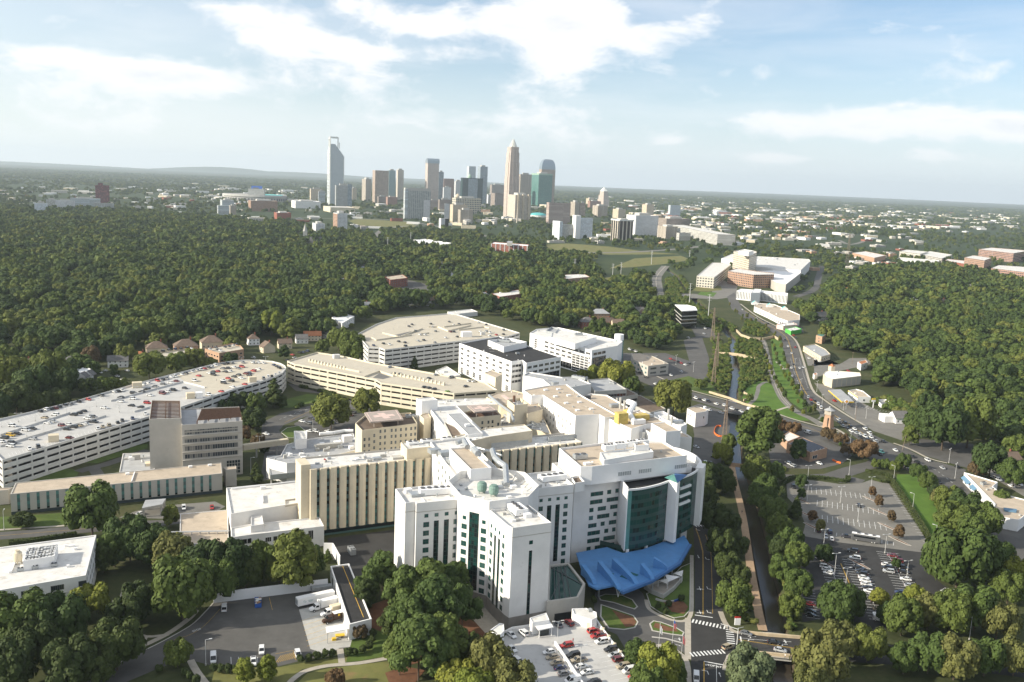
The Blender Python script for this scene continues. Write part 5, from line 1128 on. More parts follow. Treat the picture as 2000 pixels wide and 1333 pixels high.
def houses():
 Hs=[('grey roofed house with brick chimney above the white apartments',231,716,15,9,5.6,.35,'white_wall','shingle_grey','gable'),('small bungalow with orange tiled hip roof',273,702,11,9,3.4,.3,'cream_wall','terracotta','hip'),('white house with brown roofs half hidden by trees at far left',50,722,12,9,5,.6,'white_wall','shingle_brown','gable'),('dark roofed house between the trees behind the white apartments',142,716,14,9,5,.2,'white_wall','shingle_grey','hip'),('brown hip roofed condominium, leftmost of three in a row',306,696,17,13,8,.45,'cream_wall','shingle_brown','hip'),('brown hip roofed condominium, middle of three in a row',363,692,19,14,8,.45,'brick_tan','shingle_brown','hip'),('brown hip roofed condominium, rightmost of three in a row',413,684,18,14,8,.45,'cream_wall','shingle_brown','hip'),('white foursquare house with hip roof and chimney',494,673,10,10,6,.5,'white_clean','shingle_brown','hip'),('cream house with steep brown gable facing the road',522,688,9,11,5.5,-.9,'cream_wall','shingle_brown','gable'),('yellow house with brown gable roof beside the cream house',556,680,12,9,5.2,.4,'cream_wall','shingle_brown','gable'),('pale house with slate grey gable roof',589,670,11,9,5,.35,'white_wall','shingle_grey','gable'),('cream house with red orange tiled gable roof',610,665,16,9,5.5,.3,'cream_wall','terracotta','gable'),('white gabled house behind the orange tiled roof',641,660,9,10,5,-.7,'white_wall','shingle_grey','gable'),('grey hip roofed house with tall brick chimney by the brick flats',945,585,16,12,5,.4,'brick_red','roof_grey','hip'),('brown ranch house with white gable and brick chimney',842,592,19,10,3.4,.2,'white_wall','shingle_brown','gable'),('two storey grey house with white gables among the oaks',864,524,18,12,7,.3,'white_wall','shingle_grey','gable'),('white cottage with brown gable roof at the edge of the oaks',828,524,14,10,5,.3,'white_wall','shingle_brown','gable'),('long low house with pale roof patches below the oaks',886,545,22,11,4.5,.25,'white_wall','roof_grey','hip'),('grey house behind the pale roofed one',880,536,13,10,5.5,.5,'white_wall','shingle_grey','gable'),('white fronted cottage with grey roof in the central woods',988,551,10,12,5.5,-1.0,'white_clean','shingle_grey','gable'),('brick house with grey slate hip roof behind the white offices',1146,640,17,13,7,.3,'brick_red','shingle_grey','hip'),('large house with grey hip roof and brick chimney',1170,622,22,13,6.5,.2,'brick_tan','roof_grey','hip'),('tan gabled house, left of the pair beside the slate roofed brick house',1186,637,13,10,6,.5,'brick_tan','shingle_brown','gable'),('tan gabled house, right of the pair beside the slate roofed brick house',1206,640,13,10,6,.1,'cream_wall','shingle_brown','gable'),('white house with two small gables high in the central woods',1246,614,14,10,5.5,.3,'white_clean','shingle_grey','gable'),('small white gabled house with red trim beside it',1259,619,10,9,5,-.6,'white_clean','shingle_brown','gable'),('grey shingled house with dormers above the avenue',1602,626,18,13,6,.6,'white_wall','shingle_grey','gable'),('yellow cream colonial house with dormer by the corner lot',1964,912,14,9,6,.25,'cream_wall','shingle_brown','gable'),('white cottage peeping out of the eastern woods',1794,653,12,9,5,.7,'white_clean','shingle_brown','gable'),('white house with a pale hip roof in the eastern woods',1784,592,12,9,5,.4,'white_clean','roof_white_bright','hip'),('red walled house with white roof in the eastern woods',1868,574,13,9,6,.3,'brick_red','roof_white','gable'),('tan roofed house beside the red walled one',1840,594,15,9,4.5,.3,'cream_wall','shingle_brown','hip'),('grey roofed house half sunk in the eastern woods',1726,620,15,10,4.5,-.3,'white_wall','roof_grey','gable'),('slate roofed house near the brick school in the eastern woods',1896,566,13,9,6,-.5,'white_wall','shingle_grey','gable'),('small white house with bright walls low in the eastern woods',1866,668,9,8,5,.6,'white_clean','shingle_brown','gable'),('white gabled cottage among the western oaks below the church',670,556,14,10,5,.5,'white_clean','roof_grey','gable'),('pale roofed house between the western oaks',706,530,14,10,5,.2,'white_wall','roof_grey','hip'),('white sided house below the western oaks',712,606,15,10,6,.6,'white_clean','roof_grey','gable'),('cream gabled house right of the long low house',930,546,9,9,5,.4,'cream_wall','shingle_brown','gable'),('salmon walled cottage with red roof near the retail strip',1655,572,16,10,4.5,.2,'cream_wall','terracotta','hip')]
 for l,x,y,w,d,h,rz,wm,rm,k in Hs:house(l,x,y,w,d,h,rz,wm,rm,k)
houses()
# ---------------------------------------------------------------- other low buildings
def flat(label,pts,z,wall,roof,n=0,kind=None,rows=None,name='commercial_building',cat='building',par=.6,clut=4,w=1.6,h=1.6):
 P=PX(pts,z);t=rootat(name,label,cat,P);bld(t,P,z,wall=wall,roof=roof,par=par)
 if n:
  for i in(0,1):
   A,B=P[i],P[i+1];L=math.dist(A,B)
   for zz in(rows or[z-2.6]):
    k=max(1,int(n*L/25));
    for j in range(k):win(t,A,B,(j+.5)*L/k,zz,min(w,L/k*.8),h,kind or('glass_dark','white_clean',(1,0)))
 if clut:clutter(t,P,z-par+.02,clut,len(label),1.3)
 return t,P
def others():
 z=9;t,P=flat('white apartment house with flat pale roof and slate gables',[(145,730),(176,727),(182,724),(158,710),(133,713)],z,'white_wall','roof_white_bright',4,None,[6,2.6],'apartment_house','house',.3,3)
 for x,y in((161,735),(174,731)):
  cx,cy=G(x,y,8);b=MB()
  for s in(-1,1):b.face([(cx+s*4,cy-3,7.5),(cx+s*4,cy+4,7.5),(cx,cy+4,11),(cx,cy-3,11)][::s])
  b.face([(cx-4,cy-2.9,7.5),(cx+4,cy-2.9,7.5),(cx,cy-2.9,11)],1);b.build('gable',['shingle_grey','white_wall'],t)
 for lab,pts,nm in(('cream parking deck with cars on top beside the condominiums',[(303,690),(318,697),(383,687),(370,680)],'l'),('brick parking deck with white trim and cars on top',[(400,681),(428,690),(476,682),(470,675),(452,671)],'r')):
  P=PX(pts,9);t=rootat('parking_deck',lab,'parking deck',P);bld(t,P,9,wall='cream_wall' if nm=='l' else 'brick_tan',roof='beige_deck',par=.9)
  for i in(0,1):A,B=P[i],P[i+1];ribbonwins(t,A,B,[5.6,2.4],5,2.4,1.2,('glass_black','concrete',(0,0)))
 flat('white flat roofed school hall among the western trees',[(648,620),(668,632),(692,618),(672,612)],8,'white_wall','roof_white_bright',3)
 flat('red brick flats with pale roof and brick lift house',[(960,573.5),(976,580),(1028,572.5),(1012,566)],11,'brick_red','roof_white',5,None,[8.4,5,1.8],'apartment_building')
 flat('brick apartment block with sandy roof in the western woods',[(752,541),(762,547),(796,543),(786,536)],12,'brick_red','roof_sand',5,None,[9,5.6,2.2],'apartment_building')
 flat('brick office with white roof edge beside the highway ramp',[(1097,537),(1106,545),(1152,541),(1140,535)],11,'brick_tan','roof_white',6,None,[8,4.4],'office_building','office')
 flat('flat white pavilion behind the faceted garage',[(874,609),(888,614),(933,609),(920,604)],5,'white_wall','roof_white',0)
 flat('low white roofed warehouse left of the motel tower',[(808,468),(815,474),(878,482),(882,475),(830,467)],7,'white_wall','roof_white_bright',0)
 P=PX([(959,476),(1031,481),(1033,478),(964,473)],22);t=rootat('apartment_tower','long red brick apartment slab with white roof edge and pale pilasters','apartments',P);bld(t,P,22,wall='brick_red',roof='roof_white_bright',par=.8);A,B=P[0],P[1];L=math.dist(A,B)
 for i in range(9):b=MB();s=.01+i*.122;b.box(A[0]+(B[0]-A[0])*s,A[1]+(B[1]-A[1])*s-.3,0,1.6,.8,22.2,.1);b.build('pilaster','white_clean',t)
 for i in range(16):
  for zz in(18.5,15,11.5):win(t,A,B,(i+.5)*L/16,zz,1.8,1.9)
 bld(t,PX([(990,474),(1001,474.5),(1001,471.5),(991,471)],28),28,21,'concrete','roof_grey',.3,.2,'plant_enclosure')
 P=PX([(1332,609),(1362,607.5),(1358,601),(1342,597),(1318,596.5)],20);t=rootat('office_building','black glass office with bright white roof slab by the creek','office',P);bld(t,P,20,3,'glass_black','roof_white_bright',.2)
 bld(t,P,20.8,19.9,'white_clean','roof_white_bright',.3,.4,'roof_edge','roof',False);excl(P)
 b=MB()
 for zz in(6,10,14):b.ring(inset(ccw(P),-.1),.2,zz,zz+1.0)
 b.build('sun_band','concrete',t);b=MB()
 for p in inset(ccw(P),1):b.box(p[0],p[1],0,.8,.8,3.1)
 b.build('column','concrete',t)
 for pts,lab in(([(1439,568),(1469,571),(1475,566.5),(1446,564.5)],'w'),([(1482,570),(1538,577),(1539,573),(1487,567.5)],'e')):
  z=13;P=PX(pts,z)
  if lab=='w':t=rootat('office_building','white office in two wings faced with tall vertical fins','office',P)
  bld(t,P,z,wall='white_clean',roof='roof_white_bright',par=.6);A,B=P[0],P[1];L=math.dist(A,B);n=int(L/2.1)
  b=MB()
  for i in range(n):u=(i+.5)*L/n;d=((B[0]-A[0])/L,(B[1]-A[1])/L);a=(A[0]+d[0]*(u-.5)+d[1]*.05,A[1]+d[1]*(u-.5)-d[0]*.05);b.wall(a,(a[0]+d[0],a[1]+d[1]),1.5,12)
  b.build('window_strip','glass_dark',t)
 bld(t,PX([(1467,572),(1484,572),(1487,565.5),(1473,564.5)],15),15,0,'white_clean','roof_white_bright',.5,.3,'stair_tower');excl(PX([(1430,590),(1545,600),(1545,570),(1440,566)],0))
 P=PX([(1473,599),(1500,611),(1520,621),(1538,627),(1562,625),(1562,615),(1553,611),(1512,594.5),(1474,592)],7);t=rootat('retail_row','white retail row with small gable parapets along its car park','shop',P);bld(t,P,7,wall='white_clean',roof='roof_sand',par=.7)
 for i in(0,1,2):A,B=P[i],P[i+1];ribbonwins(t,A,B,[2.2],5,3,2.6,('glass_dark','white_clean',(1,0)))
 for x,y in((1474,594),(1503,599),(1532,605)):cx,cy=G(x,y,7);b=MB();b.prism([(cx-4,cy-2),(cx+4,cy-2),(cx+4,cy+2),(cx-4,cy+2)],6,8.5);b.face([(cx-4,cy-2.05,8.5),(cx+4,cy-2.05,8.5),(cx,cy-2.05,11.5)]);b.face([(cx-4,cy-2,8.5),(cx,cy-2,11.5),(cx,cy+2,11.5),(cx-4,cy+2,8.5)],1);b.face([(cx,cy-2,11.5),(cx+4,cy-2,8.5),(cx+4,cy+2,8.5),(cx,cy+2,11.5)],1);b.build('gable',['white_clean','teal_roof'],t)
 clutter(t,P,6.3,9,81,1.4)
 t,P=flat('small pink fronted shop below the white retail row',[(1517,634),(1530,637),(1558,634),(1545,628)],5,'helipad_paint','roof_white',0);t,P=flat('small shop with bright green awning band',[(1534,642),(1545,647),(1566,643),(1553,638)],4.5,'green_paint','roof_white',0)
 t,P=flat('narrow brick house with green hip roof by the avenue',[(1594,655),(1606,658),(1613,654),(1602,650)],8,'brick_tan','teal_panel',2,None,[5.5,2.2],'commercial_building','building',.3,0)
 t,P=flat('pale yellow strip of shops with white parapet',[(1569,676),(1604,697),(1622,692),(1612,682),(1592,672)],5.5,'cream_wall','roof_grey',5,None,[2.4],'retail_row','shop')
 t,P=flat('white cottage shop with arched front by the side street',[(1675,707),(1682,712),(1695,708),(1690,703)],6,'white_clean','terracotta',1,None,[3],'commercial_building','shop',.3,0)
 P=PX([(1608,731),(1612,736),(1626,741),(1682,734.5),(1680,728),(1640,725),(1620,723.5),(1612,726)],7.5);t=rootat('warehouse','cream warehouse with broad white roof and small cupola tower','building',P);bld(t,P,7.5,wall='cream_wall',roof='roof_white_bright',par=.3)
 A,B=P[2],P[3];L=math.dist(A,B);b=MB();d=((B[0]-A[0])/L,(B[1]-A[1])/L)
 for i in range(6):
  u0,u1=i*L/6+.4,(i+1)*L/6-.4;a=(A[0]+d[0]*u0+d[1]*.05,A[1]+d[1]*u0-d[0]*.05);b.wall(a,(a[0]+d[0]*(u1-u0),a[1]+d[1]*(u1-u0)),.3,6.8)
 b.build('wall_panel','taupe_wall',t);cx,cy=G(1624,724,7.5);b=MB();b.box(cx,cy,5,4,4,6.5,.3);b.lathe(cx,cy,[(3.4,11.5),(0,13.6)],4,1);b.build('cupola',['cream_wall','terracotta'],t);clutter(t,P,7.3,3,83)
 flat('tiny white ticket hut with orange roof by the avenue',[(1588,730),(1591,733),(1597,731),(1594,728)],4,'white_clean','terracotta',0,par=.2,clut=0)
 t=thing('station_canopy','flat white fuel canopy with yellow edge stripe','canopy',(*G(1642,788),0));P=PX([(1618,762),(1644,784.5),(1668,784.5),(1642,760.5)],5.2);b=MB();b.prism(P,4.3,5.2,0,1,True);b.build('canopy_roof',['paint_white','roof_grey'],t);excl(P)
 b=MB();A,B,D_=P[0],P[1],P[2];b.bar((*A,4.75),(*B,4.75),.12,0,.85);b.bar((*B,4.75),(*D_,4.75),.12,0,.85);b.build('edge_stripe','yellow_paint',t);b=MB()
 for s in(.2,.5,.8):
  for k in(.25,.75):x=(P[0][0]*(1-s)+P[1][0]*s)*(1-k)+(P[3][0]*(1-s)+P[2][0]*s)*k;y=(P[0][1]*(1-s)+P[1][1]*s)*(1-k)+(P[3][1]*(1-s)+P[2][1]*s)*k;b.box(x,y,0,.5,.5,4.4);b.box(x+1,y,0,1,.6,1.5)
 b.build('column','metal_grey',t)
 t,P=flat('white filling station shop with yellow fascia',[(1657,763),(1675,775.5),(1701,776),(1686,764),(1672,760)],4.6,'white_clean','roof_sand',2,None,[2]);b=MB();b.bar((*P[0],4.1),(*P[1],4.1),.7,0,.6);b.build('fascia','yellow_paint',t)
 s=thing('station_sign','round white filling station sign with red and yellow emblem','sign',(*G(1652,800),0));cx,cy=G(1652,800);b=MB();b.box(cx,cy,0,.4,.4,5);b.build('post','metal_grey',s);b=MB();b.tube((cx,cy-.2,6),(cx,cy+.2,6),1.5,n=18);b.tube((cx,cy-.26,6),(cx,cy-.2,6),1.0,n=14,m=1);b.tube((cx,cy-.30,6),(cx,cy-.26,6),.65,n=12,m=2);b.build('sign_face',['white_clean','red_paint','yellow_paint'],s)
 s=thing('roadside_sign','square yellow and white price sign beyond the filling station','sign',(*G(1705,797),0));cx,cy=G(1705,797);b=MB();b.box(cx,cy,0,.5,.5,5);b.build('post','white_clean',s);b=MB();b.box(cx,cy,4.6,3,.4,1.6,.2,0);b.box(cx,cy,6.2,3,.42,1.2,.2,1);b.build('sign_face',['white_clean','yellow_paint'],s)
 t=house('white drive-through restaurant with grey gabled roof and green trim',1762,824,16,12,4,.1,'white_clean','shingle_grey','gable',False,4,'restaurant','restaurant');b=MB();b.box(-11,1,0,8,9,4.6);b.box(-11,-1,4.6,7,1,1.2);o=b.build('side_wing','white_clean');o.parent=t;b=MB();b.box(0,-6.2,3.3,16,.3,.5);o=b.build('fascia','green_paint');o.parent=t
 flat('white walled dumpster yard beside the filling station',[(1712,781),(1722,790),(1742,788),(1730,780)],3,'white_clean','concrete',0,par=1.8,clut=3)
 P=PX([(1537,866),(1583,884),(1616,875.5),(1568,855)],6);t=rootat('bank_branch','tan brick bank with rows of solar panels on its roof','building',P);bld(t,P,6,wall='brick_tan',roof='roof_white',par=.6)
 for k in range(4):
  s0,s1=.1+k*.22,.26+k*.22;q=[tuple(P[0][j]*(1-s)*(1-v)+P[3][j]*s*(1-v)+P[1][j]*(1-s)*v+P[2][j]*s*v for j in(0,1))for s,v in((s0,.06),(s0,.94),(s1,.94),(s1,.06))]
  b=MB();b.face([(*q[0],5.6),(*q[1],5.6),(*q[2],6.3),(*q[3],6.3)]);b.build('solar_panel','solar_panel',t)
 bld(t,PX([(1526,853),(1538,863),(1563,853),(1541,843)],5.4),5.4,0,'brick_tan','roof_white',.4,.3,'side_wing');win(t,P[0],P[1],8,2.4,6,2);win(t,P[1],P[2],5,2.4,5,2)
 P=PX([(1883,922.5),(1943,984),(1937,1006),(1990,1016),(2010,1000),(2010,978),(1955,964),(1939,950),(1949,942)],6);t=rootat('retail_row','white angular shop row with blue awnings at the right edge','shop',P);bld(t,P,6,wall='white_clean',roof='roof_sand',par=.5)
 A,B=P[0],P[1];L=math.dist(A,B);d=((B[0]-A[0])/L,(B[1]-A[1])/L)
 for u0,u1 in((1,14),(17,25)):
  b=MB();n=(d[1],-d[0]);a=(A[0]+d[0]*u0,A[1]+d[1]*u0);c=(A[0]+d[0]*u1,A[1]+d[1]*u1);b.face([(a[0]+n[0]*1.8,a[1]+n[1]*1.8,2.8),(c[0]+n[0]*1.8,c[1]+n[1]*1.8,2.8),(*c,4.4),(*a,4.4)]);b.build('awning','metal_blue',t)
 ribbonwins(t,A,B,[1.5],6,3,2,('glass_dark','white_clean',(1,0)));fanunit(t,1920,947,5.5,3,2,1.5);clutter(t,P,5.5,4,85);q=PX([(1960,992),(1962,997),(1985,1000),(1986,995)],6.2);b=MB();b.prism(q,5.6,6.3);b.build('roof_awning','metal_blue',t)
 z=46;P=PX([(1433,490.5),(1464,498),(1478,494),(1477,491),(1448,487.5)],z);t=rootat('mixed_use_complex','cream tower and brick podium complex beyond the creek park','building',P);bld(t,P,z,wall='resi_cream',roof='roof_white',par=1)
 bld(t,PX([(1443,490),(1462,493),(1472,490),(1452,487)],52),52,45,'white_wall','roof_white',.5,.3,'penthouse')
 bld(t,PX([(1422,529),(1431,531),(1472,537),(1512,536.5),(1512,533.5),(1478,530),(1440,524)],22),22,0,'brick_offices','roof_white',.8,.4,'podium')
 bld(t,PX([(1361,539),(1395,542),(1428,517),(1416,513.5),(1391,513)],18),18,0,'pale_offices','roof_white',.8,.4,'podium');bld(t,PX([(1476,521),(1564,528),(1583,510),(1580,506.5),(1478,501)],18),18,0,'white_wall','roof_white',.6,.4,'retail_hall');bld(t,PX([(1477,529),(1515,552),(1535,556),(1566,532),(1540,527)],14),14,0,'taupe_wall','roof_white_bright',.6,.4,'retail_hall');bld(t,PX([(1409,505),(1436,508),(1436,500),(1430,496)],14),14,0,'white_wall','roof_white',.4,.4,'retail_hall')
 clutter(t,PX([(1476,521),(1564,528),(1583,510),(1478,501)],18),17.4,14,87,2.4)
 for lab,pts,z,wm in(('tall red brick hospital block with flat roof in the eastern distance',[(1884,503),(1923,509),(1937,504),(1900,499)],26,'brick_offices'),('long brick and glass hospital wing right of the tall brick block',[(1912,487),(1980,495),(2010,490),(1935,484)],24,'brick_bands'),('low tan brick school with pointed roof at the right edge',[(1936,524),(2010,533),(2010,522),(1950,518)],14,'brick_bands'),('long cream offices with arcaded front in the eastern distance',[(1757,491),(1798,496),(1812,492),(1770,488)],16,'pale_offices'),('open parking deck right of the cream offices',[(1798,497),(1840,505),(1860,498),(1815,491)],13,'garage_bands'),('low white sheds in front of the cream offices',[(1750,507),(1830,514),(1835,509),(1757,503)],9,'white_wall'),('red brick school wing left of the cream offices',[(1665,494),(1708,504),(1730,499),(1690,491)],11,'brick_tan'),('dark brick hall between the sheds and the tall brick block',[(1846,509),(1886,516),(1890,510),(1850,506)],11,'brick_red')):
  flat(lab,pts,z,wm,'roof_white',0,name='campus_building')
 t=thing('clock_tower','short tapering brick clock tower with pale lantern top','tower',(*G(1617,836),0));cx,cy=G(1617,836);b=MB();b.lathe(cx,cy,[(4.0,0),(2.9,9.5)],4);b.build('shaft','brick_tan',t);b=MB();b.lathe(cx,cy,[(3.5,9.5),(3.3,12),(3.7,12.1),(3.7,12.5)],4);b.build('lantern','paving',t);b=MB();b.lathe(cx,cy,[(3.9,12.5),(.6,14.2),(.6,15),(0,15.2)],8);b.build('roof','roof_grey',t);b=MB();b.box(cx-1.2,cy-2.3,1.5,1.0,.4,6,.78);b.build('window','glass_dark',t)
 t=thing('footbridge','arched tan footbridge over the creek in the park','bridge',(*G(1440,697),0));A,B=G(1402,691,.6),G(1481,703,.6);L=math.dist(A,B);d=((B[0]-A[0])/L,(B[1]-A[1])/L);n=(-d[1],d[0]);b=MB();N=14
 def zt(s):return.8+1.6*(1-(2*s-1)**2)
 def zb(s):return-3.2+4.6*(1-(2*s-1)**2)
 for i in range(N):
  s,e=i/N,(i+1)/N;p=[(A[0]+d[0]*L*x,A[1]+d[1]*L*x)for x in(s,e)]
  for k in(-1.8,1.8):
   q=[(x+n[0]*k,y+n[1]*k)for x,y in p];f=[(*q[0],zb(s)),(*q[1],zb(e)),(*q[1],zt(e)+1),(*q[0],zt(s)+1)];b.face(f if k<0 else f[::-1])
  q=[(p[0][0]-n[0]*1.8,p[0][1]-n[1]*1.8,zt(s)),(p[1][0]-n[0]*1.8,p[1][1]-n[1]*1.8,zt(e)),(p[1][0]+n[0]*1.8,p[1][1]+n[1]*1.8,zt(e)),(p[0][0]+n[0]*1.8,p[0][1]+n[1]*1.8,zt(s))];b.face(q)
  b.face([(x,y,zb(s)if k in(0,3)else zb(e))for k,(x,y,_)in enumerate(q)][::-1])
 b.build('arch','path_stone',t)
 for lab,pts,h in(('curved stone retaining wall below the fountain plaza',[(1438,648),(1447,657),(1466,664),(1490,665),(1512,660),(1521,666)],2.6),('pale stone parapet along the park side of the road bridge',[(1385,768),(1425,780),(1452,791),(1500,804)],1.6),('zigzag stone wall by the creekside lawn',[(1453,769),(1465,776),(1457,783),(1452,784)],1.6),('stone parapet of the near road bridge, upstream side',[(1457,1238),(1500,1243),(1579,1249)],1.1),('stone parapet of the near road bridge, downstream side',[(1440,1275),(1490,1279),(1553,1285)],1.1)):
  t=thing('stone_wall',lab,'wall',(*G(*pts[1]),0));b=MB();L=PX(pts,0)
  for p,q in zip(L,L[1:]):b.bar((*p,h/2),(*q,h/2),.7,0,h)
  b.build('wall','path_stone',t)
 t=thing('barrier_fence','curved orange construction barrier on the hospital back lot','barrier',(*G(1400,845),0));b=MB();L=smooth(PX([(1408,834),(1400,834),(1396,840),(1395,847),(1402,853),(1412,854)],0),3)
 for p,q in zip(L,L[1:]):b.bar((*p,.6),(*q,.6),.25,0,1.1)
 b.build('barrier','orange',t)
 t=thing('barrier_fence','small red and white barrier by the bank driveway','barrier',(*G(1634,904),0));b=MB();L=PX([(1626,900),(1634,904),(1642,906)],0)
 for i,(p,q)in enumerate(zip(L,L[1:])):b.bar((*p,.5),(*q,.5),.5,0,1.0)
 b.build('barrier','orange',t)
 b=thing('road_bridge','concrete road bridge over the creek at the crossing','bridge',(*G(1500,1262),0));m=MB();P=PX([(1442,1238),(1579,1250),(1553,1287),(1437,1275)],0);m.prism(P,-1.3,-.1,0,None,True);m.build('deck','concrete',b)
 b=thing('road_bridge','wide road bridge over the creek by the park','bridge',(*G(1430,795),0));m=MB();P=PX([(1405,780),(1452,792),(1470,812),(1408,801)],0);m.prism(P,-1.3,-.1,0,None,True);m.build('deck','concrete',b)
 b=thing('footbridge','small tan footbridge across the creek by the trees','bridge',(*G(1440,912),0));m=MB();A,B=G(1427,909,.4),G(1456,912,.4);m.bar((*A,.35),(*B,.35),3,0,.5);m.bar((A[0],A[1]-1.4,1.1),(B[0],B[1]-1.4,1.1),.2,0,.9);m.bar((A[0],A[1]+1.4,1.1),(B[0],B[1]+1.4,1.1),.2,0,.9);m.build('deck','path_tan',b)
mat('metal_blue',(.12,.22,.32),.5,.1);mat('path_stone',(.50,.40,.27),.9,.2,.5)
facade('resi_cream',(.60,.53,.42),(.03,.04,.05),4.2,3.6,.5,.52)
facade('brick_offices',(.40,.25,.17),(.04,.05,.06),4.0,3.8,.55,.5)
facade('brick_bands',(.40,.24,.18),(.05,.06,.07),5.0,4.0,.8,.5)
facade('pale_offices',(.60,.56,.48),(.04,.05,.06),4.5,4.2,.6,.5)
facade('garage_bands',(.58,.55,.50),(.03,.03,.03),9,3.3,.92,.42)
others()
# ---------------------------------------------------------------- the towers downtown
YAW=.42
def fac(n,*a,**k):facade(n,*a,**k);return n
fac('t_pale_glass',(.60,.63,.64),(.27,.33,.36),3.2,4.0,.80,.62,(.30,.36,.38))
fac('t_stripes',(.66,.67,.66),(.10,.14,.17),60.,4.0,1.,.5)
fac('t_brown',(.42,.33,.26),(.20,.16,.13),2.4,4.0,.5,1.0)
fac('t_cream',(.58,.49,.36),(.18,.16,.14),3.2,3.6,.45,.55)
fac('t_beige',(.52,.45,.35),(.14,.13,.13),3.0,60.,.5,1.)
fac('t_rose',(.52,.44,.38),(.22,.19,.18),2.6,4.0,.55,.55)
fac('t_rosestripe',(.54,.43,.37),(.10,.09,.09),60.,3.8,1.,.45)
fac('t_teal',(.40,.46,.44),(.09,.20,.21),3.4,3.4,.75,.8,(.16,.26,.26))
fac('t_grey',(.42,.42,.40),(.15,.17,.18),3.0,3.8,.7,.5)
fac('t_darkgreen',(.03,.055,.055),(.010,.032,.034),3.0,4.0,.9,.85,(.03,.06,.06))
fac('t_greenglass',(.12,.24,.21),(.03,.12,.105),3.0,4.0,.85,.8,(.10,.20,.17))
fac('t_bluegrey',(.30,.34,.37),(.13,.17,.20),3.0,4.0,.7,.7)
fac('t_white',(.66,.66,.66),(.12,.13,.15),3.6,3.6,.45,.5)
fac('t_whiteblue',(.66,.69,.72),(.22,.27,.31),3.4,3.2,.5,.55)
fac('t_columns',(.58,.53,.44),(.035,.032,.03),12.,80.,.70,1.)
fac('t_frame',(.60,.54,.42),(.06,.07,.08),8.,9.,.62,.68)
fac('t_redglass',(.20,.07,.07),(.10,.035,.04),4.,4.,.8,.8,(.24,.08,.08))
fac('t_balcony',(.46,.46,.44),(.10,.14,.15),7.,3.4,.72,.6,(.24,.28,.28))
fac('t_darkbrown',(.30,.25,.21),(.08,.07,.07),3.,4.,.5,.5)
fac('t_condo',(.58,.51,.42),(.14,.14,.14),5.,3.3,.55,.5)
fac('t_brick',(.36,.22,.17),(.06,.05,.05),4.,3.6,.5,.5)
fac('t_garage',(.60,.58,.53),(.10,.10,.10),40.,3.4,1.,.42)
mat('t_copper',(.30,.42,.33),.6,.15,.1);mat('t_steel',(.30,.36,.40),.3,.1,.1,.6,.6);mat('t_crown',(.70,.70,.66),.5,.08,.1);mat('t_blue',(.06,.14,.34),.25,.1,.05,.6)
def corner(x0,xs,x1,yb,yaw=YAW):
 s=SCL(xs,yb);w=(x1-xs)/s/math.cos(yaw);d=max((xs-x0)/s/math.sin(yaw),w*.25)if xs>x0 else w*.8
 c=G(xs,yb);a=(math.cos(yaw),math.sin(yaw));n=(-a[1],a[0])
 return[c,(c[0]+a[0]*w,c[1]+a[1]*w),(c[0]+a[0]*w+n[0]*d,c[1]+a[1]*w+n[1]*d),(c[0]+n[0]*d,c[1]+n[1]*d)]
def lerp2(P,u,v):return tuple((P[0][j]*(1-u)+P[1][j]*u)*(1-v)+(P[3][j]*(1-u)+P[2][j]*u)*v for j in(0,1))
def sub(P,u0,u1,v0,v1):return[lerp2(P,u0,v0),lerp2(P,u1,v0),lerp2(P,u1,v1),lerp2(P,u0,v1)]
def tower(label,x0,xs,x1,yt,yb,m,roof='roof_grey',pent=True,yaw=YAW,name='office_tower',cat='tower',par=1.2,base=None):
 P=corner(x0,xs,x1,yb,yaw);z=HZ(xs,yb,yt);t=rootat(name,label,cat,P)
 bld(t,P,z,wall=m,roof=roof,par=par,pw=.8)
 if pent:
  q=sub(P,.25,.75,.25,.75);bld(t,q,z+min(8,z*.08+2),z-par-.1,'concrete' if pent is True else pent,roof,.4,.5,'penthouse')
 if base:bld(t,inset(ccw(P),-min(14,z*.12)),base,0,m,'roof_white',.8,.6,'podium')
 return t,P,z
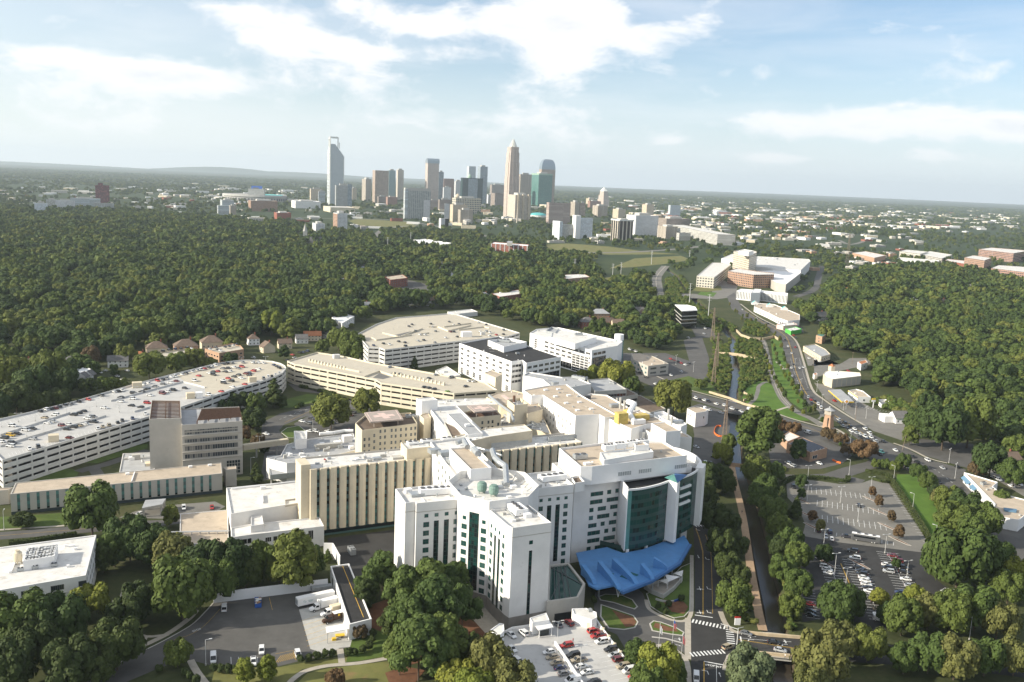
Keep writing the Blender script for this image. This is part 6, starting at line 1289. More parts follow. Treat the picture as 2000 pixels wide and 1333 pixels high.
def skyline():
 P=corner(634,644,669,402);zt,zl,zr=HZ(644,402,267.4),HZ(634,402,297),HZ(669,402,306);t=rootat('office_tower','tallest pale glass tower with slanted blue crown and open top frame','tower',P)
 b=MB();p=P;zc=HZ(652,402,282)
 b.wall(p[0],p[1],0,zr,0);b.wall(p[1],p[2],0,zr,0);b.wall(p[2],p[3],0,zl*.93,0)
 b.face([(*p[3],0),(*p[0],0),(*p[0],zt),(*p[3],zl)],1,[(0,0),(math.dist(p[3],p[0]),0),(math.dist(p[3],p[0]),zt),(0,zl)])
 m0=lerp2(p,.36,0);L=math.dist(p[0],p[1]);b.face([(*p[0],zr),(*p[1],zr),(*m0,zc)],0,[(0,zr),(L,zr),(L*.36,zc)]);b.face([(*p[0],zr),(*m0,zc),(*p[0],zc)],0,[(0,zr),(L*.36,zc),(0,zc)])
 bk=lerp2(p,.36,1);b.face([(*p[1],zr),(*p[2],zr),(*bk,zc),(*m0,zc)],2);b.face([(*m0,zc),(*bk,zc),(*p[3],zl),(*p[0],zc)],2)
 b.build('wall',['t_pale_glass','t_stripes','t_blue'],t)
 b=MB();e=lerp2(p,.56,0);f2=lerp2(p,.56,.5);q=lerp2(p,0,.35)
 for a in(p[0],e,q):b.bar((*a,zc-16),(*a,zt),4.5,0)
 b.bar((*p[0],zt-3),(*e,zt-3),4.5,0,8);b.bar((*p[0],zt-3),(*q,zt-10),4.5,0,8);b.bar((*lerp2(p,.66,0),zc-20),(*lerp2(p,.66,0),zc+8),3);b.build('crown_frame','t_crown',t)
 b=MB();b.bar((*p[0],0),(*p[0],zt),3.5);b.bar((*p[1],0),(*p[1],zr),2.5);b.build('corner_fin','t_crown',t)
 T=tower
 T('beige flat topped block left of the slanted glass tower',603,607,628,369,393,'t_cream');T('white striped midrise at the foot of the slanted tower',621,622,634,374,399,'t_stripes')
 t,P,z=T('grey gridded office block in front of the slanted tower',655,656,685,362,406,'t_grey','roof_white_bright');q=sub(P,.72,1.0,-.06,.9);bld(t,q,z+6,0,'t_bluegrey','roof_white',.8,.6,'side_wing')
 T('small plain beige block right of the grey gridded office',685,688,696,368,390,'t_cream');T('cream ribbed tower of medium height',702,714,724,350,393,'t_beige');T('broad brown tower with cream side wall',724,732,757,333,398,'t_brown',pent=False)
 T('teal glass residential tower with white slab edges',755,759,771,333,392,'t_teal');T('brown residential tower with green cap beside the teal one',772,776,787,332,392,'t_condo','t_copper')
 T('small red brick block with white trim',752,757,775,385,402,'t_brick','terracotta');T('dark low block below the broad brown tower',736,739,754,384,400,'t_darkbrown')
 P=corner(828,834,855,394);z=HZ(834,394,318);t=rootat('office_tower','rose stone tower with curved steel barrel cap','tower',P);bld(t,P,z,wall='t_rose',roof='roof_grey',par=.5)
 b=MB();N=10;z1=HZ(834,394,309.5);pr=[(v,z+(z1-z)*math.sin(math.pi*min(1,.5+v*.5))**.8 if v>0 else z1)for v in[i/N for i in range(N+1)]]
 pr=[(-.04,z-3)]+[(v*1.04-.04,z+(z1-z)*math.sin(math.pi/2*min(1,.35+2.2*v))if v<.3 else z+(z1-z)*math.cos((v-.3)/.7*math.pi/2)**.6)for v in[i/N for i in range(N+1)]]
 for(v0,za),(v1,zb)in zip(pr,pr[1:]):a,c,d,e=lerp2(P,-.03,v0),lerp2(P,1.03,v0),lerp2(P,1.03,v1),lerp2(P,-.03,v1);b.face([(*a,za),(*c,za),(*d,zb),(*e,zb)])
 for u in(-.03,1.03):b.face([(*lerp2(P,u,v),zz)for v,zz in(pr if u>0 else pr[::-1])])
 b.build('barrel_cap','t_steel',t)
 T('slim blue grey tower tucked behind the barrel capped one',854,856,865,336,394,'t_bluegrey');T('red brown block with teal roof',862,866,885,349,392,'t_brick','teal_roof',False);T('white stepped block below the teal roof',864,866,880,366,396,'t_white');T('small cream tower between the teal roof and green glass',886,889,900,354,396,'t_white')
 t,P,z=T('dark green glass tower with pale central bay',898,902,941,347.5,402,'t_darkgreen','roof_black',False);q=sub(P,.28,.74,-.05,.2);bld(t,q,z-4,0,'t_bluegrey','roof_black',.5,.5,'central_bay')
 cx,cy=lerp2(P,.4,.6);r=11;b=MB();b.lathe(cx,cy,[(r,z-1),(r,z+4),(r*.95,z+9),(r*.7,z+14),(r*.3,z+18),(1,z+22),(0,z+30)],14);b.build('dome','t_copper',t)
 T('pale glass tower behind the green dome',909,914,927,325,398,'t_pale_glass',pent=False);T('grey glass tower, taller, right of the green dome',930,936,950,325.5,400,'t_bluegrey')
 T('brown office block left of the crowned tower',956,960,984,361,388,'t_darkbrown');t,P,z=T('dark wedge roofed block at the foot of the crowned tower',957,970,990,378,404,'t_darkbrown','roof_black',False);T('white ribbed block beside the dark wedge',950,953,971,380,402,'t_white')
 P=corner(982,992,1011.5,426);zt=HZ(994,426,270.5);zc=HZ(994,426,287);t=rootat('office_tower','tallest stone tower with stepped setbacks and white spiked crown','tower',P)
 zs=[0,HZ(994,426,345),HZ(994,426,318),HZ(994,426,298),zc]
 for i,k in enumerate((0,.035,.07,.12)):
  b=MB();q=sub(P,k,1-k,k,1-k);b.prism(q,zs[i],zs[i+1],0);b.build('setback_tier','t_rose',t)
  b=MB();e=k+.05
  for u,v in((.35,-.0),(.65,-.0)):b.prism(sub(P,u-.07,u+.07,k-.045,k+.1),zs[i],zs[i+1]-2,0)
  b.prism(sub(P,k-.045,k+.1,.3,.7),zs[i],zs[i+1]-2,0);b.build('pier','t_rose',t)
 cx,cy=lerp2(P,.5,.5);b=MB();W=math.dist(P[0],P[1])
 for k in range(5):
  r=W*(.34-.062*k);z0=zc+(zt-zc)*.16*k;n=16-2*k
  for i in range(n):a=2*math.pi*i/n;b.tube((cx+r*math.cos(a),cy+r*math.sin(a),z0-4),(cx+r*.84*math.cos(a),cy+r*.84*math.sin(a),z0+(zt-zc)*.30),1.5,.4,5)
  b.lathe(cx,cy,[(r*.93,z0-3),(r*.8,z0+(zt-zc)*.2),(0,z0+(zt-zc)*.2)],14)
 b.tube((cx,cy,zc),(cx,cy,zt+2),1.6,.2,6);b.build('crown','t_crown',t)
 T('brown tower with pale columns right of the crowned tower',1011,1014,1036,340.5,408,'t_beige','roof_black');
 t,P,z=T('flared dark tower with rounded crown behind the green glass one',1050,1055,1082,331,402,'t_brown','roof_grey',False);b=MB();z1=HZ(1055,402,311);N=8
 cx,cy=lerp2(P,.5,.5);k=12
 for i in range(N):
  def sec(s):f=math.cos(s*math.pi/2*.92)**.62;return sub(P,.5-.5*f,.5+.5*f,.5-.5*f,.5+.5*f),z+(z1-z)*math.sin(s*math.pi/2)
  (q0,a),(q1,c)=sec(i/N),sec((i+1)/N)
  for j in range(4):h=(j+1)%4;b.face([(*q0[j],a),(*q0[h],a),(*q1[h],c),(*q1[j],c)])
 b.face([(*p_,c)for p_ in q1]);b.build('crown','t_steel',t)
 t,P,z=T('sea green glass tower with lit rooftop band',1036,1050,1077,339,404,'t_greenglass','roof_white');b=MB();b.ring(inset(ccw(P),-.3),.6,z-9,z-1);b.build('roof_band','t_copper',t)  # the rooftop band is a ring in plain copper green
 t,P,z=T('tan residential slab with balconies below the crowned tower',990,1005,1036,381,430,'t_condo','roof_white_bright')
 for u in(.2,.5,.85):q=sub(P,u-.06,u+.06,-.06,.06);bld(t,q,z+3,0,'t_cream','roof_white',.4,.4,'bay')
 T('cream framed courthouse with deep square windows',881,890,938,387,417,'t_frame','roof_white');T('cream stepped tower left of the plain block',877,884,911,400,434,'t_cream');T('plain cream block with blank walls',893,899,923,410,436,'t_beige','roof_white')
 t,P,z=T('small domed stone building',887,889,899,386,404,'t_cream','roof_grey',False);cx,cy=lerp2(P,.5,.5);b=MB();r=math.dist(P[0],P[1])*.5;b.lathe(cx,cy,[(r,z),(r*.95,z+r*.5),(r*.6,z+r),(r*.2,z+r*1.2),(0,z+r*1.6)],12);b.build('dome','t_cream',t)
 t,P,z=T('glass condominium tower full of balconies',786,791,838,372,428,'t_balcony','roof_grey',False);q=sub(P,0,1,.1,.9);bld(t,q,z+9,z-1.3,'concrete','roof_grey',.4,.4,'roof_screen');q=sub(P,-.02,.1,-.03,.5);bld(t,q,z+6,0,'t_stripes','roof_white',.4,.4,'balcony_stack');q=sub(P,.72,.98,-.06,.2);bld(t,q,z-32,0,'t_white','roof_white',.4,.4,'bay')
 T('low rose striped block below the barrel capped tower',838,839,856,391,410,'t_rosestripe');T('tan corner block beside the rose striped one',855,858,880,390,412,'t_darkbrown');T('tall thin white slab',867,868.5,877,398,430,'t_white',pent=False);t,P,z=T('white block with black glass end',856,861,875,427,447,'t_white','roof_white_bright',False);q=sub(P,.55,1.02,-.03,.5);bld(t,q,z-.5,0,'glass_black','roof_black',.3,.4,'glass_end')
 c=G(1051,424);t=thing('arena','low arena with curved turquoise roof','arena',(*c,0));s=SCL(1051,424);r=17/s;b=MB();b.lathe(c[0],c[1],[(r,0),(r,8)],20,sx=1,sy=.8);b.build('wall','white_wall',t);b=MB();b.lathe(c[0],c[1],[(r*1.02,8),(r*.8,14),(r*.4,18),(0,19)],20,sx=1,sy=.8);b.build('roof','teal_roof',t);excl([(c[0]-r,c[1]-r),(c[0]+r,c[1]-r),(c[0]+r,c[1]+r),(c[0]-r,c[1]+r)])
 T('wide brown government block with horizontal bands',1069,1071,1114,396,437,'t_rosestripe',pent=False);T('pink ribbed residential tower, left of a pair',1114,1122,1131,395,424,'t_beige');T('darker ribbed residential tower, right of a pair',1131,1132,1143,397,424,'t_brown')
 P=corner(1168,1178,1190,405);t=rootat('office_tower','stepped stone tower with pyramid top','tower',P);zs=[HZ(1178,405,y)for y in(390,382,374,366)]
 for k,z0,z1 in((0,0,zs[0]),(.08,zs[0],zs[1]),(.17,zs[1],zs[2])):b=MB();b.prism(sub(P,k,1-k,k,1-k),z0,z1);b.build('setback_tier','t_rose',t)
 b=MB();q=sub(P,.17,.83,.17,.83);ap=(*lerp2(P,.5,.5),zs[3])
 for i in range(4):b.face([(*q[i],zs[2]),(*q[(i+1)%4],zs[2]),ap])
 b.build('pyramid_roof','t_crown',t)
 T('grey block with dark slots below the pyramid tower',1158,1167,1187,402,424,'t_beige');T('tan stone block right of the pyramid tower',1198,1207,1222,409,427,'t_cream');T('low red block behind the grey slotted one',1148,1152,1174,393,408,'t_brick');T('cream block left of the pyramid tower',1145,1150,1160,388,402,'t_cream')
 T('white hotel wing, lower left slab',1079,1092,1098,433,469,'t_whiteblue','roof_white_bright',False);T('dark gridded hotel middle slab',1097,1098,1121,438,466,'t_grey','roof_white',False);T('white hotel lift core, tallest slab',1117,1123,1133,421,467,'white_clean','roof_white_bright',False);T('white hotel wing, right slab',1132,1133,1157,426,467,'t_whiteblue','roof_white_bright',False)
 t,P,z=T('dark block framed by pale columns and heavy white cornice',1195,1208,1236,432,472,'t_columns','roof_white');bld(t,inset(ccw(P),-1.5),z+4,z,'t_crown','roof_white',1,.6,'cornice')
 T('broad white office with punched windows behind the dark columned block',1225,1240,1287,421,460,'t_white','roof_white');T('wide grey brown hospital slab',1286,1300,1350,427,456,'t_darkbrown','roof_white');T('cream block with twin roof boxes',1287,1300,1324,443,467,'t_beige','roof_white');T('long white garage with open decks',1324,1400,1436,458,479,'t_garage','roof_white',False,.1);T('low white garage wing left of the long one',1322,1326,1350,455,470,'t_garage','roof_white',False)
 T('cream slim tower in the eastern district',1255,1262,1277,400,424,'t_cream');T('pale green glass box in the eastern district',1305,1308,1330,401,425,'t_pale_glass',pent=False)
 t,P,z=T('apartment tower with orange brick side and grey front',644,659,677,417,449,'t_white','roof_white_bright');b=MB();a,c=inset(ccw(P),-.4)[3],inset(ccw(P),-.4)[0];b.wall(a,c,0,z-2);b.build('side_wall','brick_offices',t)
 T('white cube apartment block by the church',603,617,633,437,458,'t_white','roof_white_bright');T('low white convention hall left of the grey gridded office',560,577,622,393,407,'white_wall','roof_white_bright');T('low cream hall with rooftop garden wall',620,645,690,405,415,'cream_wall','roof_white',False)
 T('brick student block with cream gables',476,490,537,392,413,'brick_offices','roof_white');T('cream banded block left of the student block',420,434,455,391,411,'t_stripes','roof_white');T('white block with blue glass bands',420,426,447,402,421,'t_stripes','roof_white',False);T('square tan tower beside the blue banded block',444,450,460,402,424,'t_beige');T('red brick cube with flat white roof at the forest edge',527,541,566,416,430,'brick_red','roof_white');T('green grey office with white roof at the forest edge',477,486,516,426,438,'pale_offices','roof_white',False)
 t,P,z=T('red glass tower standing alone in the west',185,187,210,362,398,'t_redglass','roof_black',False);q=sub(P,.2,.55,.2,.7);bld(t,q,z+9,z-1.3,'t_redglass','roof_grey',.3,.3,'penthouse')
 T('grey podium with red roof below the red glass tower',182,184,217,397,411,'t_grey','terracotta',False);T('white and blue striped block in the west',65,68,89,397,419,'t_whiteblue','roof_white');T('long pale block, leftmost of three in the west',87,90,108,390,408,'t_grey','roof_white');T('long pale block, middle of three in the west',105,108,140,391,409,'t_white','roof_white');T('long pale block, rightmost of three in the west',135,138,187,387,406,'t_stripes','roof_white')
 P=corner(592,594,628,478,.2);t=rootat('church','stone church with tall thin spire rising from the woods','church',P);b=MB();b.prism(sub(P,.3,1,0,.8),0,9);b.build('wall','stone_base',t);q=sub(P,.3,1,0,.8);m0,m1=lerp2(q,0,.5),lerp2(q,1,.5);b=MB();b.face([(*q[0],9),(*q[1],9),(*m1,17),(*m0,17)]);b.face([(*q[2],9),(*q[3],9),(*m0,17),(*m1,17)]);b.face([(*q[1],9),(*q[2],9),(*m1,17)]);b.build('roof','shingle_grey',t)
 cx,cy=G(596,474);s=SCL(596,474);zz=[HZ(596,474,y)for y in(452,436)];b=MB();b.box(cx,cy,0,8/s,8/s,zz[0],.2);b.lathe(cx,cy,[(4.6/s,zz[0]),(2.6/s,zz[0]+8),(0,zz[1])],8);b.build('spire','concrete',t)
 c=G(498,392);s=SCL(498,392);r=62/s;t=thing('stadium','pale oval stadium bowl with blue scoreboard and turquoise seats','stadium',(*c,0));b=MB();b.lathe(c[0],c[1],[(r,0),(r*1.0,16),(r*.97,16.2),(r*.97,20),(r*1.01,21),(r*.99,31),(r*.6,10),(r*.45,2),(0,2)],40,sx=1,sy=.72);b.build('bowl','concrete',t)
 b=MB()
 for i in range(60):a=i*math.pi/30;b.box(c[0]+r*1.0*math.cos(a),c[1]+r*.72*math.sin(a),3,r*.045,2,11,a+1.57)
 b.build('arcade','metal_dark',t)
 b=MB();b.lathe(c[0],c[1],[(r*.975,30.6),(r*.6,10.4)],40,sx=1,sy=.72);b.f=[f for i,f in enumerate(b.f)if 3<i<12];b.m=b.m[:len(b.f)];b.uv=b.uv[:len(b.f)];b.build('seating','teal_roof',t)
 b=MB();x,y=c[0]-r*.12,c[1]+r*.66;b.box(x,y,34,r*.34,8,36,0,0);b.box(x-r*.02,y-4.4,40,r*.18,.6,22,0,1);b.build('scoreboard',['blue_paint','metal_dark'],t);b=MB();b.box(c[0]+r*.22,c[1]-r*.6,20,r*.5,14,40);b.build('press_box','t_grey',t);excl([(c[0]-r,c[1]-r*.7),(c[0]+r,c[1]-r*.7),(c[0]+r,c[1]+r*.7),(c[0]-r,c[1]+r*.7)])
 t=thing('obelisk','white stone obelisk among downtown trees','monument',(*G(1010,436),0));c=G(1010,436);z=HZ(1010,436,411);b=MB();b.lathe(c[0],c[1],[(4,0),(3.4,z*.5),(1.6,z*.93),(0,z)],6);b.build('shaft','paving',t)
skyline()
# ---------------------------------------------------------------- the low city: sheds, shops and flats among far trees
def lowrise():
 r=random.Random(29);n=0
 zones=[((1080,1340),(432,478),34,'t',10),((690,1000),(405,448),44,'u',12),((1210,1470),(398,440),46,'e',10),((1330,1700),(420,470),60,'e',9),((1500,1990),(405,455),44,'e',9),((1560,1760),(470,530),24,'s',8),((0,480),(372,415),46,'w',10),((330,700),(395,440),26,'w',10),((300,640),(345,372),12,'f',9),((1090,1900),(376,402),24,'f',9)]
 zones+=[((1230,1990),(398,448),170,'e',9),((1330,1800),(440,480),50,'e',9),((0,600),(366,410),90,'w',9),((1000,1990),(372,400),60,'f',10),((700,1080),(402,440),40,'u',12)]
 words={'t':'among the hotel gardens','u':'on the downtown edge','e':'in the eastern districts','s':'beside the eastern avenue','w':'in the western districts','f':'far out near the horizon'}
 base=list(EX);rest=MB()
 for(xa,xb),(ya,yb),cnt,key,hmax in zones:
  for _ in range(cnt):
   x,y=r.uniform(xa,xb),r.uniform(ya,yb);y+=.041*(x-1000)*(.8 if key in 'fe' else.3)if key in 'f' else 0
   if y<380+.041*(x-1000)-(8 if key=='f' else 0):y=384+.041*(x-1000)+r.random()*14
   cx,cy=G(x,y);far=cy>4500
   if far:w,d,h=r.uniform(28,90),r.uniform(22,50),r.uniform(6,hmax+3)
   else:w,d,h=r.uniform(14,48),r.uniform(12,26),r.uniform(4.5,hmax)
   if any(inpoly(cx,cy,e)for e in base):continue
   n+=1;f=26+cy*.012;excl([(cx-w*.6,cy+d*.4),(cx-w*.6,cy-d/2-f),(cx+w*.6,cy-d/2-f),(cx+w*.6,cy+d*.4)]);rz=r.choice((YAW,YAW,.1,YAW+1.57,r.uniform(-.5,1)));c,s=math.cos(rz),math.sin(rz)
   P=[(cx+u*c-v*s,cy+u*s+v*c)for u,v in((-w/2,-d/2),(w/2,-d/2),(w/2,d/2),(-w/2,d/2))]
   k=r.random();wm,cn=(('white_wall','white'),('cream_wall','cream'),('brick_tan','tan brick'),('garage_bands','pale banded'),('taupe_wall','grey'),('brick_red','red brick'))[min(5,int(k*6.5))if k<.92 else 0]
   rm=r.choice(('roof_white_bright','roof_white','roof_white','roof_sand','roof_grey'))
   if n>290:rest.box(cx,cy,0,w,d,h,rz,n%3,3);continue
   t=thing('low_building','low %s building with flat roof %s'%(cn,words[key]),'building',(cx,cy,0),0,'%s low buildings %s'%(cn,words[key]))
   bld(t,P,h,wall=wm,roof=rm,par=.7,pw=.5)
   if not far and r.random()<.6:q=sub(P,.3,.55,.3,.6);bld(t,q,h+2.2,h-.75,'concrete','roof_white',.2,.2,'rooftop_unit',ex=False)
 tag(rest.build('distant_rooftops',['white_wall','cream_wall','taupe_wall','roof_white_bright']),kind='stuff')
def inpoly(x,y,q):
 c=False
 for i in range(len(q)):
  (x1,y1),(x2,y2)=q[i],q[i-1]
  if(y1>y)!=(y2>y)and x<(x2-x1)*(y-y1)/(y2-y1)+x1:c=not c
 return c
lowrise()
# ---------------------------------------------------------------- vehicles (heading along +X)
def loft(b,st,m=0):
 S=[[(x,-w*.93,z0),(x,-w,(z0+z1)/2),(x,-w*.9,z1),(x,w*.9,z1),(x,w,(z0+z1)/2),(x,w*.93,z0)]for x,w,z0,z1 in st]
 for p,q in zip(S,S[1:]):
  for i in range(6):j=(i+1)%6;b.face([p[j],p[i],q[i],q[j]][::-1],m)
 b.face(S[0],m);b.face(S[-1][::-1],m)
SPEC={'sedan':dict(hull=[(-2.3,.74,.36,.66),(-2.2,.84,.30,.84),(-1.5,.89,.26,.93),(0,.9,.26,.93),(1.0,.89,.26,.92),(1.9,.85,.27,.80),(2.3,.74,.34,.62)],cab=[(-1.85,1.15,.80,.92),(-1.15,.30,.62,1.43)],wx=(-1.4,1.4),wr=.33),'suv':dict(hull=[(-2.4,.82,.42,.80),(-2.35,.90,.36,1.02),(-1.5,.95,.34,1.08),(.8,.95,.34,1.06),(1.7,.92,.34,1.0),(2.3,.88,.36,.92),(2.4,.80,.40,.80)],cab=[(-2.3,1.25,.88,1.06),(-2.0,.45,.74,1.76)],wx=(-1.45,1.5),wr=.38),'pickup':dict(hull=[(-2.9,.86,.45,.95),(-2.85,.92,.40,1.02),(0,.94,.38,1.04),(1.9,.93,.38,1.05),(2.7,.88,.40,.96),(2.8,.80,.44,.82)],cab=[(-.55,1.45,.88,1.04),(-.3,.75,.72,1.80)],wx=(-1.8,1.85),wr=.42,bed=True),'van':dict(hull=[(-2.7,.90,.40,1.05),(-2.65,.98,.36,1.15),(1.6,.98,.36,1.15),(2.3,.94,.36,1.05),(2.6,.84,.40,.85)],cab=[(-2.65,1.9,.94,1.14),(-2.55,1.0,.84,2.15)],wx=(-1.7,1.75),wr=.37)}
def car_parts(kind):
 s=SPEC[kind];b=MB();loft(b,s['hull'],0)
 (x0,x1,w0,z0),(X0,X1,W1,Z1)=s['cab']
 b.face([(X0-.05,-W1,Z1+.03),(X1+.05,-W1,Z1+.03),(X1+.05,W1,Z1+.03),(X0-.05,W1,Z1+.03)],0)
 for k in(-1,1):
  for(a,c)in(((x0,k*w0,z0),(X0,k*W1,Z1)),((x1,k*w0,z0),(X1,k*W1,Z1)),(((x0+x1)/2-.1,k*w0,z0),((X0+X1)/2-.1,k*W1,Z1))):b.bar(a,c,.09)
  b.bar((X0,k*W1,Z1),(X1,k*W1,Z1),.08)
 if s.get('bed'):
  b.face([(-2.7,-.72,1.045),(-.7,-.72,1.045),(-.7,.72,1.045),(-2.7,.72,1.045)],1)
 if kind=='van':
  for k in(-1,1):f=[(-2.5,k*.952,1.2),(.2,k*.952,1.2),(.2,k*.87,2.05),(-2.4,k*.87,2.05)];b.face(f if k<0 else f[::-1])
 g=MB();g.prism_=None
 A=[(x0,-w0,z0),(x1,-w0,z0),(x1,w0,z0),(x0,w0,z0)];Q=[(X0,-W1,Z1),(X1,-W1,Z1),(X1,W1,Z1),(X0,W1,Z1)]
 for i in range(4):j=(i+1)%4;g.face([A[i],A[j],Q[j],Q[i]])
 g.face(Q)
 wh=[]
 for x in s['wx']:
  for k in(-1,1):
   w=MB();y=k*(s['hull'][2][1]-.06);w.tube((x,y-.12,s['wr']),(x,y+.12,s['wr']),s['wr'],n=12);rim=MB();rim.tube((x,y+k*.12,s['wr']),(x,y+k*.135,s['wr']),s['wr']*.6,n=10);wh.append((w,rim))
 hx=s['hull'][-2];tx=s['hull'][1]
 lights=[('headlight',hx[0]-.02,hx[1]*.78,(hx[2]+hx[3])/2+.16,0),('tail_light',tx[0]-.03,tx[1]*.8,(tx[2]+tx[3])/2+.18,1)]
 return b,g,wh,lights
PROTO,FARM={},{}
def protos():
 for k in SPEC:
  b,g,wh,li=car_parts(k);t=thing('parked_car','x','car');b.build('body',['car_paint','metal_dark'],t);g.build('window','car_glass',t)
  for w,rim in wh:o=w.build('wheel','tyre',t);rim.build('rim','lamp_metal',o)
  for nm,x,y,z,m in li:
   for s in(-1,1):q=MB();q.box(x,y*s,z-.07,.1,.3,.15);q.build(nm,'roof_white_bright' if m==0 else 'red_paint',t)
  kids(t);PROTO[k]=t
  b,g,wh,li=car_parts(k);m=MB()
  for src,mi in[(b,None),(g,2)]+[(w,3)for w,r in wh]:
   for f,mm,uv in zip(src.f,src.m,src.uv):m.face([src.v[i]for i in f],mm if mi is None else mi)
  o=m.build('parked_car',['car_paint','metal_dark','car_glass','tyre']);C.objects.unlink(o);FARM[k]=o.data
protos()
CC={'w':('white',(.72,.72,.71)),'s':('silver',(.42,.43,.44)),'g':('grey',(.16,.165,.17)),'k':('black',(.018,.018,.02)),'r':('red',(.40,.025,.02)),'b':('blue',(.03,.09,.28)),'n':('navy',(.018,.03,.085)),'t':('tan',(.36,.30,.21)),'y':('yellow',(.62,.38,.02)),'m':('maroon',(.14,.018,.02)),'d':('teal',(.06,.18,.17)),'e':('lime green',(.30,.50,.03))}
TY={'a':'sedan','u':'suv','p':'pickup','v':'van'};TW={'sedan':'saloon car','suv':'SUV','pickup':'pickup truck','van':'van'}
CARS=[]
_used=set()
def car(px,py,z,vec,code,place,near=False,flip=None,zz=None):
 cw,col=CC[code[0]];kind=TY[code[1]]if len(code)>1 else('suv' if(int(px*7+py*3)%3)==0 else 'sedan')
 x,y=G(px,py,z+.6);q=G(px+vec[0],py+vec[1],z+.6);h=math.atan2(q[1]-y,q[0]-x)
 if flip is None:flip=(int(px*13+py*5)%2)==0
 h+=(math.pi if flip else 0)+((px*31+py*17)%7-3)*.008
 if near:
  t=PROTO[kind]
  if kind in _used:t=dup(t)
  _used.add(kind);t.location=(x,y,z);t.rotation_euler=(0,0,h)
  for c in t.children:
   if c.name.startswith('body'):c.color=(*col,1)
 else:
  t=bpy.data.objects.new('parked_car',FARM[kind]);C.objects.link(t);t.location=(x,y,z);t.rotation_euler=(0,0,h);t.color=(*col,1);t['category']='car'
 CARS.append((t,cw,TW[kind],place,x,y,near));return t
def lot(z,vec,place,s,near=False):
 for w in s.split():
  c,xy=w.split(':');x,y=xy.split(',');car(float(x),float(y),z,vec,c,place,near)
zd=Z1-1.0
A1='the curved garage'
lot(zd+.03,(8,3),A1,"k:79,803 w:90,800 k:100,798 m:109,797 k:116,794 k:127,791 g:138,788.5 k:154,784 r:173,780 g:198,772 w:223,765 k:232,764 w:239,762 w:281,751 w:290,748 r:308,743.5 k:318.6,741 g:326,739 w:335,736 w:342,735 w:355.5,731 k:364,729 s:376,725.5 s:385.5,723 w:393,722 r:400,720 k:409,718 w:414,716.5 w:421.5,713.5 k:436,711 k:444,710 g:454,709 g:475,708 w:494,708.5 w:505,708.5 w:514,709 n:535,713 k:541,716 k:546,719")
lot(zd+.03,(10,1),A1,"g:319,750 w:334,747.5 m:345,744.5 g:304,755 k:287,760.6 k:277,765 k:261,768 k:236,776 w:260,778.6 w:236,784 w:293,772 m:318,767 w:327,764.6 k:339,762 w:204,796.6 w:108,810 t:87,815.5 k:144,810 k:154,806.5 k:163,803 w:25,831.7 w:93.6,826 s:104,822.7 w:51,840 k:64,837 yu:21,850 k:34,847 k:9,855 k:256.5,792 k:275,795 r:288,787 w:171,817 g:182,814.6 kp:183,824 m:122,831.5 w:133,829 k:131,838 k:144,834 t:155,831 w:166,828 m:136,855 s:65,857 w:21,871 w:2,862 k:24,865")
lot(zd+.03,(-4,-6),A1,"w:284,808 n:259,817 k:239,821 k:230,825 t:213,830 t:201,833.5 w:191,836 w:57.6,876 k:75,873")
lot(zd+.05,(10,2),A1,"w:409,729 k:416,726 r:425,725 k:417,732 r:388,734 g:435,719.5 k:446,719 w:456.6,717 g:465.5,719.5 r:473,716.5 k:440,726 w:449,725 ru:495,724.6 w:505,721 n:487,728.5 m:480,730 k:487,733.5 k:466,732 k:457,735.5 r:446,739 w:471,738.5 w:436,743 k:452,744.5 ku:437,748 r:478,750.5 w:454,756 r:432,764.5 w:408,771 w:380,743.5 k:361,758 m:317,768.5")
lot(zd+.05,(-4,-6),A1,"g:515,739.5 w:524,736.5 k:531,734.5 w:538,731.5 w:545,728")
lot(18.03,(7,3),'the faceted garage',"k:799,637.6 k:805,634 k:841.6,632.7 k:877.6,628.6 w:886.6,635 k:897,634 w:844,638.5 g:850.6,647 g:812,647.5 w:820,654 w:830,654 m:880,648 k:887,648 w:870,659.6 k:893,657.8 k:778.6,667 k:791,669 s:817,666 k:828,664.6 k:749,671 w:760.6,672.7 g:850,669.5 k:792,676 s:935,630 k:949.6,634 g:984,645 w:938,648 s:949.6,647.5 w:957,650 r:969.4,654 k:983,653 w:956,656.5 n:730,675")
lot(15.03,(8,-2),'the cream garage',"g:769.6,729 k:780.4,731 k:838,739 s:850.6,732 g:881,737.5 w:926,745 w:917,744 k:910,754.6 k:838,757.5 k:848,760 e:874,765 s:760.6,717 k:829,756")
DK='the raised parking deck'
lot(4.57,(33,-6),DK,"ru:1159.6,1233 rp:1168,1242 wu:1175,1253 ku:1193,1268.6 s:1200,1279.6 mu:1209.7,1288.7 t:1217,1301.5 wv:1230.7,1310.6 ra:1239.8,1320.6 sv:1246,1331 ru:1106.7,1261 ku:1120,1279.6 tp:1130,1289.6 wa:1136,1301.5 wa:1147,1313 ka:1161,1331 wa:1073,1273 ta:1079,1283 ta:1087.6,1294 na:1095,1304 ga:1102,1315 wv:1118.6,1329.7",True)
lot(4.57,(17,13),DK,"wa:999,1240 wu:1022,1236 ga:1090,1220 mu:1111,1217 wa:1000,1267 wu:1007.8,1288.7 wa:1013,1300.5 wa:1023,1310.6 ka:1032,1327",True)
LL='the dark lower car park'
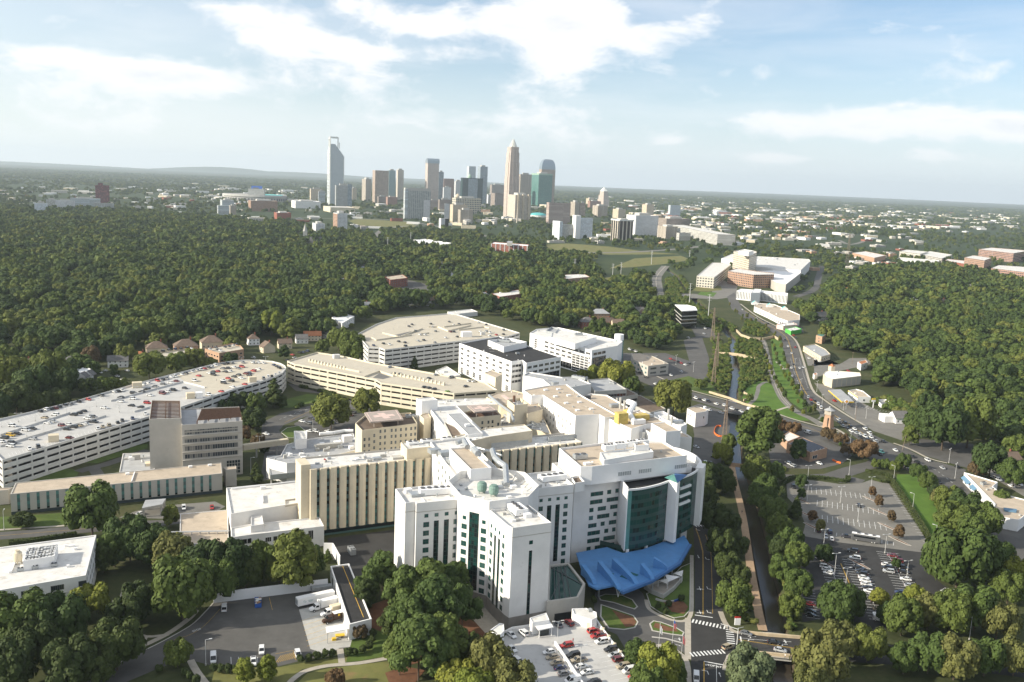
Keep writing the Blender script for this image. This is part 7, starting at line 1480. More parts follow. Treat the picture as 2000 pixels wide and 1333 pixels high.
lot(.07,(20,3),LL,"ku:1666,1076 wu:1670,1090 wu:1612,1107 wa:1615.6,1112.5 wa:1619,1119 g:1627,1139 w:1627,1144 r:1630,1149 k:1677.5,1108.7 k:1681,1115 k:1683,1121 wa:1687,1128 wa:1690,1134 wa:1692,1141 k:1694,1148 wa:1698,1154.5 k:1713,1176 t:1717,1190.5 wa:1717,1199 wv:1719,1210 w:1732,1103 k:1733,1109.5 su:1735.6,1116 ma:1743,1085 m:1752.5,1096 k:1763.7,1108.7 k:1765.6,1117 wa:1769,1131 s:1777,1144 na:1759,1157 wv:1850,1158 w:1801,1172 m:1582,1180 k:1582,1193 k:1582,1200.6",True)
UL='the pale upper car park'
lot(.07,(6,14),UL,"k:1598,1036 s:1613,1048 nu:1621,1039 wa:1624,1052 ka:1677.5,987.6 w:1559,1036 ku:1550,951",True)
RD='the glass front road'
car(1390.6,1069,.05,(-2,-20),'m',RD,True);car(1457,1237,.05,(20,5),'ga','the near road bridge',True,False);car(1511.6,1254,.05,(20,3),'ka','the near road bridge',True,False);car(1524,1269.5,.05,(20,4),'sa','the near road bridge',True,False);car(1422,1264,.05,(18,-6),'tu','the near crossing',True,False);car(1360,1325,.05,(0,20),'wv','the glass front road',True,False)
SY='the service yard'
car(438,1188,.05,(3,-20),'wv',SY,True,False);car(511,1271,.05,(1,-20),'wu',SY,True,True);car(416.6,1287,.05,(0,-20),'wv',SY,True,True);car(495,1292,.05,(0,-20),'wp',SY,True,True);car(582,1278.7,.05,(5,20),'wu',SY,True,False)
FB='the low block drive'
car(272,1004,.07,(12,-4),'w',FB,True);car(359,992,.07,(2,14),'wu',FB,True);car(414,991,.07,(2,14),'ra',FB,True)
MB_='the park road bridge'
lot(.07,(16,6),MB_,"w:1345,770.5 w:1359,778 k:1366,780 w:1376,782.5 k:1383,784 w:1399,789 w:1416,793 w:1430,798.6 w:1447,804 k:1438,800.5 w:1461,807 wv:1465,800.5 k:1289,753.6 w:1280,750 k:1300,757 k:1530,826 wv:1577,845 k:1560,838 w:1340,766")
KD='the long avenue'
lot(.05,(8,14),KD,"w:1545.5,718.5 k:1550,712 w:1569,717.6 w:1561.7,719 s:1547,734 k:1564,766 r:1584,780.6 w:1598,789.5 wv:1603,797 k:1585,787 s:1613,802 s:1578,776 w:1539,677 r:1553,678 k:1500,632 w:1478,622 w:1546,690 k:1533,664 w:1620,811 k:1592,783 k:1617,806 w:1450,605 k:1462,613 k:1490,627")
lot(.05,(15,9),KD,"s:1638,820 k:1639,826 k:1661,833 w:1662.6,842 w:1669,838 w:1679,847 w:1689.6,852.6 w:1701,854 k:1680.6,854 wu:1689.6,838 k:1725.6,862.5 s:1704,870 wa:1749,879.6 d:1722,883 k:1718,887.5 wv:1652.7,856 w:1812,899 k:1783,892 s:1840.7,914 k:1870,912 k:1791,903 n:1823.6,933 k:1833.5,942 s:1772,913 k:1650,826 s:1646,832 k:1655,837 s:1672,846 k:1695,860 s:1710,862 w:1698,846")
SS='the shop car parks'
lot(.06,(9,4),SS,"w:1975,949 w:1991,946 w:1942,933 s:1950,937 r:1657,724.5 k:1590,713.5 w:1592,702 w:1580,700 w:1600,706 w:1500,617 k:1512,622 w:1522,627 k:1490,611 w:1495,613 r:1630,783 w:1648,781 k:1660,785 w:1600,905 w:1539,905 s:1548,910 r:1550,655 k:1555,660 w:1540,640")
WL='the hospital side lots'
lot(.06,(8,3),WL,"k:1395,893 k:1398,885 w:1380,905 s:1360,873 k:1390,905 w:1385,801 w:1408,806 r:1310,701 m:1318,704 k:1325,706 r:1330,709 w:1338,712.5 k:1346,710 s:1391,709 w:1230,683 k:1236,685 w:1242,687 s:1300,720 w:1330,726 k:1262,737 k:1250,728 w:1310,733 k:1392,740 w:1344,660 w:1377,642 s:1375,652")
VL='the visitor car park'
lot(.06,(9,2),VL,"wa:520,847.5 w:590,823 k:608,817 g:603,827 w:604,842 w:617,842.5 k:650,826 r:674,813 m:684,811 k:690,806 w:645,812 r:683,840 w:673,842 w:640,842 k:626,846")
NB='the western streets'
lot(.06,(9,2),NB,"w:195,728 k:187,726 w:206,724 s:221,724 w:229,735 w:240,742 w:216,747 w:248,724 r:571,693 k:585,689 n:592,688 n:600,686 w:575,699 k:560,704 w:495,699 w:580,648 k:850,570 w:870,573 r:880,588 k:890,592 w:860,579 s:905,585 w:835,597 k:800,600 w:812,598 r:866,594 w:1150,604 k:1162,602 w:878,551 s:885,556 k:955,560")
lot(9,(8,3),'the condominium decks',"k:318,686 k:330,683.5 n:342,682 k:353,681 k:365,679.5 w:374,681 w:410,682 k:422,679 k:440,678 k:448,676.5 s:456,674.5 k:462,672.5 w:430,685 k:425,683")
# ---------------------------------------------------------------- trucks and the coach
def truck(label,x,y,z,vec,build):
 X,Y=G(x,y,z);q=G(x+vec[0],y+vec[1],z);t=thing('truck',label,'truck',(X,Y,z),math.atan2(q[1]-Y,q[0]-X));build(t);return t
def ch(b,nm,m,t):o=b.build(nm,m);o.parent=t;return o
def wheels(t,xs,r=.5,hw=1.15):
 for x in xs:
  for k in(-1,1):b=MB();b.tube((x,k*hw-.17,r),(x,k*hw+.17,r),r,n=14);o=ch(b,'wheel','tyre',t);b=MB();b.tube((x,k*(hw+.17),r),(x,k*(hw+.19),r),r*.55,n=10);o2=ch(b,'rim','lamp_metal',o)
def cabin(t,x0,m,L=2.2,hood=1.5):
 b=MB();loft(b,[(x0,1.15,.6,2.6),(x0+L*.7,1.12,.6,2.55),(x0+L,1.0,.6,1.7)]);loft(b,[(x0+L-.1,.95,.55,1.6),(x0+L+hood*.7,.9,.55,1.45),(x0+L+hood,.75,.6,1.1)]);ch(b,'cab',m,t)
 g=MB();g.face([(x0+L*.72,-.95,2.5),(x0+L*.72,.95,2.5),(x0+L+.02,.9,1.72),(x0+L+.02,-.9,1.72)][::-1])
 for k in(-1,1):f=[(x0+.5,k*1.17,1.65),(x0+L*.8,k*1.14,1.65),(x0+L*.7,k*1.14,2.35),(x0+.5,k*1.17,2.35)];g.face(f if k<0 else f[::-1])
 ch(g,'window','car_glass',t)
def trailer(t):
 b=MB();b.box(0,0,1.1,14.5,2.55,2.9);ch(b,'trailer_box','white_clean',t);wheels(t,(-4.6,-5.8));b=MB();b.box(-.5,0,.75,12,1,.35);b.box(4,-.9,0,.3,.3,1.1);b.box(4,.9,0,.3,.3,1.1);ch(b,'chassis','metal_dark',t)
 b=MB();b.box(7.3,0,1.6,.25,2,1.8);ch(b,'cooling_unit','metal_grey',t)
 b=MB()
 for s in(-1,1):
  for x,z,w,h in((4.6,2.75,.55,.12),(4.6,2.15,.55,.12)):b.box(x+(.18 if z>2.5 else-.18),s*1.285,z,w,.02,h)
  for x in(4.2,5.0):b.box(x,s*1.285,2.3,.12,.02,.5)
  for i,(w,z)in enumerate(((2.2,2.7),(1.8,2.35),(1.5,2.1))):b.box(2.4,s*1.285,z,w,.02,.10)
 ch(b,'emblem','teal_panel',t)
def boxtruck(m_box,m_cab,L=6.2,H=2.6,badge=None):
 def f(t):
  b=MB();b.box(-1.2,0,1.0,L,2.45,H);o=ch(b,'cargo_box',m_box,t);cabin(t,-1.2+L/2+.25,m_cab);wheels(t,(-2.4,-1.2+L/2+2.6));b=MB();b.box(0,0,.65,L+2,.9,.35);ch(b,'chassis','metal_dark',t)
  if badge:
   b=MB()
   for s in(-1,1):b.prism([(-.2,s*1.235),(.5,s*1.235),(.5,s*1.25),(-.2,s*1.25)],2.3,3.1)
   ch(b,'emblem',badge,t)
  if m_box=='white_clean' and L>6.5:b=MB();b.box(-1.2+L/2+.3,0,2.7,.6,1.8,1.2);b.tube((-1.2+L/2+.3,.5,3.9),(-1.2+L/2+.3,.5,3.95),.4,n=10);ch(b,'cooling_unit','white_wall',t)
 return f
truck('long white semi trailer with small green emblem backed to the dock',616,1180,0,(-20,4.5),trailer)
truck('white box truck with refrigeration unit and white bonnet at the dock',636,1188,0,(-20,5),boxtruck('white_clean','white_clean',7.2,2.5))
truck('white truck with tan box roof between the other dock trucks',655,1199,0,(-20,5),boxtruck('cream_wall','white_clean',6.0,2.5))
truck('dark brown delivery truck with white roof and gold badge',660,1212,0,(-20,5),boxtruck('brown_paint','brown_paint',6.4,2.3,'yellow_paint'))
def browntop():
 t=bpy.context.scene.objects.get('truck.003')or bpy.data.objects['truck.003'];b=MB();b.box(-1.2,0,3.32,6.3,2.35,.06);ch(b,'roof_panel','white_clean',t)
browntop()
truck('grey flatbed trailer parked along the white retaining wall',628,1155,0,(-20,3),lambda t:(ch((lambda b:(b.box(0,0,.9,8,2.3,1.3),b)[1])(MB()),'cargo_box','metal_grey',t),wheels(t,(-2.6,-1.5))))
def coach(t):
 b=MB();loft(b,[(-6.4,1.22,.5,3.2),(-6.2,1.28,.4,3.4),(6.0,1.28,.4,3.4),(6.4,1.2,.5,3.0)]);ch(b,'body','coach_grey',t);b=MB();b.box(0,0,3.4,12.2,2.3,.1);ch(b,'roof','white_clean',t)
 b=MB()
 for x in(-3.5,0,3.2):b.box(x,0,3.5,1.4,1.1,.3)
 ch(b,'roof_unit','metal_dark',t);wheels(t,(-4,-2.8,4),.52,1.1);b=MB()
 for s in(-1,1):b.box(.5,s*1.285,2.0,9.5,.03,.8);b.box(0,s*1.285,.7,12,.025,.7,0,1)
 b.box(6.38,0,1.5,.05,2.0,1.2);ch(b,'window',['car_glass','metal_dark'],t)
t=truck('long grey touring coach with white roof and dark stripes in the car park',1690,1058,0,(-20,-3.2),coach);t['category']='coach';t.name='coach'
truck('dark pickup with raised bonnet stopped in front of the grey coach',1654,1051,0,(-20,-2),lambda t:(ch((lambda b:(loft(b,SPEC['pickup']['hull']),b)[1])(MB()),'body','cloth_dark',t),ch((lambda b:(b.box(.4,0,1.0,1.6,1.5,.8),b)[1])(MB()),'window','car_glass',t),wheels(t,(-1.8,1.85),.42,.8)))
def car_labels():
 words={}
 for t,cw,ty,pl,x,y,near in CARS:
  best=sorted(((math.hypot(x-q[4],y-q[5]),q)for q in CARS if q[0]is not t and q[3]==pl),key=lambda k:k[0])[:2]
  nb=[q[1]for d,q in best if d<9]
  base='%s %s'%(cw,ty)
  where='on %s'%pl
  if len(nb)==2:mid='beside a %s one and a %s one'%tuple(sorted(nb))
  elif len(nb)==1:mid='next to a %s one'%nb[0]
  else:mid='standing alone'
  l='%s %s %s'%(base,mid,where)
  if len(l.split())>16:l='%s between %s and %s on %s'%(base,*sorted(nb),pl)
  if len(l.split())>16:l='%s among others on %s'%(base,pl)
  words.setdefault(l,[]).append((t,pl))
 for l,ts in words.items():
  for t,pl in ts:
   t['label']=l;t['group']='vehicles on '+pl
   if ' SUV ' in l or 'saloon' in l:t['category']='car'
   elif 'pickup' in l:t['category']='pickup'
   else:t['category']='van'
   if 'avenue' in pl and 'shop' not in pl or 'bridge' in pl or 'crossing' in pl:t.name='moving_car'
car_labels()
# ---------------------------------------------------------------- lamps, poles, pylons, flags, people
def lamp_proto(name,h,arms,m='lamp_metal',r=.11):
 t=thing(name,'x','street lamp');b=MB();b.tube((0,0,0),(0,0,h),r,r*.6,8);b.tube((0,0,0),(0,0,.7),r*2.4,n=8,m=1);b.build('pole',[m,'concrete'],t)
 for s in((-1,1)if arms==2 else(1,)):
  b=MB();b.bar((0,0,h-.1),(s*1.5,0,h+.05),.1);b.box(s*1.6,0,h-.05,.95,.42,.2);b.build('lamp_head',m,t)
 kids(t);return t
LP={}
def lamps():
 P1,P2,P3=lamp_proto('lamp_post',5.2,2),lamp_proto('lamp_post',9,2),lamp_proto('lamp_post',9,1);used=set()
 def put(p,pts,z,label,group,rz=.3):
  for x,y in pts:
   t=p if p.name not in used else dup(p);used.add(p.name);t.location=(*G(x,y,z),z);t.rotation_euler=(0,0,rz);t['label']=label;t['group']=group
 put(P1,[(3,835),(36,825),(69,823),(52,853),(85,847),(117,842),(130,810),(175,812),(188,795),(233,806),(264,771),(308,767),(232,798),(333,766),(355,763),(472,711),(519,710),(396,736)],14,'slim twin headed lamp post on the curved garage roof','lamps on the curved garage roof')
 put(P1,[(730,655),(768,644),(779,640),(794,630),(799,646),(837,626),(838,640),(749,663),(811,666),(845,664),(877,624),(893,655),(879,638),(919,632),(934,650),(965,650)],18,'slim twin headed lamp post on the faceted garage roof','lamps on the faceted garage roof')
 put(P2,[(1641,983),(1675,1020),(1608,1071),(1577,940),(1576,980),(1700,963),(1728,1081),(1630,1120),(1770,1135),(1651,1150)],0,'tall twin headed lamp post in the open car parks by the creek','lamps in the creek car parks')
 put(P3,[(1658,928),(1745,940),(1782,997),(1826,1062),(1893,1250)],0,'single headed lamp post along the hedge of the car park','lamps along the car park hedge',2.5)
 put(P3,[(402,1300)],0,'single headed lamp post at the service yard corner','lamp of the service yard',.4);put(P3,[(8,1036)],0,'single headed lamp post by the road at the left edge','lamp of the west road',1.8);put(P3,[(490,926)],0,'single headed lamp post right of the trellis roofed block','lamp of the west drive',.3);put(P2,[(507,882)],0,'twin headed lamp post beside the enclosed footbridge','lamp of the footbridge',.3);put(P3,[(611,845)],0,'single headed lamp post in the visitor car park','lamp of the visitor car park')
 put(P2,[(1595,766),(1647,802),(1670,810),(1605,794),(1691,818),(1354,727),(1320,713),(1280,715),(1563,762),(1552,720),(1660,872),(1853,905),(1865,935)],0,'tall lamp post along the avenue and its car parks','lamps along the avenue',.9)
 put(P2,[(1088,1262)],4.6,'short cluster lamp at the end of the divider wall on the parking deck','lamp of the parking deck');put(P2,[(1133,1312)],4.6,'lamp post beside the white cars on the parking deck','lamp of the parking deck cars')
 t=thing('signal_mast','tall pale traffic signal mast at the near crossing','traffic signal',(*G(1438,1274),0));x,y=G(1438,1274);b=MB();b.tube((x,y,0),(x,y,9),.2,.14,8);b.build('pole','lamp_metal',t);b=MB();b.bar((x-.2,y,8.6),(x-5.5,y+3,8.9),.16);b.bar((x,y,8.9),(x+2,y+1,9),.12);b.build('mast_arm','lamp_metal',t)
 for k in(.55,.95):b=MB();b.box(x-5.5*k,y+3*k,7.6,.4,.4,1.2);b.build('signal_head','metal_dark',t)
 t=thing('entrance_sign','white and red hospital sign at the crossing corner','sign',(*G(1440,1221),0));x,y=G(1440,1221);b=MB();b.box(x,y,0,2.2,.4,2.8,.1);b.box(x,y,2.8,2.25,.42,.5,.1,1);b.build('sign_panel',['white_clean','red_paint'],t)
 for x,y,h,cols,lab in((1285,1283,12,('white_clean','metal_blue'),'flagpole with pale blue and white flag hanging limp'),(1311,1284,14,('red_paint','white_clean'),'tallest flagpole with red and white striped flag hanging limp'),(1329,1304,12,('red_paint','white_clean'),'flagpole with red and white flag nearest the road')):
  X,Y=G(x,y);t=thing('flagpole',lab,'flagpole',(X,Y,0));b=MB();b.tube((X,Y,0),(X,Y,h),.09,.05,8);b.tube((X,Y,h),(X,Y,h+.2),.13,n=8);b.build('pole','lamp_metal',t);b=MB();n=7
  for i in range(n):
   u0,u1=i*.16,(i+1)*.16;f=lambda u:(X+.06+u*.75,Y+.14*math.sin(u*9));a,c=f(u0),f(u1);m=i%2
   b.face([(*a,h-.3-u0*1.2),(*a,h-3.2-u0*.6),(*c,h-3.2-u1*.6),(*c,h-.3-u1*1.2)],m)
  if h==14:b.face([(X+.05,Y-.1,h-.3),(X+.05,Y-.1,h-1.5),(X+.5,Y-.16,h-1.6),(X+.5,Y-.16,h-.8)],2)
  b.build('flag',[*cols,'blue_paint'],t)
 for x,y,h,lab in((1393,752,30,'lattice power pylon nearest the park road bridge'),(1398,722,33,'lattice power pylon beside the arched footbridge'),(1391,668,36,'lattice power pylon next to the black glass office'),(1414,862,27,'lattice power pylon on the hospital back lot'),(1654,520,70,'tall lattice radio mast by the eastern avenue')):
  X,Y=G(x,y);t=thing('power_pylon',lab,'pylon',(X,Y,0),);b=MB();w=h*.05;n=8
  def cor(z):f=w*(1-z/h*.78);return[(X+sx*f,Y+sy*f,z)for sx,sy in((-1,-1),(1,-1),(1,1),(-1,1))]
  for i in range(n):
   p,q=cor(h*i/n),cor(h*(i+1)/n)
   for j in range(4):k=(j+1)%4;b.bar(p[j],q[j],.22);b.bar(p[j],q[k],.12);b.bar(p[k],q[j],.12);b.bar(q[j],q[k],.12)
  b.build('lattice','wood_pole',t);b=MB()
  if h<60:
   for z in(h*.72,h*.85,h*.97):b.bar((X-3.4,Y,z),(X+3.4,Y,z),.25)
   b.build('cross_arm','wood_pole',t)
 for x,y,h,lab in((1196,547,27,'steel power pole with three crossarms, left one of two close together'),(1212,545,28,'steel power pole with three crossarms, right one of two close together'),(1122,535,26,'steel power pole left of the highway lawn'),(1272,517,28,'steel power pole at the bend of the highway'),(1346,511,24,'steel power pole right of the highway lawn'),(1346,596,30,'steel power pole behind the black glass office'),(1383,622,30,'steel power pole in front of the mixed use complex'),(757,492,30,'steel power pole in the car park beyond the western woods'),(802,476,26,'steel power pole by the low white warehouse')):
  X,Y=G(x,y);t=thing('power_pole',lab,'power pole',(X,Y,0));b=MB();b.tube((X,Y,0),(X,Y,h),.5,.3,8);b.build('pole','lamp_metal',t);b=MB()
  for z in(h*.75,h*.86,h*.97):b.bar((X-2.5,Y,z),(X+2.5,Y,z),.3)
  b.build('cross_arm','lamp_metal',t)
 for x,y,h,lab in((1670,822,11,'brown utility pole at the restaurant drive'),(1664,712,12,'brown utility pole on the side street'),(1588,718,10,'brown utility pole by the yellow shops'),(1762,880,10,'slanting brown utility pole at the avenue corner')):
  X,Y=G(x,y);t=thing('utility_pole',lab,'utility pole',(X,Y,0));b=MB();b.tube((X,Y,0),(X+(1.5 if 'slant' in lab else 0),Y,h),.18,.12,8);b.build('pole','wood_pole',t);b=MB();b.bar((X-1.2,Y,h*.93),(X+1.2,Y,h*.93),.16);b.build('cross_arm','wood_pole',t)
 person(1119,1255,4.57,'red_paint','person in a red top walking across the parking deck',2.6);person(1449,1003,.06,'cloth_dark','person in dark clothes walking on the creek path',1.5);person(423,744.5,14.05,'cloth_dark','person in dark clothes standing on the curved garage roof',.4)
 for x,y,lab in((1533,1286,'person in a white top walking over the near road bridge'),(1437,958,'person in dark clothes at the top of the creek path')):person(x,y,.1,'white_clean' if 'white' in lab else 'cloth_dark',lab,.3)
def person(px,py,z,top,label,h):
 X,Y=G(px,py,z);me=bpy.data.meshes.new('person')
 V=[(0,0,.95),(0,0,1.2),(0,0,1.42),(0,0,1.52),(.02,0,1.66),(0,.2,1.40),(.04,.26,1.12),(.14,.24,.9),(0,-.2,1.40),(-.06,-.26,1.12),(.0,-.26,.88),(0,.1,.9),(.14,.1,.5),(.10,.1,.07),(.24,.1,.04),(0,-.1,.9),(-.06,-.1,.5),(-.22,-.1,.09),(-.1,-.1,.04)]
 E=[(0,1),(1,2),(2,3),(3,4),(2,5),(5,6),(6,7),(2,8),(8,9),(9,10),(0,11),(11,12),(12,13),(13,14),(0,15),(15,16),(16,17),(17,18)]
 rad=[.15,.14,.15,.06,.105,.07,.05,.035,.07,.05,.035,.10,.065,.045,.04,.10,.065,.045,.04]
 me.from_pydata(V,E,[]);o=bpy.data.objects.new('person',me);C.objects.link(o);sm=o.modifiers.new('skin','SKIN');o.modifiers.new('sub','SUBSURF').levels=1
 for i,s in enumerate(me.skin_vertices[0].data):s.radius=(rad[i],rad[i]);s.use_root=(i==0)
 t=NT('person_'+str(len(bpy.data.materials)));sp=t.nd('ShaderNodeSeparateXYZ');tc=t.nd('ShaderNodeTexCoord');t.ln(tc.outputs['Object'],sp.inputs[0]);cl={'red_paint':(.4,.04,.03),'cloth_dark':(.05,.05,.06),'white_clean':(.7,.7,.7)}[top]
 t.fin(t.ramp(t.math('DIVIDE',sp.outputs[2],2.),[(0,(.04,.04,.07)),(.455,cl),(.745,(.42,.26,.18)),(.86,(.04,.025,.02))]),.8);
 for n in t.n:
  if n.type=='VALTORGB':n.color_ramp.interpolation='CONSTANT'
 me.materials.append(t.mat);o.location=(X,Y,z);o.rotation_euler=(0,0,h);tag(o,label,'person')
lamps()
# ---------------------------------------------------------------- trees
rng=np.random.default_rng(5)
def leaf_mat(name,stops,trans=.18):
 t=NT(name);oi=t.nd('ShaderNodeObjectInfo');g=t.nd('ShaderNodeNewGeometry')
 c=t.ramp(oi.outputs['Random'],stops);n=t.ramp(t.math('FRACT',t.math('MULTIPLY',g.outputs['Random Per Island'],7.31)),[(0,.78),(1,1.24)])
 c=t.mix(1.0,c,n,'MULTIPLY')
 t.fin(c,.75,.25);tr=t.nd('ShaderNodeBsdfTranslucent');t.ln(c,tr.inputs[0]);mx=t.nd('ShaderNodeMixShader');mx.inputs[0].default_value=trans
 out=[n_ for n_ in t.n if n_.type=='OUTPUT_MATERIAL'][0];t.ln(t.b.outputs[0],mx.inputs[1]);t.ln(tr.outputs[0],mx.inputs[2]);t.ln(mx.outputs[0],out.inputs[0])
leaf_mat('leaf_oak',[(0,(.034,.056,.015)),(.25,(.050,.080,.019)),(.5,(.070,.104,.022)),(.8,(.098,.126,.025)),(1,(.135,.148,.030))])
leaf_mat('leaf_pine',[(0,(.055,.088,.022)),(.5,(.075,.110,.026)),(1,(.095,.124,.026))])
leaf_mat('leaf_olive',[(0,(.115,.125,.035)),(1,(.15,.145,.042))]);leaf_mat('leaf_yellow',[(0,(.14,.17,.025)),(1,(.18,.19,.03))]);leaf_mat('leaf_bronze',[(0,(.10,.072,.035)),(1,(.14,.085,.04))]);leaf_mat('leaf_dark',[(0,(.040,.060,.016)),(1,(.058,.078,.018))]);leaf_mat('leaf_grey',[(0,(.105,.135,.062)),(1,(.12,.145,.07))])
leaf_mat('leaf_hedge',[(0,(.055,.075,.022)),(1,(.075,.09,.028))]);leaf_mat('leaf_shrub',[(0,(.065,.105,.022)),(.5,(.10,.14,.028)),(1,(.15,.16,.04))])
ICO=None
def ico():
 global ICO
 if ICO is None:
  p=(1+5**.5)/2;v=np.array([(-1,p,0),(1,p,0),(-1,-p,0),(1,-p,0),(0,-1,p),(0,1,p),(0,-1,-p),(0,1,-p),(p,0,-1),(p,0,1),(-p,0,-1),(-p,0,1)],float);v/=np.linalg.norm(v[0])
  ICO=v,np.array([(0,11,5),(0,5,1),(0,1,7),(0,7,10),(0,10,11),(1,5,9),(5,11,4),(11,10,2),(10,7,6),(7,1,8),(3,9,4),(3,4,2),(3,2,6),(3,6,8),(3,8,9),(4,9,5),(2,4,11),(6,2,10),(8,6,7),(9,8,1)])
 return ICO
def lobes(shape,n,g):
 L=[]
 for i in range(n):
  u=g.random();a=i*2.399963+g.random()*.8
  if shape=='round':z=.30+.58*((i+.5)/n);rr=math.sqrt(max(.02,1-((z-.56)/.44)**2))*.70*(.75+.35*g.random());s=.24+.13*g.random()
  elif shape=='tall':z=.22+.68*((i+.5)/n);rr=(.62 if z<.6 else.62*(1-(z-.6)/.5))*(.6+.5*g.random());s=.24+.12*g.random()
  elif shape=='pine':z=.34+.56*((i+.5)/n)**.9;rr=(.74-.62*max(0,z-.55)/.45)*(.45+.6*g.random());s=.22+.11*g.random()
  elif shape=='cone':z=.12+.78*((i+.5)/n);rr=.72*(1-z)*(.8+.3*g.random());s=(.34*(1-z)+.09)
  elif shape=='wide':z=.34+.5*((i+.5)/n);rr=math.sqrt(max(.02,1-((z-.5)/.5)**2))*.78*(.7+.4*g.random());s=.2+.13*g.random()
  else:z=.3+.45*g.random();rr=.55*math.sqrt(g.random());s=.38+.1*g.random()
  L.append((rr*math.cos(a),rr*math.sin(a),z,s))
 if shape in('round','wide','shrub'):L.append((0,0,.62,.34));L.append((.08,.05,.5,.42))
 if shape=='tall':L+=[(0,0,.5,.36),(0,.05,.75,.26),(0,0,.9,.14)]
 if shape=='pine':L+=[(0,0,.90,.16),(0,0,.72,.26)]
 if shape=='cone':L+=[(0,0,.93,.09),(0,0,.3,.3),(0,0,.55,.2)]
 return np.array(L)
def crown_mesh(name,shape,nl,nleaf,leaf,seed,m,asp=1.0):
 g=np.random.default_rng(seed);L=lobes(shape,nl,g);w=L[:,3]**2;w/=w.sum()
 k=g.choice(len(L),nleaf,p=w);d=g.normal(size=(nleaf,3));d/=np.linalg.norm(d,axis=1)[:,None];d[:,2]=np.where(d[:,2]<-.35,-d[:,2],d[:,2])
 S=np.array((1,1,1/asp));r=L[k,3]*(.86+.30*g.random(nleaf)**1.5)
 P=L[k,:3]+d*r[:,None]*S
 n=d+g.normal(size=(nleaf,3))*.26;n/=np.linalg.norm(n,axis=1)[:,None]
 t=np.cross(n,g.normal(size=(nleaf,3)));t/=np.linalg.norm(t,axis=1)[:,None];b=np.cross(n,t)
 s=leaf*(.6+.8*g.random(nleaf))[:,None]
 V=np.stack([P+(t*sx*s*1.25+b*sy*s)*S for sx,sy in((-1,-.5),(.2,-1),(1,.4),(-.2,1))],1).reshape(-1,3)
 iv,if_=ico();cv=[];cf=[]
 for x,y,z,rr in L:
  cf.append(if_+len(V)+sum(len(c)for c in cv));cv.append(iv*rr*.80*S*(.9+.2*g.random((12,1)))+(x,y,z))
 cv=np.concatenate(cv);cf=np.concatenate(cf)
 Vt=np.concatenate([V,cv]);nf=nleaf
 q=np.quantile(np.hypot(Vt[:,0],Vt[:,1]),.985);Vt[:,:2]/=q;Vt[:,2]/=np.quantile(Vt[:,2],.995)
 me=bpy.data.meshes.new(name);me.vertices.add(len(Vt));me.vertices.foreach_set('co',Vt.ravel())
 me.loops.add(nf*4+len(cf)*3);me.loops.foreach_set('vertex_index',np.concatenate([np.arange(nf*4),cf.ravel()]).astype(np.int32))
 me.polygons.add(nf+len(cf));me.polygons.foreach_set('loop_start',np.concatenate([np.arange(nf)*4,nf*4+np.arange(len(cf))*3]).astype(np.int32))
 me.materials.append(M[m]);me.update(calc_edges=True);me.validate();return me
def trunk_mesh(h=.6,r=.055,limbs=5,seed=1):
 b=MB();g=random.Random(seed);b.tube((0,0,-.02),(0,0,h*.6),r,r*.72,8);b.tube((0,0,h*.6),(.02,.01,h*1.25),r*.72,r*.3,7)
 for i in range(limbs):a=i*2.4+g.random();z=h*(.55+.4*g.random());b.tube((0,0,z),(.45*math.cos(a),.45*math.sin(a),z+.18+.12*g.random()),r*.42,r*.16,6)
 o=b.build('trunk','trunk');C.objects.unlink(o);return o.data
CM={}
def cm(shape,lod,var,m):
 k=(shape,lod,var,m)
 if k not in CM:
  nl,n,s={'n':(24,5600,.052),'m':(17,2200,.075),'f':(8,200,.20),'x':(5,60,.34)}[lod]
  asp={'round':1.5,'tall':2.4,'pine':2.2,'cone':2.6,'wide':1.15,'shrub':1.3}[shape]
  if shape=='shrub' and lod=='n':nl,n,s=9,1200,.085
  CM[k]=crown_mesh('crown',shape,nl,n,s,100+var*7+len(shape),m,asp)
 return CM[k]
TRK=[trunk_mesh(.5,.05,6,1),trunk_mesh(.62,.035,6,2)]
TREES=[]
def tree(x,y,h,r,shape='round',m='leaf_oak',lod='n',name='tree',rz=None,var=None,group='trees',meta=None):
 t=thing(name,'x','tree',(x,y,0),rng.random()*6.28 if rz is None else rz);v=int(rng.integers(0,4))if var is None else var
 c=bpy.data.objects.new('crown',cm(shape,lod,v,m));C.objects.link(c);c.parent=t;c.scale=(r,r,h)
 k=bpy.data.objects.new('trunk',TRK[1 if shape in('pine','cone','tall')else 0]);C.objects.link(k);k.parent=t;q=min(r*.9,h*.4);k.scale=(q,q,h*.95)
 TREES.append((t,x,y,h,r,shape,m,meta));return t
TONE={'leaf_oak':'green','leaf_pine':'pine green','leaf_olive':'olive','leaf_yellow':'yellow green','leaf_bronze':'bronze','leaf_dark':'dark green','leaf_grey':'grey green'}
O,Pn,Ol,Ye,Br,Dk,Gy='leaf_oak','leaf_pine','leaf_olive','leaf_yellow','leaf_bronze','leaf_dark','leaf_grey'
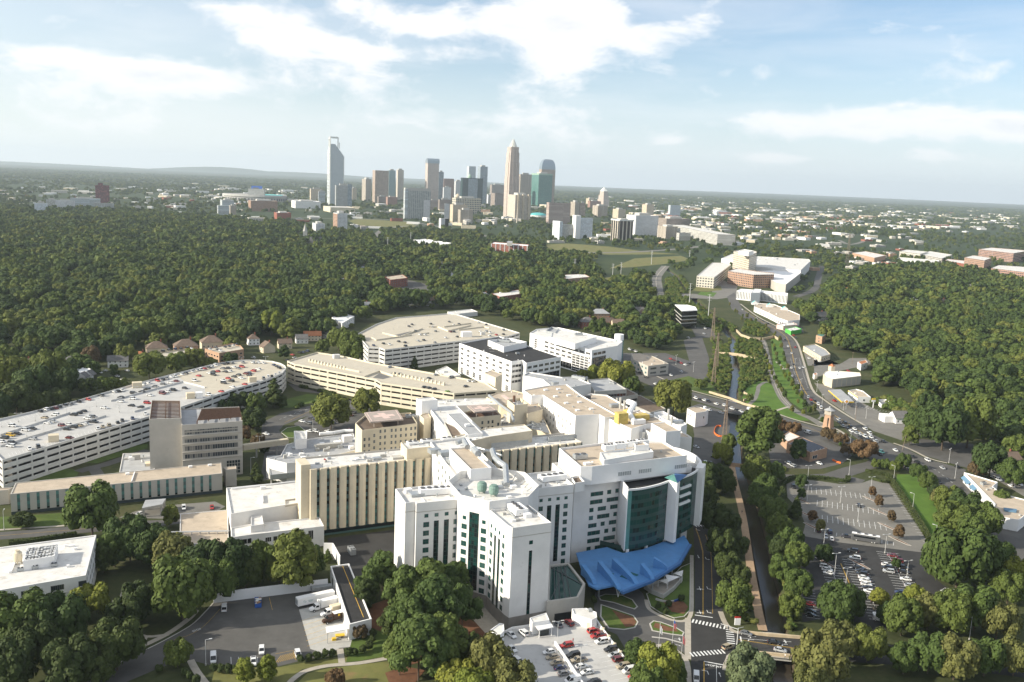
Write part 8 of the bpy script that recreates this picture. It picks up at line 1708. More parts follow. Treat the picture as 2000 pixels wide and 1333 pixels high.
NEAR=[((177,952,1050,51,'round',O),),((252,1016,1140,56,'wide',O),(222,1040,1125,36,'round',O),(292,1032,1138,40,'round',O),(200,1062,1135,30,'round',Dk)),((355,1095,1228,62,'round',O),(338,1046,1150,40,'round',Ol),(398,1062,1165,46,'round',O),(450,1064,1168,48,'round',O),(508,1066,1162,40,'round',O),(578,1044,1168,46,'tall',O),(545,1078,1165,34,'round',O),(612,1068,1158,24,'tall',O),(480,1084,1168,36,'round',Dk),(425,1100,1180,40,'round',O)),((28,1165,1325,64,'round',O),(108,1172,1312,58,'round',O),(172,1148,1262,46,'wide',Ye),(62,1215,1352,52,'round',Dk),(226,1216,1322,50,'round',Dk),(132,1252,1350,52,'round',Dk),(12,1262,1375,52,'round',Dk),(272,1142,1232,38,'round',Dk),(238,1172,1252,36,'round',Dk),(190,1270,1340,36,'round',Dk)),((345,1252,1315,28,'round',O),(478,1288,1345,20,'tall',Ye),(522,1283,1342,20,'tall',Ye),(333,988,1042,17,'tall',O),(655,1312,1350,20,'wide',Br),(702,1222,1256,17,'wide',Br),(640,1074,1100,10,'cone',O)),((748,1080,1190,36,'pine',Pn),(722,1108,1212,30,'pine',Pn),(792,1112,1228,44,'pine',Pn),(840,1098,1215,50,'pine',Pn),(886,1104,1228,38,'pine',Pn),(905,1148,1262,38,'pine',Pn),(852,1130,1278,54,'pine',Pn),(803,1165,1292,46,'pine',Pn),(768,1190,1275,30,'pine',Dk),(820,1208,1335,58,'pine',Pn),(872,1206,1330,48,'pine',Pn),(912,1242,1312,30,'round',Dk),(782,1240,1322,40,'pine',Pn),(715,1135,1240,24,'tall',Dk),(860,1250,1345,36,'pine',Pn)),((957,1248,1350,46,'round',Ol),(890,1298,1375,40,'wide',Ye),(1005,1298,1385,44,'round',Ol),(930,1312,1385,40,'round',Ye),(985,1285,1360,30,'round',Ol)),((1245,1253,1335,26,'tall',O),(1291,1268,1350,46,'round',Ye),(1265,1300,1375,36,'round',O),(1320,1300,1368,26,'round',O)),((1464,1272,1372,46,'round',Gy),(1612,1244,1375,54,'round',Ol),(1640,1144,1238,40,'round',O),(1668,1156,1240,28,'round',O),(1642,1220,1322,38,'round',Ol),(1700,1228,1318,36,'round',O),(1585,1300,1385,36,'round',Ol)),((1768,1172,1268,38,'round',O),(1818,1168,1265,34,'round',Ol),(1862,1162,1268,42,'round',O),(1912,1148,1272,46,'round',O),(1955,1178,1272,38,'round',Ol),(1738,1180,1262,24,'round',O)),((1820,1243,1355,40,'round',O),(1872,1252,1358,42,'round',Ol),(1930,1252,1355,38,'round',O),(1988,1252,1358,38,'round',Ol),(1770,1262,1352,30,'round',O)),((1882,1036,1168,64,'round',O),(1836,1062,1160,36,'round',O),(1934,1058,1152,46,'round',O),(1988,1088,1192,38,'round',Ye),(1975,1120,1215,34,'round',O)),((1612,1066,1102,19,'round',O),(1720,1152,1186,19,'tall',Ye),(1790,1146,1182,22,'round',Ye),(1752,1092,1116,9,'round',O),(1705,951,976,8,'tall',Br),(1718,968,992,9,'tall',Br),(1743,998,1026,9,'tall',Br),(1758,1026,1056,11,'tall',Br),(1588,998,1020,10,'tall',Br),(1604,1016,1040,10,'tall',Ol),(1567,954,980,9,'tall',O),(1566,928,956,13,'tall',O)),((1797,908,946,17,'round',O),(1815,925,966,18,'round',O),(1832,950,978,17,'round',O),(1856,954,1008,27,'round',O),(1888,962,1024,32,'round',O),(1872,985,1046,38,'round',O),(1924,988,1052,34,'round',O),(1842,955,990,20,'round',Ol),(1905,1010,1072,30,'round',O),(1768,888,922,15,'round',O),(1712,898,916,10,'round',O),(1730,898,918,10,'round',O),(1750,902,924,12,'round',O)),((1384,905,992,26,'tall',Dk),(1408,912,998,24,'round',Dk),(1378,948,1032,26,'round',Dk),(1420,930,1005,20,'round',Dk),(1396,985,1082,30,'round',Dk),(1426,1000,1078,24,'round',Dk),(1410,1034,1114,30,'round',Dk),(1442,1048,1122,22,'round',Dk),(1422,1082,1162,28,'round',Dk),(1448,1108,1164,20,'round',Dk),(1434,1138,1214,36,'round',O),(1412,868,905,20,'round',Ye),(1425,850,890,15,'round',O)),((1480,894,955,28,'round',O),(1500,930,988,26,'round',O),(1488,945,1012,28,'round',O),(1512,972,1048,28,'round',O),(1526,1008,1078,26,'round',O),(1546,1034,1098,28,'round',O),(1557,972,1038,15,'cone',Dk),(1560,1062,1132,28,'round',O),(1532,1088,1162,28,'round',O),(1562,1118,1182,28,'round',O),(1546,1162,1228,26,'round',O),(1512,905,945,22,'round',O),(1525,1050,1110,22,'round',Dk)),((1485,799,902,46,'tall',O),(1562,860,918,17,'tall',O),(1688,862,898,26,'wide',Br),(1660,868,892,16,'wide',Br),(1620,838,862,16,'wide',Br),(1644,848,868,16,'wide',Br),(1520,818,848,18,'wide',Br),(1548,826,850,17,'wide',Br),(1502,812,842,14,'wide',Br)),((1320,744,838,38,'round',O),(1168,714,768,24,'wide',Ye),(1204,708,772,36,'wide',Ye),(1234,736,776,18,'round',O),(1138,724,756,12,'round',Ye),(1248,688,718,9,'round',Dk)),((647,774,842,38,'round',O),(718,762,818,27,'round',O),(910,757,793,18,'tall',O),(688,650,706,28,'round',O),(810,697,726,9,'cone',Dk),(662,642,690,22,'round',O),(700,668,712,20,'round',O)),((535,742,798,23,'cone',Dk),(500,770,816,20,'round',O),(465,768,806,24,'round',Dk),(440,782,815,16,'round',O),(492,800,842,28,'round',Dk),(476,834,880,15,'round',Br),(503,850,884,14,'round',Br),(497,818,850,12,'round',Br),(452,800,830,18,'round',Dk),(516,868,892,10,'round',O),(500,905,935,12,'cone',Dk),(502,928,946,12,'round',Dk)),((530,610,668,24,'round',Ye),(20,698,798,40,'round',O),(94,688,790,38,'round',O),(60,718,806,38,'round',O),(125,722,786,26,'round',O),(30,750,812,34,'round',Dk),(72,766,808,26,'round',Dk),(110,762,800,26,'round',Dk),(-10,770,830,30,'round',O),(170,740,774,18,'round',Dk),(205,738,768,20,'round',O),(290,690,742,32,'round',O),(345,690,730,22,'round',O),(380,682,724,22,'round',O),(235,740,764,14,'round',O),(410,700,722,16,'round',O),(555,676,704,12,'tall',O),(630,664,694,15,'round',O),(178,678,735,20,'round',Br),(450,690,712,14,'round',O)),((42,1005,1024,24,'wide',Dk),(1465,770,790,8,'round',O),(1370,742,762,14,'round',O),(1290,748,775,10,'round',O),(1250,752,772,9,'round',O),(1940,870,950,34,'round',O),(1985,900,965,28,'round',O),(1910,905,936,18,'wide',Br),(1900,782,882,48,'round',O),(1850,790,905,48,'round',O),(1800,798,868,30,'round',O),(1780,832,872,16,'tall',O),(1960,960,990,16,'round',O)),]
PLACES=['in front of the long low block','behind the white clinic','along the white retaining wall','in the lower left grove','on the service yard lawns','in the pine grove','at the foot of the parking deck','by the flagpoles and the crossing','beside the near road bridge','in the row behind the dark car park','at the lower right corner','east of the dark car park','on the car park islands','in the row along the avenue lawn','beside the creek path','on the east bank of the creek','around the solar roofed bank','beside the clinic and white offices','around the cream garage','below the curved garage','behind the curved garage','beside the side streets']
def near_trees():
 for place,L in zip(PLACES,NEAR):
  for x,ty,by,rx,sh,m in L:
   h=max(3.0,HZ(x,by,ty));r=rx/SCL(x,by)*.97;lo,hi={'wide':(1.1,1.7),'round':(1.5,2.15),'tall':(1.8,2.8),'pine':(2.0,2.7),'cone':(1.9,3.2)}[sh];h=min(max(h,r*lo),r*hi);X,Y=G(x,ty,h*.97)
   tree(X,Y,h,r*1.06,sh,m,'n' if by>840 or rx>24 else 'm',{'pine':'pine_tree','cone':'conifer'}.get(sh,'tree'),meta=place)
near_trees()
def shrubs():
 pts=[(418,1313),(431,1315),(446,1315),(462,1314),(588,1296),(603,1292),(618,1290),(634,1287),(649,1284),(681,1282),(694,1281),(709,1276),(720,1270),(725,1258),(728,1245),(312,1314),(372,1330),(384,1336),(360,1322),(1284,1192),(1300,1200),(1331,1176),(1160,1180),(1306,1186)]
 k=0
 for x,y in pts:
  X,Y=G(x,y);h=2.6+.6*((k*37)%5)/5;t=thing('clipped_bush','dark green clipped bush in the row %s'%('below the service yard' if x<560 else 'beside the yard path' if x<760 else 'on the entrance lawns'),'bush',(X,Y,0),k,'clipped bushes %s'%('below the service yard' if x<560 else 'beside the yard path' if x<760 else 'on the entrance lawns'))
  c=bpy.data.objects.new('foliage',cm('shrub','n',k%3,'leaf_dark'));C.objects.link(c);c.parent=t;c.scale=(1.45,1.45,h*1.05);k+=1
shrubs()
def hedge(label,line,w,h,m='leaf_hedge'):
 L=[np.array(p)for p in smooth(PX(line,0),6)];g=np.random.default_rng(len(label));t=thing('hedge',label,'hedge',(*L[len(L)//2],0));b=MB()
 for p,q in zip(L,L[1:]):b.bar((*p,h*.45),(*q,h*.45),w*.86,0,h*.9)
 for p,q in zip(L,L[1:]):
  n=int(np.linalg.norm(q-p)*28);d=(q-p)/max(.01,np.linalg.norm(q-p));nn=np.array((-d[1],d[0]))
  for _ in range(n):
   f=g.random();s=g.choice((-1,1,0),p=(.3,.3,.4));z=h*(.95+.08*g.random())if s==0 else h*g.random();o=(g.random()-.5)*w if s==0 else s*w*.48
   c=p+(q-p)*f+nn*o;v=g.normal(size=3);v/=np.linalg.norm(v);e=np.cross(v,g.normal(size=3));e/=np.linalg.norm(e);k=np.cross(v,e);c3=np.array((*c,z));a=.22
   b.face([tuple(c3-e*a-k*a),tuple(c3+e*a-k*a),tuple(c3+e*a+k*a),tuple(c3-e*a+k*a)])
 b.build('foliage',m,t)
hedge('long clipped hedge between the pale car park and the bright lawn',[(1733,932),(1748,950),(1783,1003),(1806,1040),(1826,1076)],2.6,1.7)
hedge('curved clipped hedge at the top of the pale car park',[(1531,974),(1527,952),(1544,937),(1572,934),(1614,937),(1652,942),(1656,934)],2.6,1.6)
hedge('short hedge by the car park entrance',[(1690,922),(1712,926),(1733,930),(1737,941),(1722,942),(1700,934)],2.4,1.5);hedge('dark hedge behind the white clinic',[(18,1064),(60,1060),(110,1052),(150,1046)],2.2,1.6,'leaf_dark');hedge('low hedge at the foot of the cream garage, left of two',[(586,757),(600,760)],3,2.2,'leaf_dark');hedge('low hedge at the foot of the cream garage, right of two',[(622,765),(640,769),(655,772)],3,2.2,'leaf_dark');hedge('dark hedge on the back slope of the curved garage',[(110,804),(180,784),(256,764),(330,742),(420,716)],5,3.5,'leaf_dark')
def young():
 g=random.Random(8);P=[]
 for i in range(15):s=i/14;P.append((1509+24*s**1.1+(s*s)*38,672+s*118))
 for i in range(14):s=i/13;P.append((1486+20*s+s*s*26,668+s*110))
 for i in range(9):s=i/8;P.append((1524+12*s+s*s*28,668+s*110))
 P+=[(1440+i*9,612+i*5.2+(i%2)*3)for i in range(9)]+[(1450,628),(1462,640),(1480,652),(1496,654),(1510,660),(1560,790),(1572,800),(1580,808),(1590,806),(1570,812),(1606,828),(1435,610),(1425,598),(1545,806),(1630,852)]
 for i,(x,y)in enumerate(P):
  X,Y=G(x+g.uniform(-2,2),y+g.uniform(-1.5,1.5));h=g.uniform(4.0,6.5);tree(X,Y,h,h*g.uniform(.26,.36),'tall' if g.random()<.5 else 'round',g.choice((O,O,Ol,Ye)),'m','young_tree',meta='along the greenway promenade')
young()
# ---- the woods: scattered by area, the largest as single trees, the rest as one mass
FOREST=[([(-120,830),(-120,408),(60,418),(180,413),(240,416),(300,420),(400,428),(480,432),(560,438),(620,456),(700,462),(740,470),(800,486),(880,490),(955,492),(1040,498),(1120,520),(1180,545),(1240,545),(1290,585),(1300,610),(1335,620),(1330,655),(1285,690),(1225,676),(1150,655),(1085,640),(1040,640),(985,624),(940,612),(900,602),(850,606),(770,610),(720,620),(660,660),(600,672),(540,668),(480,682),(420,700),(340,712),(250,728),(150,764),(60,792),(0,812)],18.0,(11,21),1.0),([(1555,605),(1575,636),(1610,664),(1640,684),(1700,706),(1700,735),(1730,770),(1790,792),(1830,830),(1900,860),(2120,960),(2120,545),(1950,540),(1860,532),(1790,524),(1700,528),(1640,545),(1610,575),(1600,600)],17.5,(10,20),1.0),([(690,470),(740,452),(830,452),(900,456),(1000,470),(1080,480),(1180,496),(1150,520),(1040,496),(950,486),(800,480)],19,(9,16),.6),([(1190,552),(1300,520),(1420,486),(1560,480),(1700,490),(1660,520),(1600,545),(1560,590),(1500,560),(1420,500),(1300,545),(1290,590)],18,(7,12),.28),([(640,440),(760,428),(900,440),(1010,440),(1080,462),(1200,474),(1340,476),(1450,470),(1330,448),(1200,440),(1000,425),(700,415)],20,(7,12),.35)]
VEG=[([(1405,690),(1425,665),(1440,660),(1485,668),(1500,720),(1512,750),(1480,744),(1458,757),(1446,778),(1440,740),(1448,715),(1440,700)],4.5,(1.3,3.6)),([(1372,745),(1395,690),(1420,680),(1428,700),(1428,725),(1430,748),(1425,770),(1405,768)],4.5,(1.3,3.6)),([(1380,610),(1410,625),(1440,640),(1430,655),(1415,640),(1400,660),(1420,680),(1395,690),(1385,650)],5,(1.3,3.6)),([(1300,545),(1330,540),(1350,560),(1345,590),(1375,602),(1420,640),(1400,650),(1340,620),(1300,590)],6,(2,5)),([(1460,620),(1500,645),(1488,660),(1450,650)],5,(2,4)),([(1495,1000),(1530,1080),(1545,1160),(1560,1236),(1538,1236),(1515,1160),(1497,1080),(1482,1010)],4,(1.5,3.5)),([(1440,1160),(1462,1150),(1476,1225),(1450,1226)],4,(1.5,3)),([(1560,838),(1620,846),(1660,870),(1650,884),(1610,862),(1560,850)],4,(1.5,3)),([(1700,790),(1760,812),(1800,840),(1790,800),(1720,780)],6,(3,6)),([(1500,905),(1540,915),(1540,925),(1505,930),(1490,915)],4,(1,2)),([(1415,860),(1432,860),(1436,905),(1420,910)],4,(2,4)),([(545,835),(600,770),(650,776),(615,790),(560,805)],5,(1.5,3.5))]
def pip(px,py,poly):
 inside=np.zeros(px.shape,bool);q=np.array(poly,float);n=len(q)
 for i in range(n):
  x1,y1=q[i];x2,y2=q[i-1]
  if y1==y2:continue
  inside^=((y1>py)!=(y2>py))&(px<(x2-x1)*(py-y1)/(y2-y1)+x1)
 return inside
def blocked(X,Y):
 bad=np.zeros(X.shape,bool)
 for e in EX:
  q=np.array(e);m=~bad&(X>q[:,0].min())&(X<q[:,0].max())&(Y>q[:,1].min())&(Y<q[:,1].max())
  if m.any():bad[m]|=pip(X[m],Y[m],q)
 return bad
def inlow(X,Y):
 bad=np.zeros(X.shape,bool)
 for e in LOW:bad|=pip(X,Y,np.array(e))
 return bad
def scatter(poly,sp,seed,dens=1.0):
 g=np.random.default_rng(seed);W=np.array([G(x,y)for x,y in poly]);lo,hi=W.min(0),W.max(0)
 xs,ys=np.meshgrid(np.arange(lo[0],hi[0],sp),np.arange(lo[1],hi[1],sp));X=xs.ravel()+g.uniform(-.45,.45,xs.size)*sp;Y=ys.ravel()+g.uniform(-.45,.45,xs.size)*sp
 k=pip(X,Y,W)&(g.random(X.size)<dens);X,Y=X[k],Y[k];k=~blocked(X,Y);return X[k],Y[k]
def masses(name,label_cat,groups):
 P,sc,rot,kind,protos_=[],[],[],[],[]
 for(me,X,Y,h,r,rz)in groups:
  k=len(protos_);protos_.append(me);n=len(X);P.append(np.stack([X,Y,np.zeros(n)],1));sc.append(np.stack([r,r,h],1));rot.append(np.stack([np.zeros(n),np.zeros(n),rz],1));kind.append(np.full(n,k))
 P,sc,rot,kind=np.concatenate(P),np.concatenate(sc),np.concatenate(rot),np.concatenate(kind)
 me=bpy.data.meshes.new(name);me.vertices.add(len(P));me.vertices.foreach_set('co',P.ravel())
 for nm,d,typ in(('sc',sc,'FLOAT_VECTOR'),('rt',rot,'FLOAT_VECTOR')):a=me.attributes.new(nm,typ,'POINT');a.data.foreach_set('vector',d.ravel())
 a=me.attributes.new('kd','INT','POINT');a.data.foreach_set('value',kind.astype(np.int32))
 o=bpy.data.objects.new(name,me);C.objects.link(o);tag(o,kind='stuff')
 ng=bpy.data.node_groups.new(name,'GeometryNodeTree');ng.interface.new_socket('Geometry',in_out='INPUT',socket_type='NodeSocketGeometry');ng.interface.new_socket('Geometry',in_out='OUTPUT',socket_type='NodeSocketGeometry')
 N=ng.nodes;gi,go,jn=N.new('NodeGroupInput'),N.new('NodeGroupOutput'),N.new('GeometryNodeJoinGeometry')
 def attr(nm,typ):a=N.new('GeometryNodeInputNamedAttribute');a.data_type=typ;a.inputs[0].default_value=nm;return a.outputs[0]
 s_,r_,k_=attr('sc','FLOAT_VECTOR'),attr('rt','FLOAT_VECTOR'),attr('kd','INT')
 for i,pm in enumerate(protos_):
  src=bpy.data.objects.new('crown_source',pm);oi=N.new('GeometryNodeObjectInfo');oi.inputs[0].default_value=src
  cmp=N.new('FunctionNodeCompare');cmp.data_type='INT';cmp.operation='EQUAL';ng.links.new(k_,cmp.inputs[2]);cmp.inputs[3].default_value=i
  ip=N.new('GeometryNodeInstanceOnPoints');ng.links.new(gi.outputs[0],ip.inputs['Points']);ng.links.new(cmp.outputs[0],ip.inputs['Selection']);ng.links.new(oi.outputs['Geometry'],ip.inputs['Instance']);ng.links.new(s_,ip.inputs['Scale'])
  e2r=N.new('FunctionNodeEulerToRotation');ng.links.new(r_,e2r.inputs[0]);ng.links.new(e2r.outputs[0],ip.inputs['Rotation']);ng.links.new(ip.outputs[0],jn.inputs[0])
 ng.links.new(jn.outputs[0],go.inputs[0]);mo=o.modifiers.new('scatter','NODES');mo.node_group=ng;return o
def woods():
 XS,YS,HS=[],[],[]
 g=np.random.default_rng(77)
 for i,(poly,sp,(h0,h1),dn)in enumerate(FOREST):
  X,Y=scatter(poly,sp,40+i,dn*.93);f=.5+.5*np.sin(X*.021+1.3*np.sin(Y*.013))*np.sin(Y*.026+1.1*np.sin(X*.017+2));XS.append(X);YS.append(Y);HS.append((h0+(h1-h0)*np.clip(.62*f+.55*g.random(X.size)**1.3,0,1.15))*(1+.15*g.standard_normal(X.size).clip(-1,1)))
 X,Y,H=map(np.concatenate,(XS,YS,HS))
 for t in TREES:
  k=np.hypot(X-t[1],Y-t[2])>max(4,t[4]*.8);X,Y,H=X[k],Y[k],H[k]
 H=np.where(inlow(X,Y),np.minimum(H,3.2+H*.13),H);Rr=np.where(H<7,1.2,3.2)+H*g.uniform(.34,.50,X.size);D=np.hypot(X,Y);vis=(np.abs(X)<Y*.60+20);X,Y,H,Rr,D=X[vis],Y[vis],H[vis],Rr[vis],D[vis]
 o=np.argsort(D/H);n=max(0,300-len(TREES));px=[PJ(X[i],Y[i],0)for i in o[:n*3]];pick=[i for i,(a,b)in zip(o,px)if-40<a<2040][:n]
 mask=np.ones(X.size,bool);mask[pick]=False
 for i in pick:
  q=PJ(X[i],Y[i],0)[0];tree(X[i],Y[i],H[i],Rr[i],('round','wide','round','tall')[int(g.integers(0,4))],O,'m','tree',meta='at the near edge of the %s woods'%('western' if q<700 else 'central' if q<1400 else 'eastern'))
 X,Y,H,Rr,D=X[mask],Y[mask],H[mask],Rr[mask],D[mask]
 G_=[]
 for lod,sel in(('m',D<1500),('f',D>=1500)):
  sh=g.integers(0,5,X.size)
  for k,(shape,v)in enumerate((('round',0),('round',1),('wide',2),('round',3),('tall',0))):
   s=sel&(sh==k)
   if s.any():G_.append((cm(shape,lod,v,O),X[s],Y[s],H[s],Rr[s],g.uniform(0,6.28,s.sum())))
 for i,(y0,y1,sp,dn,lod)in enumerate(((1700,4200,24,.30,'f'),(4200,8000,36,.36,'x'),(8000,15000,62,.50,'x'))):
  gg=np.random.default_rng(300+i);ys=np.arange(y0,y1,sp);P=[(x,y)for y in ys for x in np.arange(-y*.60,y*.60,sp)];P=np.array(P)+gg.uniform(-.5,.5,(len(P),2))*sp
  f=np.sin(P[:,0]*.0031+1)*np.sin(P[:,1]*.0024+.6)+.6*np.sin(P[:,0]*.0093+2.3)*np.sin(P[:,1]*.0071);k=gg.random(len(P))<dn+.28*f;P=P[k]
  if i==0:
   k=np.ones(len(P),bool)
   for poly,*_ in FOREST:k&=~pip(P[:,0],P[:,1],np.array([G(x,y)for x,y in poly]))
   city=np.array([G(x,y)for x,y in((560,440),(560,398),(1440,430),(1440,482),(1100,470),(700,436))]);k&=~(pip(P[:,0],P[:,1],city)&(gg.random(len(P))<.75));P=P[k]
  k=~blocked(P[:,0],P[:,1]);P=P[k];n=len(P);h=gg.uniform(8,15,n);r=h*(.55 if i==0 else.8 if i==1 else 1.5)*gg.uniform(.8,1.2,n);sh=gg.integers(0,3,n)
  for v in range(3):s=sh==v;G_.append((cm('wide' if v else 'round',lod,v,O),P[s,0],P[s,1],h[s],r[s],gg.uniform(0,6.28,s.sum())))
 masses('forest','woods',G_)
 V=[]
 for i,(poly,sp,(h0,h1))in enumerate(VEG):
  X,Y=scatter(poly,sp*.8,90+i,.9);X0=X
  if not len(X):continue
  h=g.uniform(h0,h1,X.size);V.append((cm('shrub','n' if i in(5,6)else 'm',i%3,'leaf_shrub'),X,Y,h,h*g.uniform(.5,.8,X.size),g.uniform(0,6.28,X.size)))
 masses('undergrowth','shrubs',V)
woods()
def tree_labels():
 D={}
 for t,x,y,h,r,sh,m,place in TREES:
  size='small' if h<6 else 'medium' if h<12 else 'tall';kind={'pine':'pine','cone':'conical evergreen','wide':'spreading tree','tall':'upright tree'}.get(sh,'round tree')
  if t.name.startswith('young'):size,kind='young','upright sapling' if sh=='tall' else 'round sapling'
  D.setdefault('%s %s %s %s'%(size,TONE[m],kind,place),[]).append((t,x,place))
 for l,ts in D.items():
  ts.sort(key=lambda k:k[1])
  for i,(t,x,place)in enumerate(ts):
   t['group']='trees '+place
   if len(ts)==1:t['label']=l
   elif len(ts)==2:t['label']=l+(', left one' if i==0 else ', right one')
   elif len(ts)==3:t['label']=l+(', left one',', middle one',', right one')[i]
   else:t['label']=l
tree_labels()
# ---------------------------------------------------------------- light, air, sky, camera
SUN=np.array((-.955,-.295,0));SUN[:2]/=np.linalg.norm(SUN[:2]);ELEV=math.radians(24)
def world():
 w=bpy.data.worlds.new('World');SC.world=w;w.use_nodes=True;t=w.node_tree;n=t.nodes;bg=n['Background'];bg.inputs['Strength'].default_value=.12
 sky=n.new('ShaderNodeTexSky');sky.sky_type='NISHITA';sky.sun_disc=False;sky.sun_elevation=ELEV;sky.sun_rotation=math.atan2(SUN[0],SUN[1]);sky.altitude=200;sky.air_density=1.0;sky.dust_density=.7;sky.ozone_density=3.0;skm=.82
 def nd(k,**kw):
  o=n.new(k)
  for a,b in kw.items():setattr(o,a,b)
  return o
 L=t.links.new
 def mth(op,a,b=None,c=None):
  o=nd('ShaderNodeMath',operation=op)
  for i,x in enumerate((a,b,c)):
   if x is None:continue
   if isinstance(x,(int,float)):o.inputs[i].default_value=x
   else:L(x,o.inputs[i])
  return o.outputs[0]
 tc=nd('ShaderNodeTexCoord');sp=nd('ShaderNodeSeparateXYZ');L(tc.outputs['Generated'],sp.inputs[0])
 X,Y,Z=sp.outputs;zc=mth('MAXIMUM',mth('ADD',Z,.05),.02)
 u,v=mth('DIVIDE',X,zc),mth('DIVIDE',Y,zc)
 def noise(scale,det,ax,ay,seed,rough=.55,dist=0.0):
  cv=nd('ShaderNodeCombineXYZ');L(mth('MULTIPLY',u,ax),cv.inputs[0]);L(mth('MULTIPLY',v,ay),cv.inputs[1]);cv.inputs[2].default_value=seed
  o=nd('ShaderNodeTexNoise');o.inputs['Scale'].default_value=scale;o.inputs['Detail'].default_value=det;o.inputs['Roughness'].default_value=rough;o.inputs['Distortion'].default_value=dist;L(cv.outputs[0],o.inputs['Vector']);return o.outputs['Fac']
 az=mth('ARCTAN2',X,Y);el=mth('ARCSINE',Z)
 def blob(a0,e0,wa,we,amp):
  q=mth('ADD',mth('POWER',mth('DIVIDE',mth('SUBTRACT',az,a0),wa),2.),mth('POWER',mth('DIVIDE',mth('SUBTRACT',el,e0),we),2.));return mth('MULTIPLY',mth('EXPONENT',mth('MULTIPLY',q,-1.)),amp)
 def nae(scale,det,seed,ay=2.4,rough=.6):
  cv=nd('ShaderNodeCombineXYZ');L(az,cv.inputs[0]);L(mth('MULTIPLY',el,ay),cv.inputs[1]);cv.inputs[2].default_value=seed
  o=nd('ShaderNodeTexNoise');o.inputs['Scale'].default_value=scale;o.inputs['Detail'].default_value=det;o.inputs['Roughness'].default_value=rough;o.inputs['Distortion'].default_value=.35;L(cv.outputs[0],o.inputs['Vector']);return o.outputs['Fac']
 def dirof(px,py):d=ray(px,py);l=math.sqrt(sum(k*k for k in d));return math.atan2(d[0],d[1]),math.asin(d[2]/l)
 B=None
 for px,py,wx,wy,amp in((1100,40,120,75,.34),(1080,130,50,45,.20),(1000,170,40,25,.16),(1360,45,55,32,.20),(1270,85,60,35,.22),(1600,245,160,26,.25),(1850,240,170,30,.25),(1520,308,75,13,.22),(1985,250,60,22,.24),(1310,275,45,15,.18),(1820,305,60,14,.15),(840,50,110,22,.22),(560,70,130,40,.24),(700,100,90,22,.20),(880,105,80,20,.18),(250,135,170,28,.24),(100,105,70,16,.18),(370,160,120,25,.20),(480,25,80,15,.12),(720,150,140,36,.16),(950,250,260,60,.14),(700,10,60,18,.16),(200,240,240,60,.12)):
  a,e=dirof(px,py);b=blob(a,e,wx/1900,wy/1900,amp);B=b if B is None else mth('ADD',B,b)
 d=mth('ADD',mth('MULTIPLY',nae(9.,10,3.1),.60),mth('MULTIPLY',nae(30.,8,8.4,2.0),.24));d=mth('ADD',mth('ADD',d,B),mth('MULTIPLY',mth('EXPONENT',mth('MULTIPLY',mth('POWER',mth('DIVIDE',az,2.6),2.),-1.)),0.0))
 def ramp(f,stops):
  o=nd('ShaderNodeValToRGB');e=o.color_ramp.elements
  while len(e)<len(stops):e.new(.5)
  for k,(p,c)in zip(e,stops):k.position=p;k.color=(c,c,c,1)if isinstance(c,(int,float))else(*c,1)
  L(f,o.inputs[0]);return o.outputs[0]
 cov=ramp(d,[(.47,0.),(.53,.35),(.59,.85),(.68,1.)])
 wisps=mth('MULTIPLY',ramp(nae(4.5,8,21.,5.5,.55),[(.45,0.),(.75,1.)]),.38)
 cov=mth('MULTIPLY',mth('MAXIMUM',cov,wisps),ramp(el,[(.0,.35),(.05,.75),(.1,1.)]))
 away=ramp(mth('ABSOLUTE',az),[(.62,0.),(.9,1.)]);high=ramp(el,[(.34,0.),(.5,1.)])
 rest=mth('MULTIPLY',ramp(noise(1.1,6,1.,1.,5.),[(.42,0.),(.60,.75)]),mth('MAXIMUM',away,high));cov=mth('MAXIMUM',cov,rest)  # unseen cloud cover outside the view, added to raise the ambient fill
 left=ramp(mth('ADD',mth('MULTIPLY',az,.8),.5),[(.0,1.),(.25,.75),(.55,.22),(.8,.05)])
 veil=mth('MAXIMUM',ramp(el,[(.0,.85),(.05,.58),(.11,.26),(.22,.0)]),mth('MULTIPLY',left,.55))
 def mixc(f,a,b):
  o=nd('ShaderNodeMix',data_type='RGBA')
  for k,x in((0,f),(6,a),(7,b)):
   if isinstance(x,tuple):o.inputs[k].default_value=(*x,1)
   else:L(x,o.inputs[k])
  return o.outputs[2]
 sm=nd('ShaderNodeVectorMath',operation='SCALE');L(sky.outputs[0],sm.inputs[0]);sm.inputs['Scale'].default_value=skm
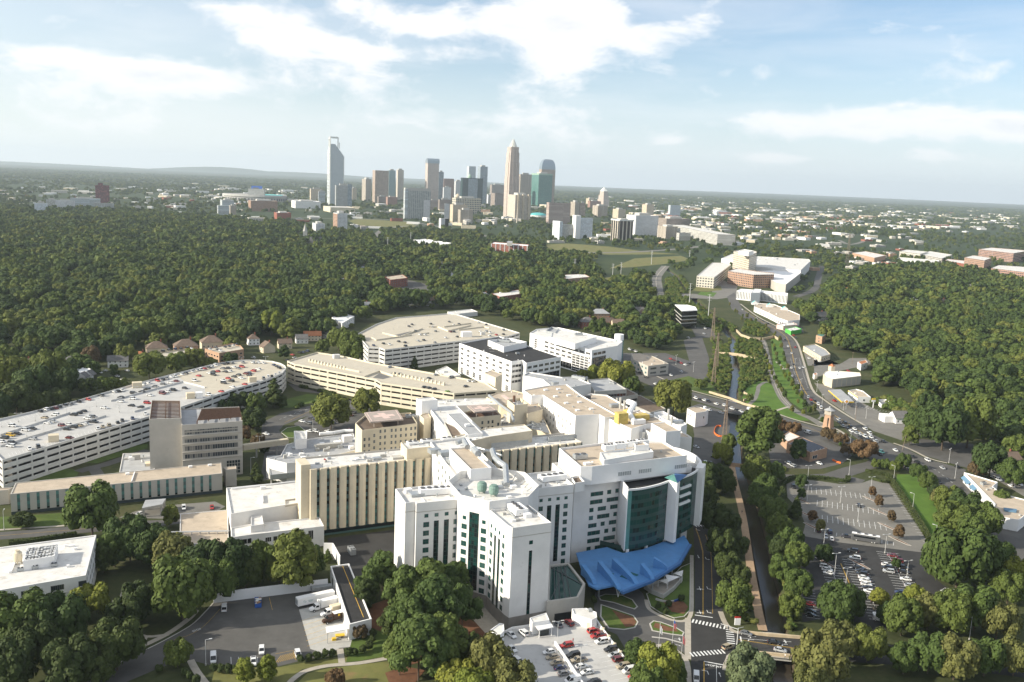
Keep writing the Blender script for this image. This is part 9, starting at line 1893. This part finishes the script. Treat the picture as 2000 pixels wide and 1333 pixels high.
 base=mixc(veil,sm.outputs[0],mixc(left,(4.2,4.85,5.45),(5.7,6.1,6.2)))
 cc=ramp(d,[(.52,(5.7,5.8,5.95)),(.70,(5.95,5.9,5.9)),(.82,(5.2,5.3,5.5)),(.95,(3.9,4.2,4.6))])
 L(mixc(cov,base,cc),bg.inputs[0])
 sl=bpy.data.lights.new('sun','SUN');sl.energy=5.0;sl.angle=math.radians(.53);sl.color=(1,.92,.77);so=bpy.data.objects.new('sun',sl);C.objects.link(so)
 from mathutils import Vector
 dv=Vector((SUN[0]*math.cos(ELEV),SUN[1]*math.cos(ELEV),math.sin(ELEV)));so.rotation_euler=dv.to_track_quat('Z','Y').to_euler();so.location=(-300,0,400)
 b=MB();b.prism([(-25500,-500),(25500,-500),(25500,29900),(-25500,29900)],-7,520,0,None,True)
 m=bpy.data.materials.new('air');m.use_nodes=True;m.node_tree.nodes.remove(m.node_tree.nodes['Principled BSDF']);pv=m.node_tree.nodes.new('ShaderNodeVolumePrincipled');pv.inputs['Color'].default_value=(.80,.91,1.0,1);pv.inputs['Density'].default_value=3.8e-5;pv.inputs['Anisotropy'].default_value=.15
 m.node_tree.links.new(pv.outputs[0],m.node_tree.nodes['Material Output'].inputs['Volume']);M['air']=m
 o=b.build('haze','air');tag(o,kind='stuff')
 cam=bpy.data.cameras.new('camera');co=bpy.data.objects.new('camera',cam);C.objects.link(co);SC.camera=co
 cam.sensor_fit='HORIZONTAL';cam.sensor_width=36;cam.lens=36*F_/2000;cam.clip_start=1;cam.clip_end=80000
 from mathutils import Matrix
 co.matrix_world=Matrix(((_X[0],_U[0],-_f[0],0),(_X[1],_U[1],-_f[1],0),(_X[2],_U[2],-_f[2],HC),(0,0,0,1)))
 SC.view_settings.view_transform='Standard';SC.view_settings.look='None';SC.view_settings.exposure=.65;SC.view_settings.gamma=1
 SC.cycles.use_denoising=True;SC.cycles.max_bounces=5;SC.cycles.diffuse_bounces=3;SC.cycles.glossy_bounces=2;SC.cycles.transmission_bounces=2;SC.cycles.volume_bounces=0;SC.cycles.transparent_max_bounces=4
world()
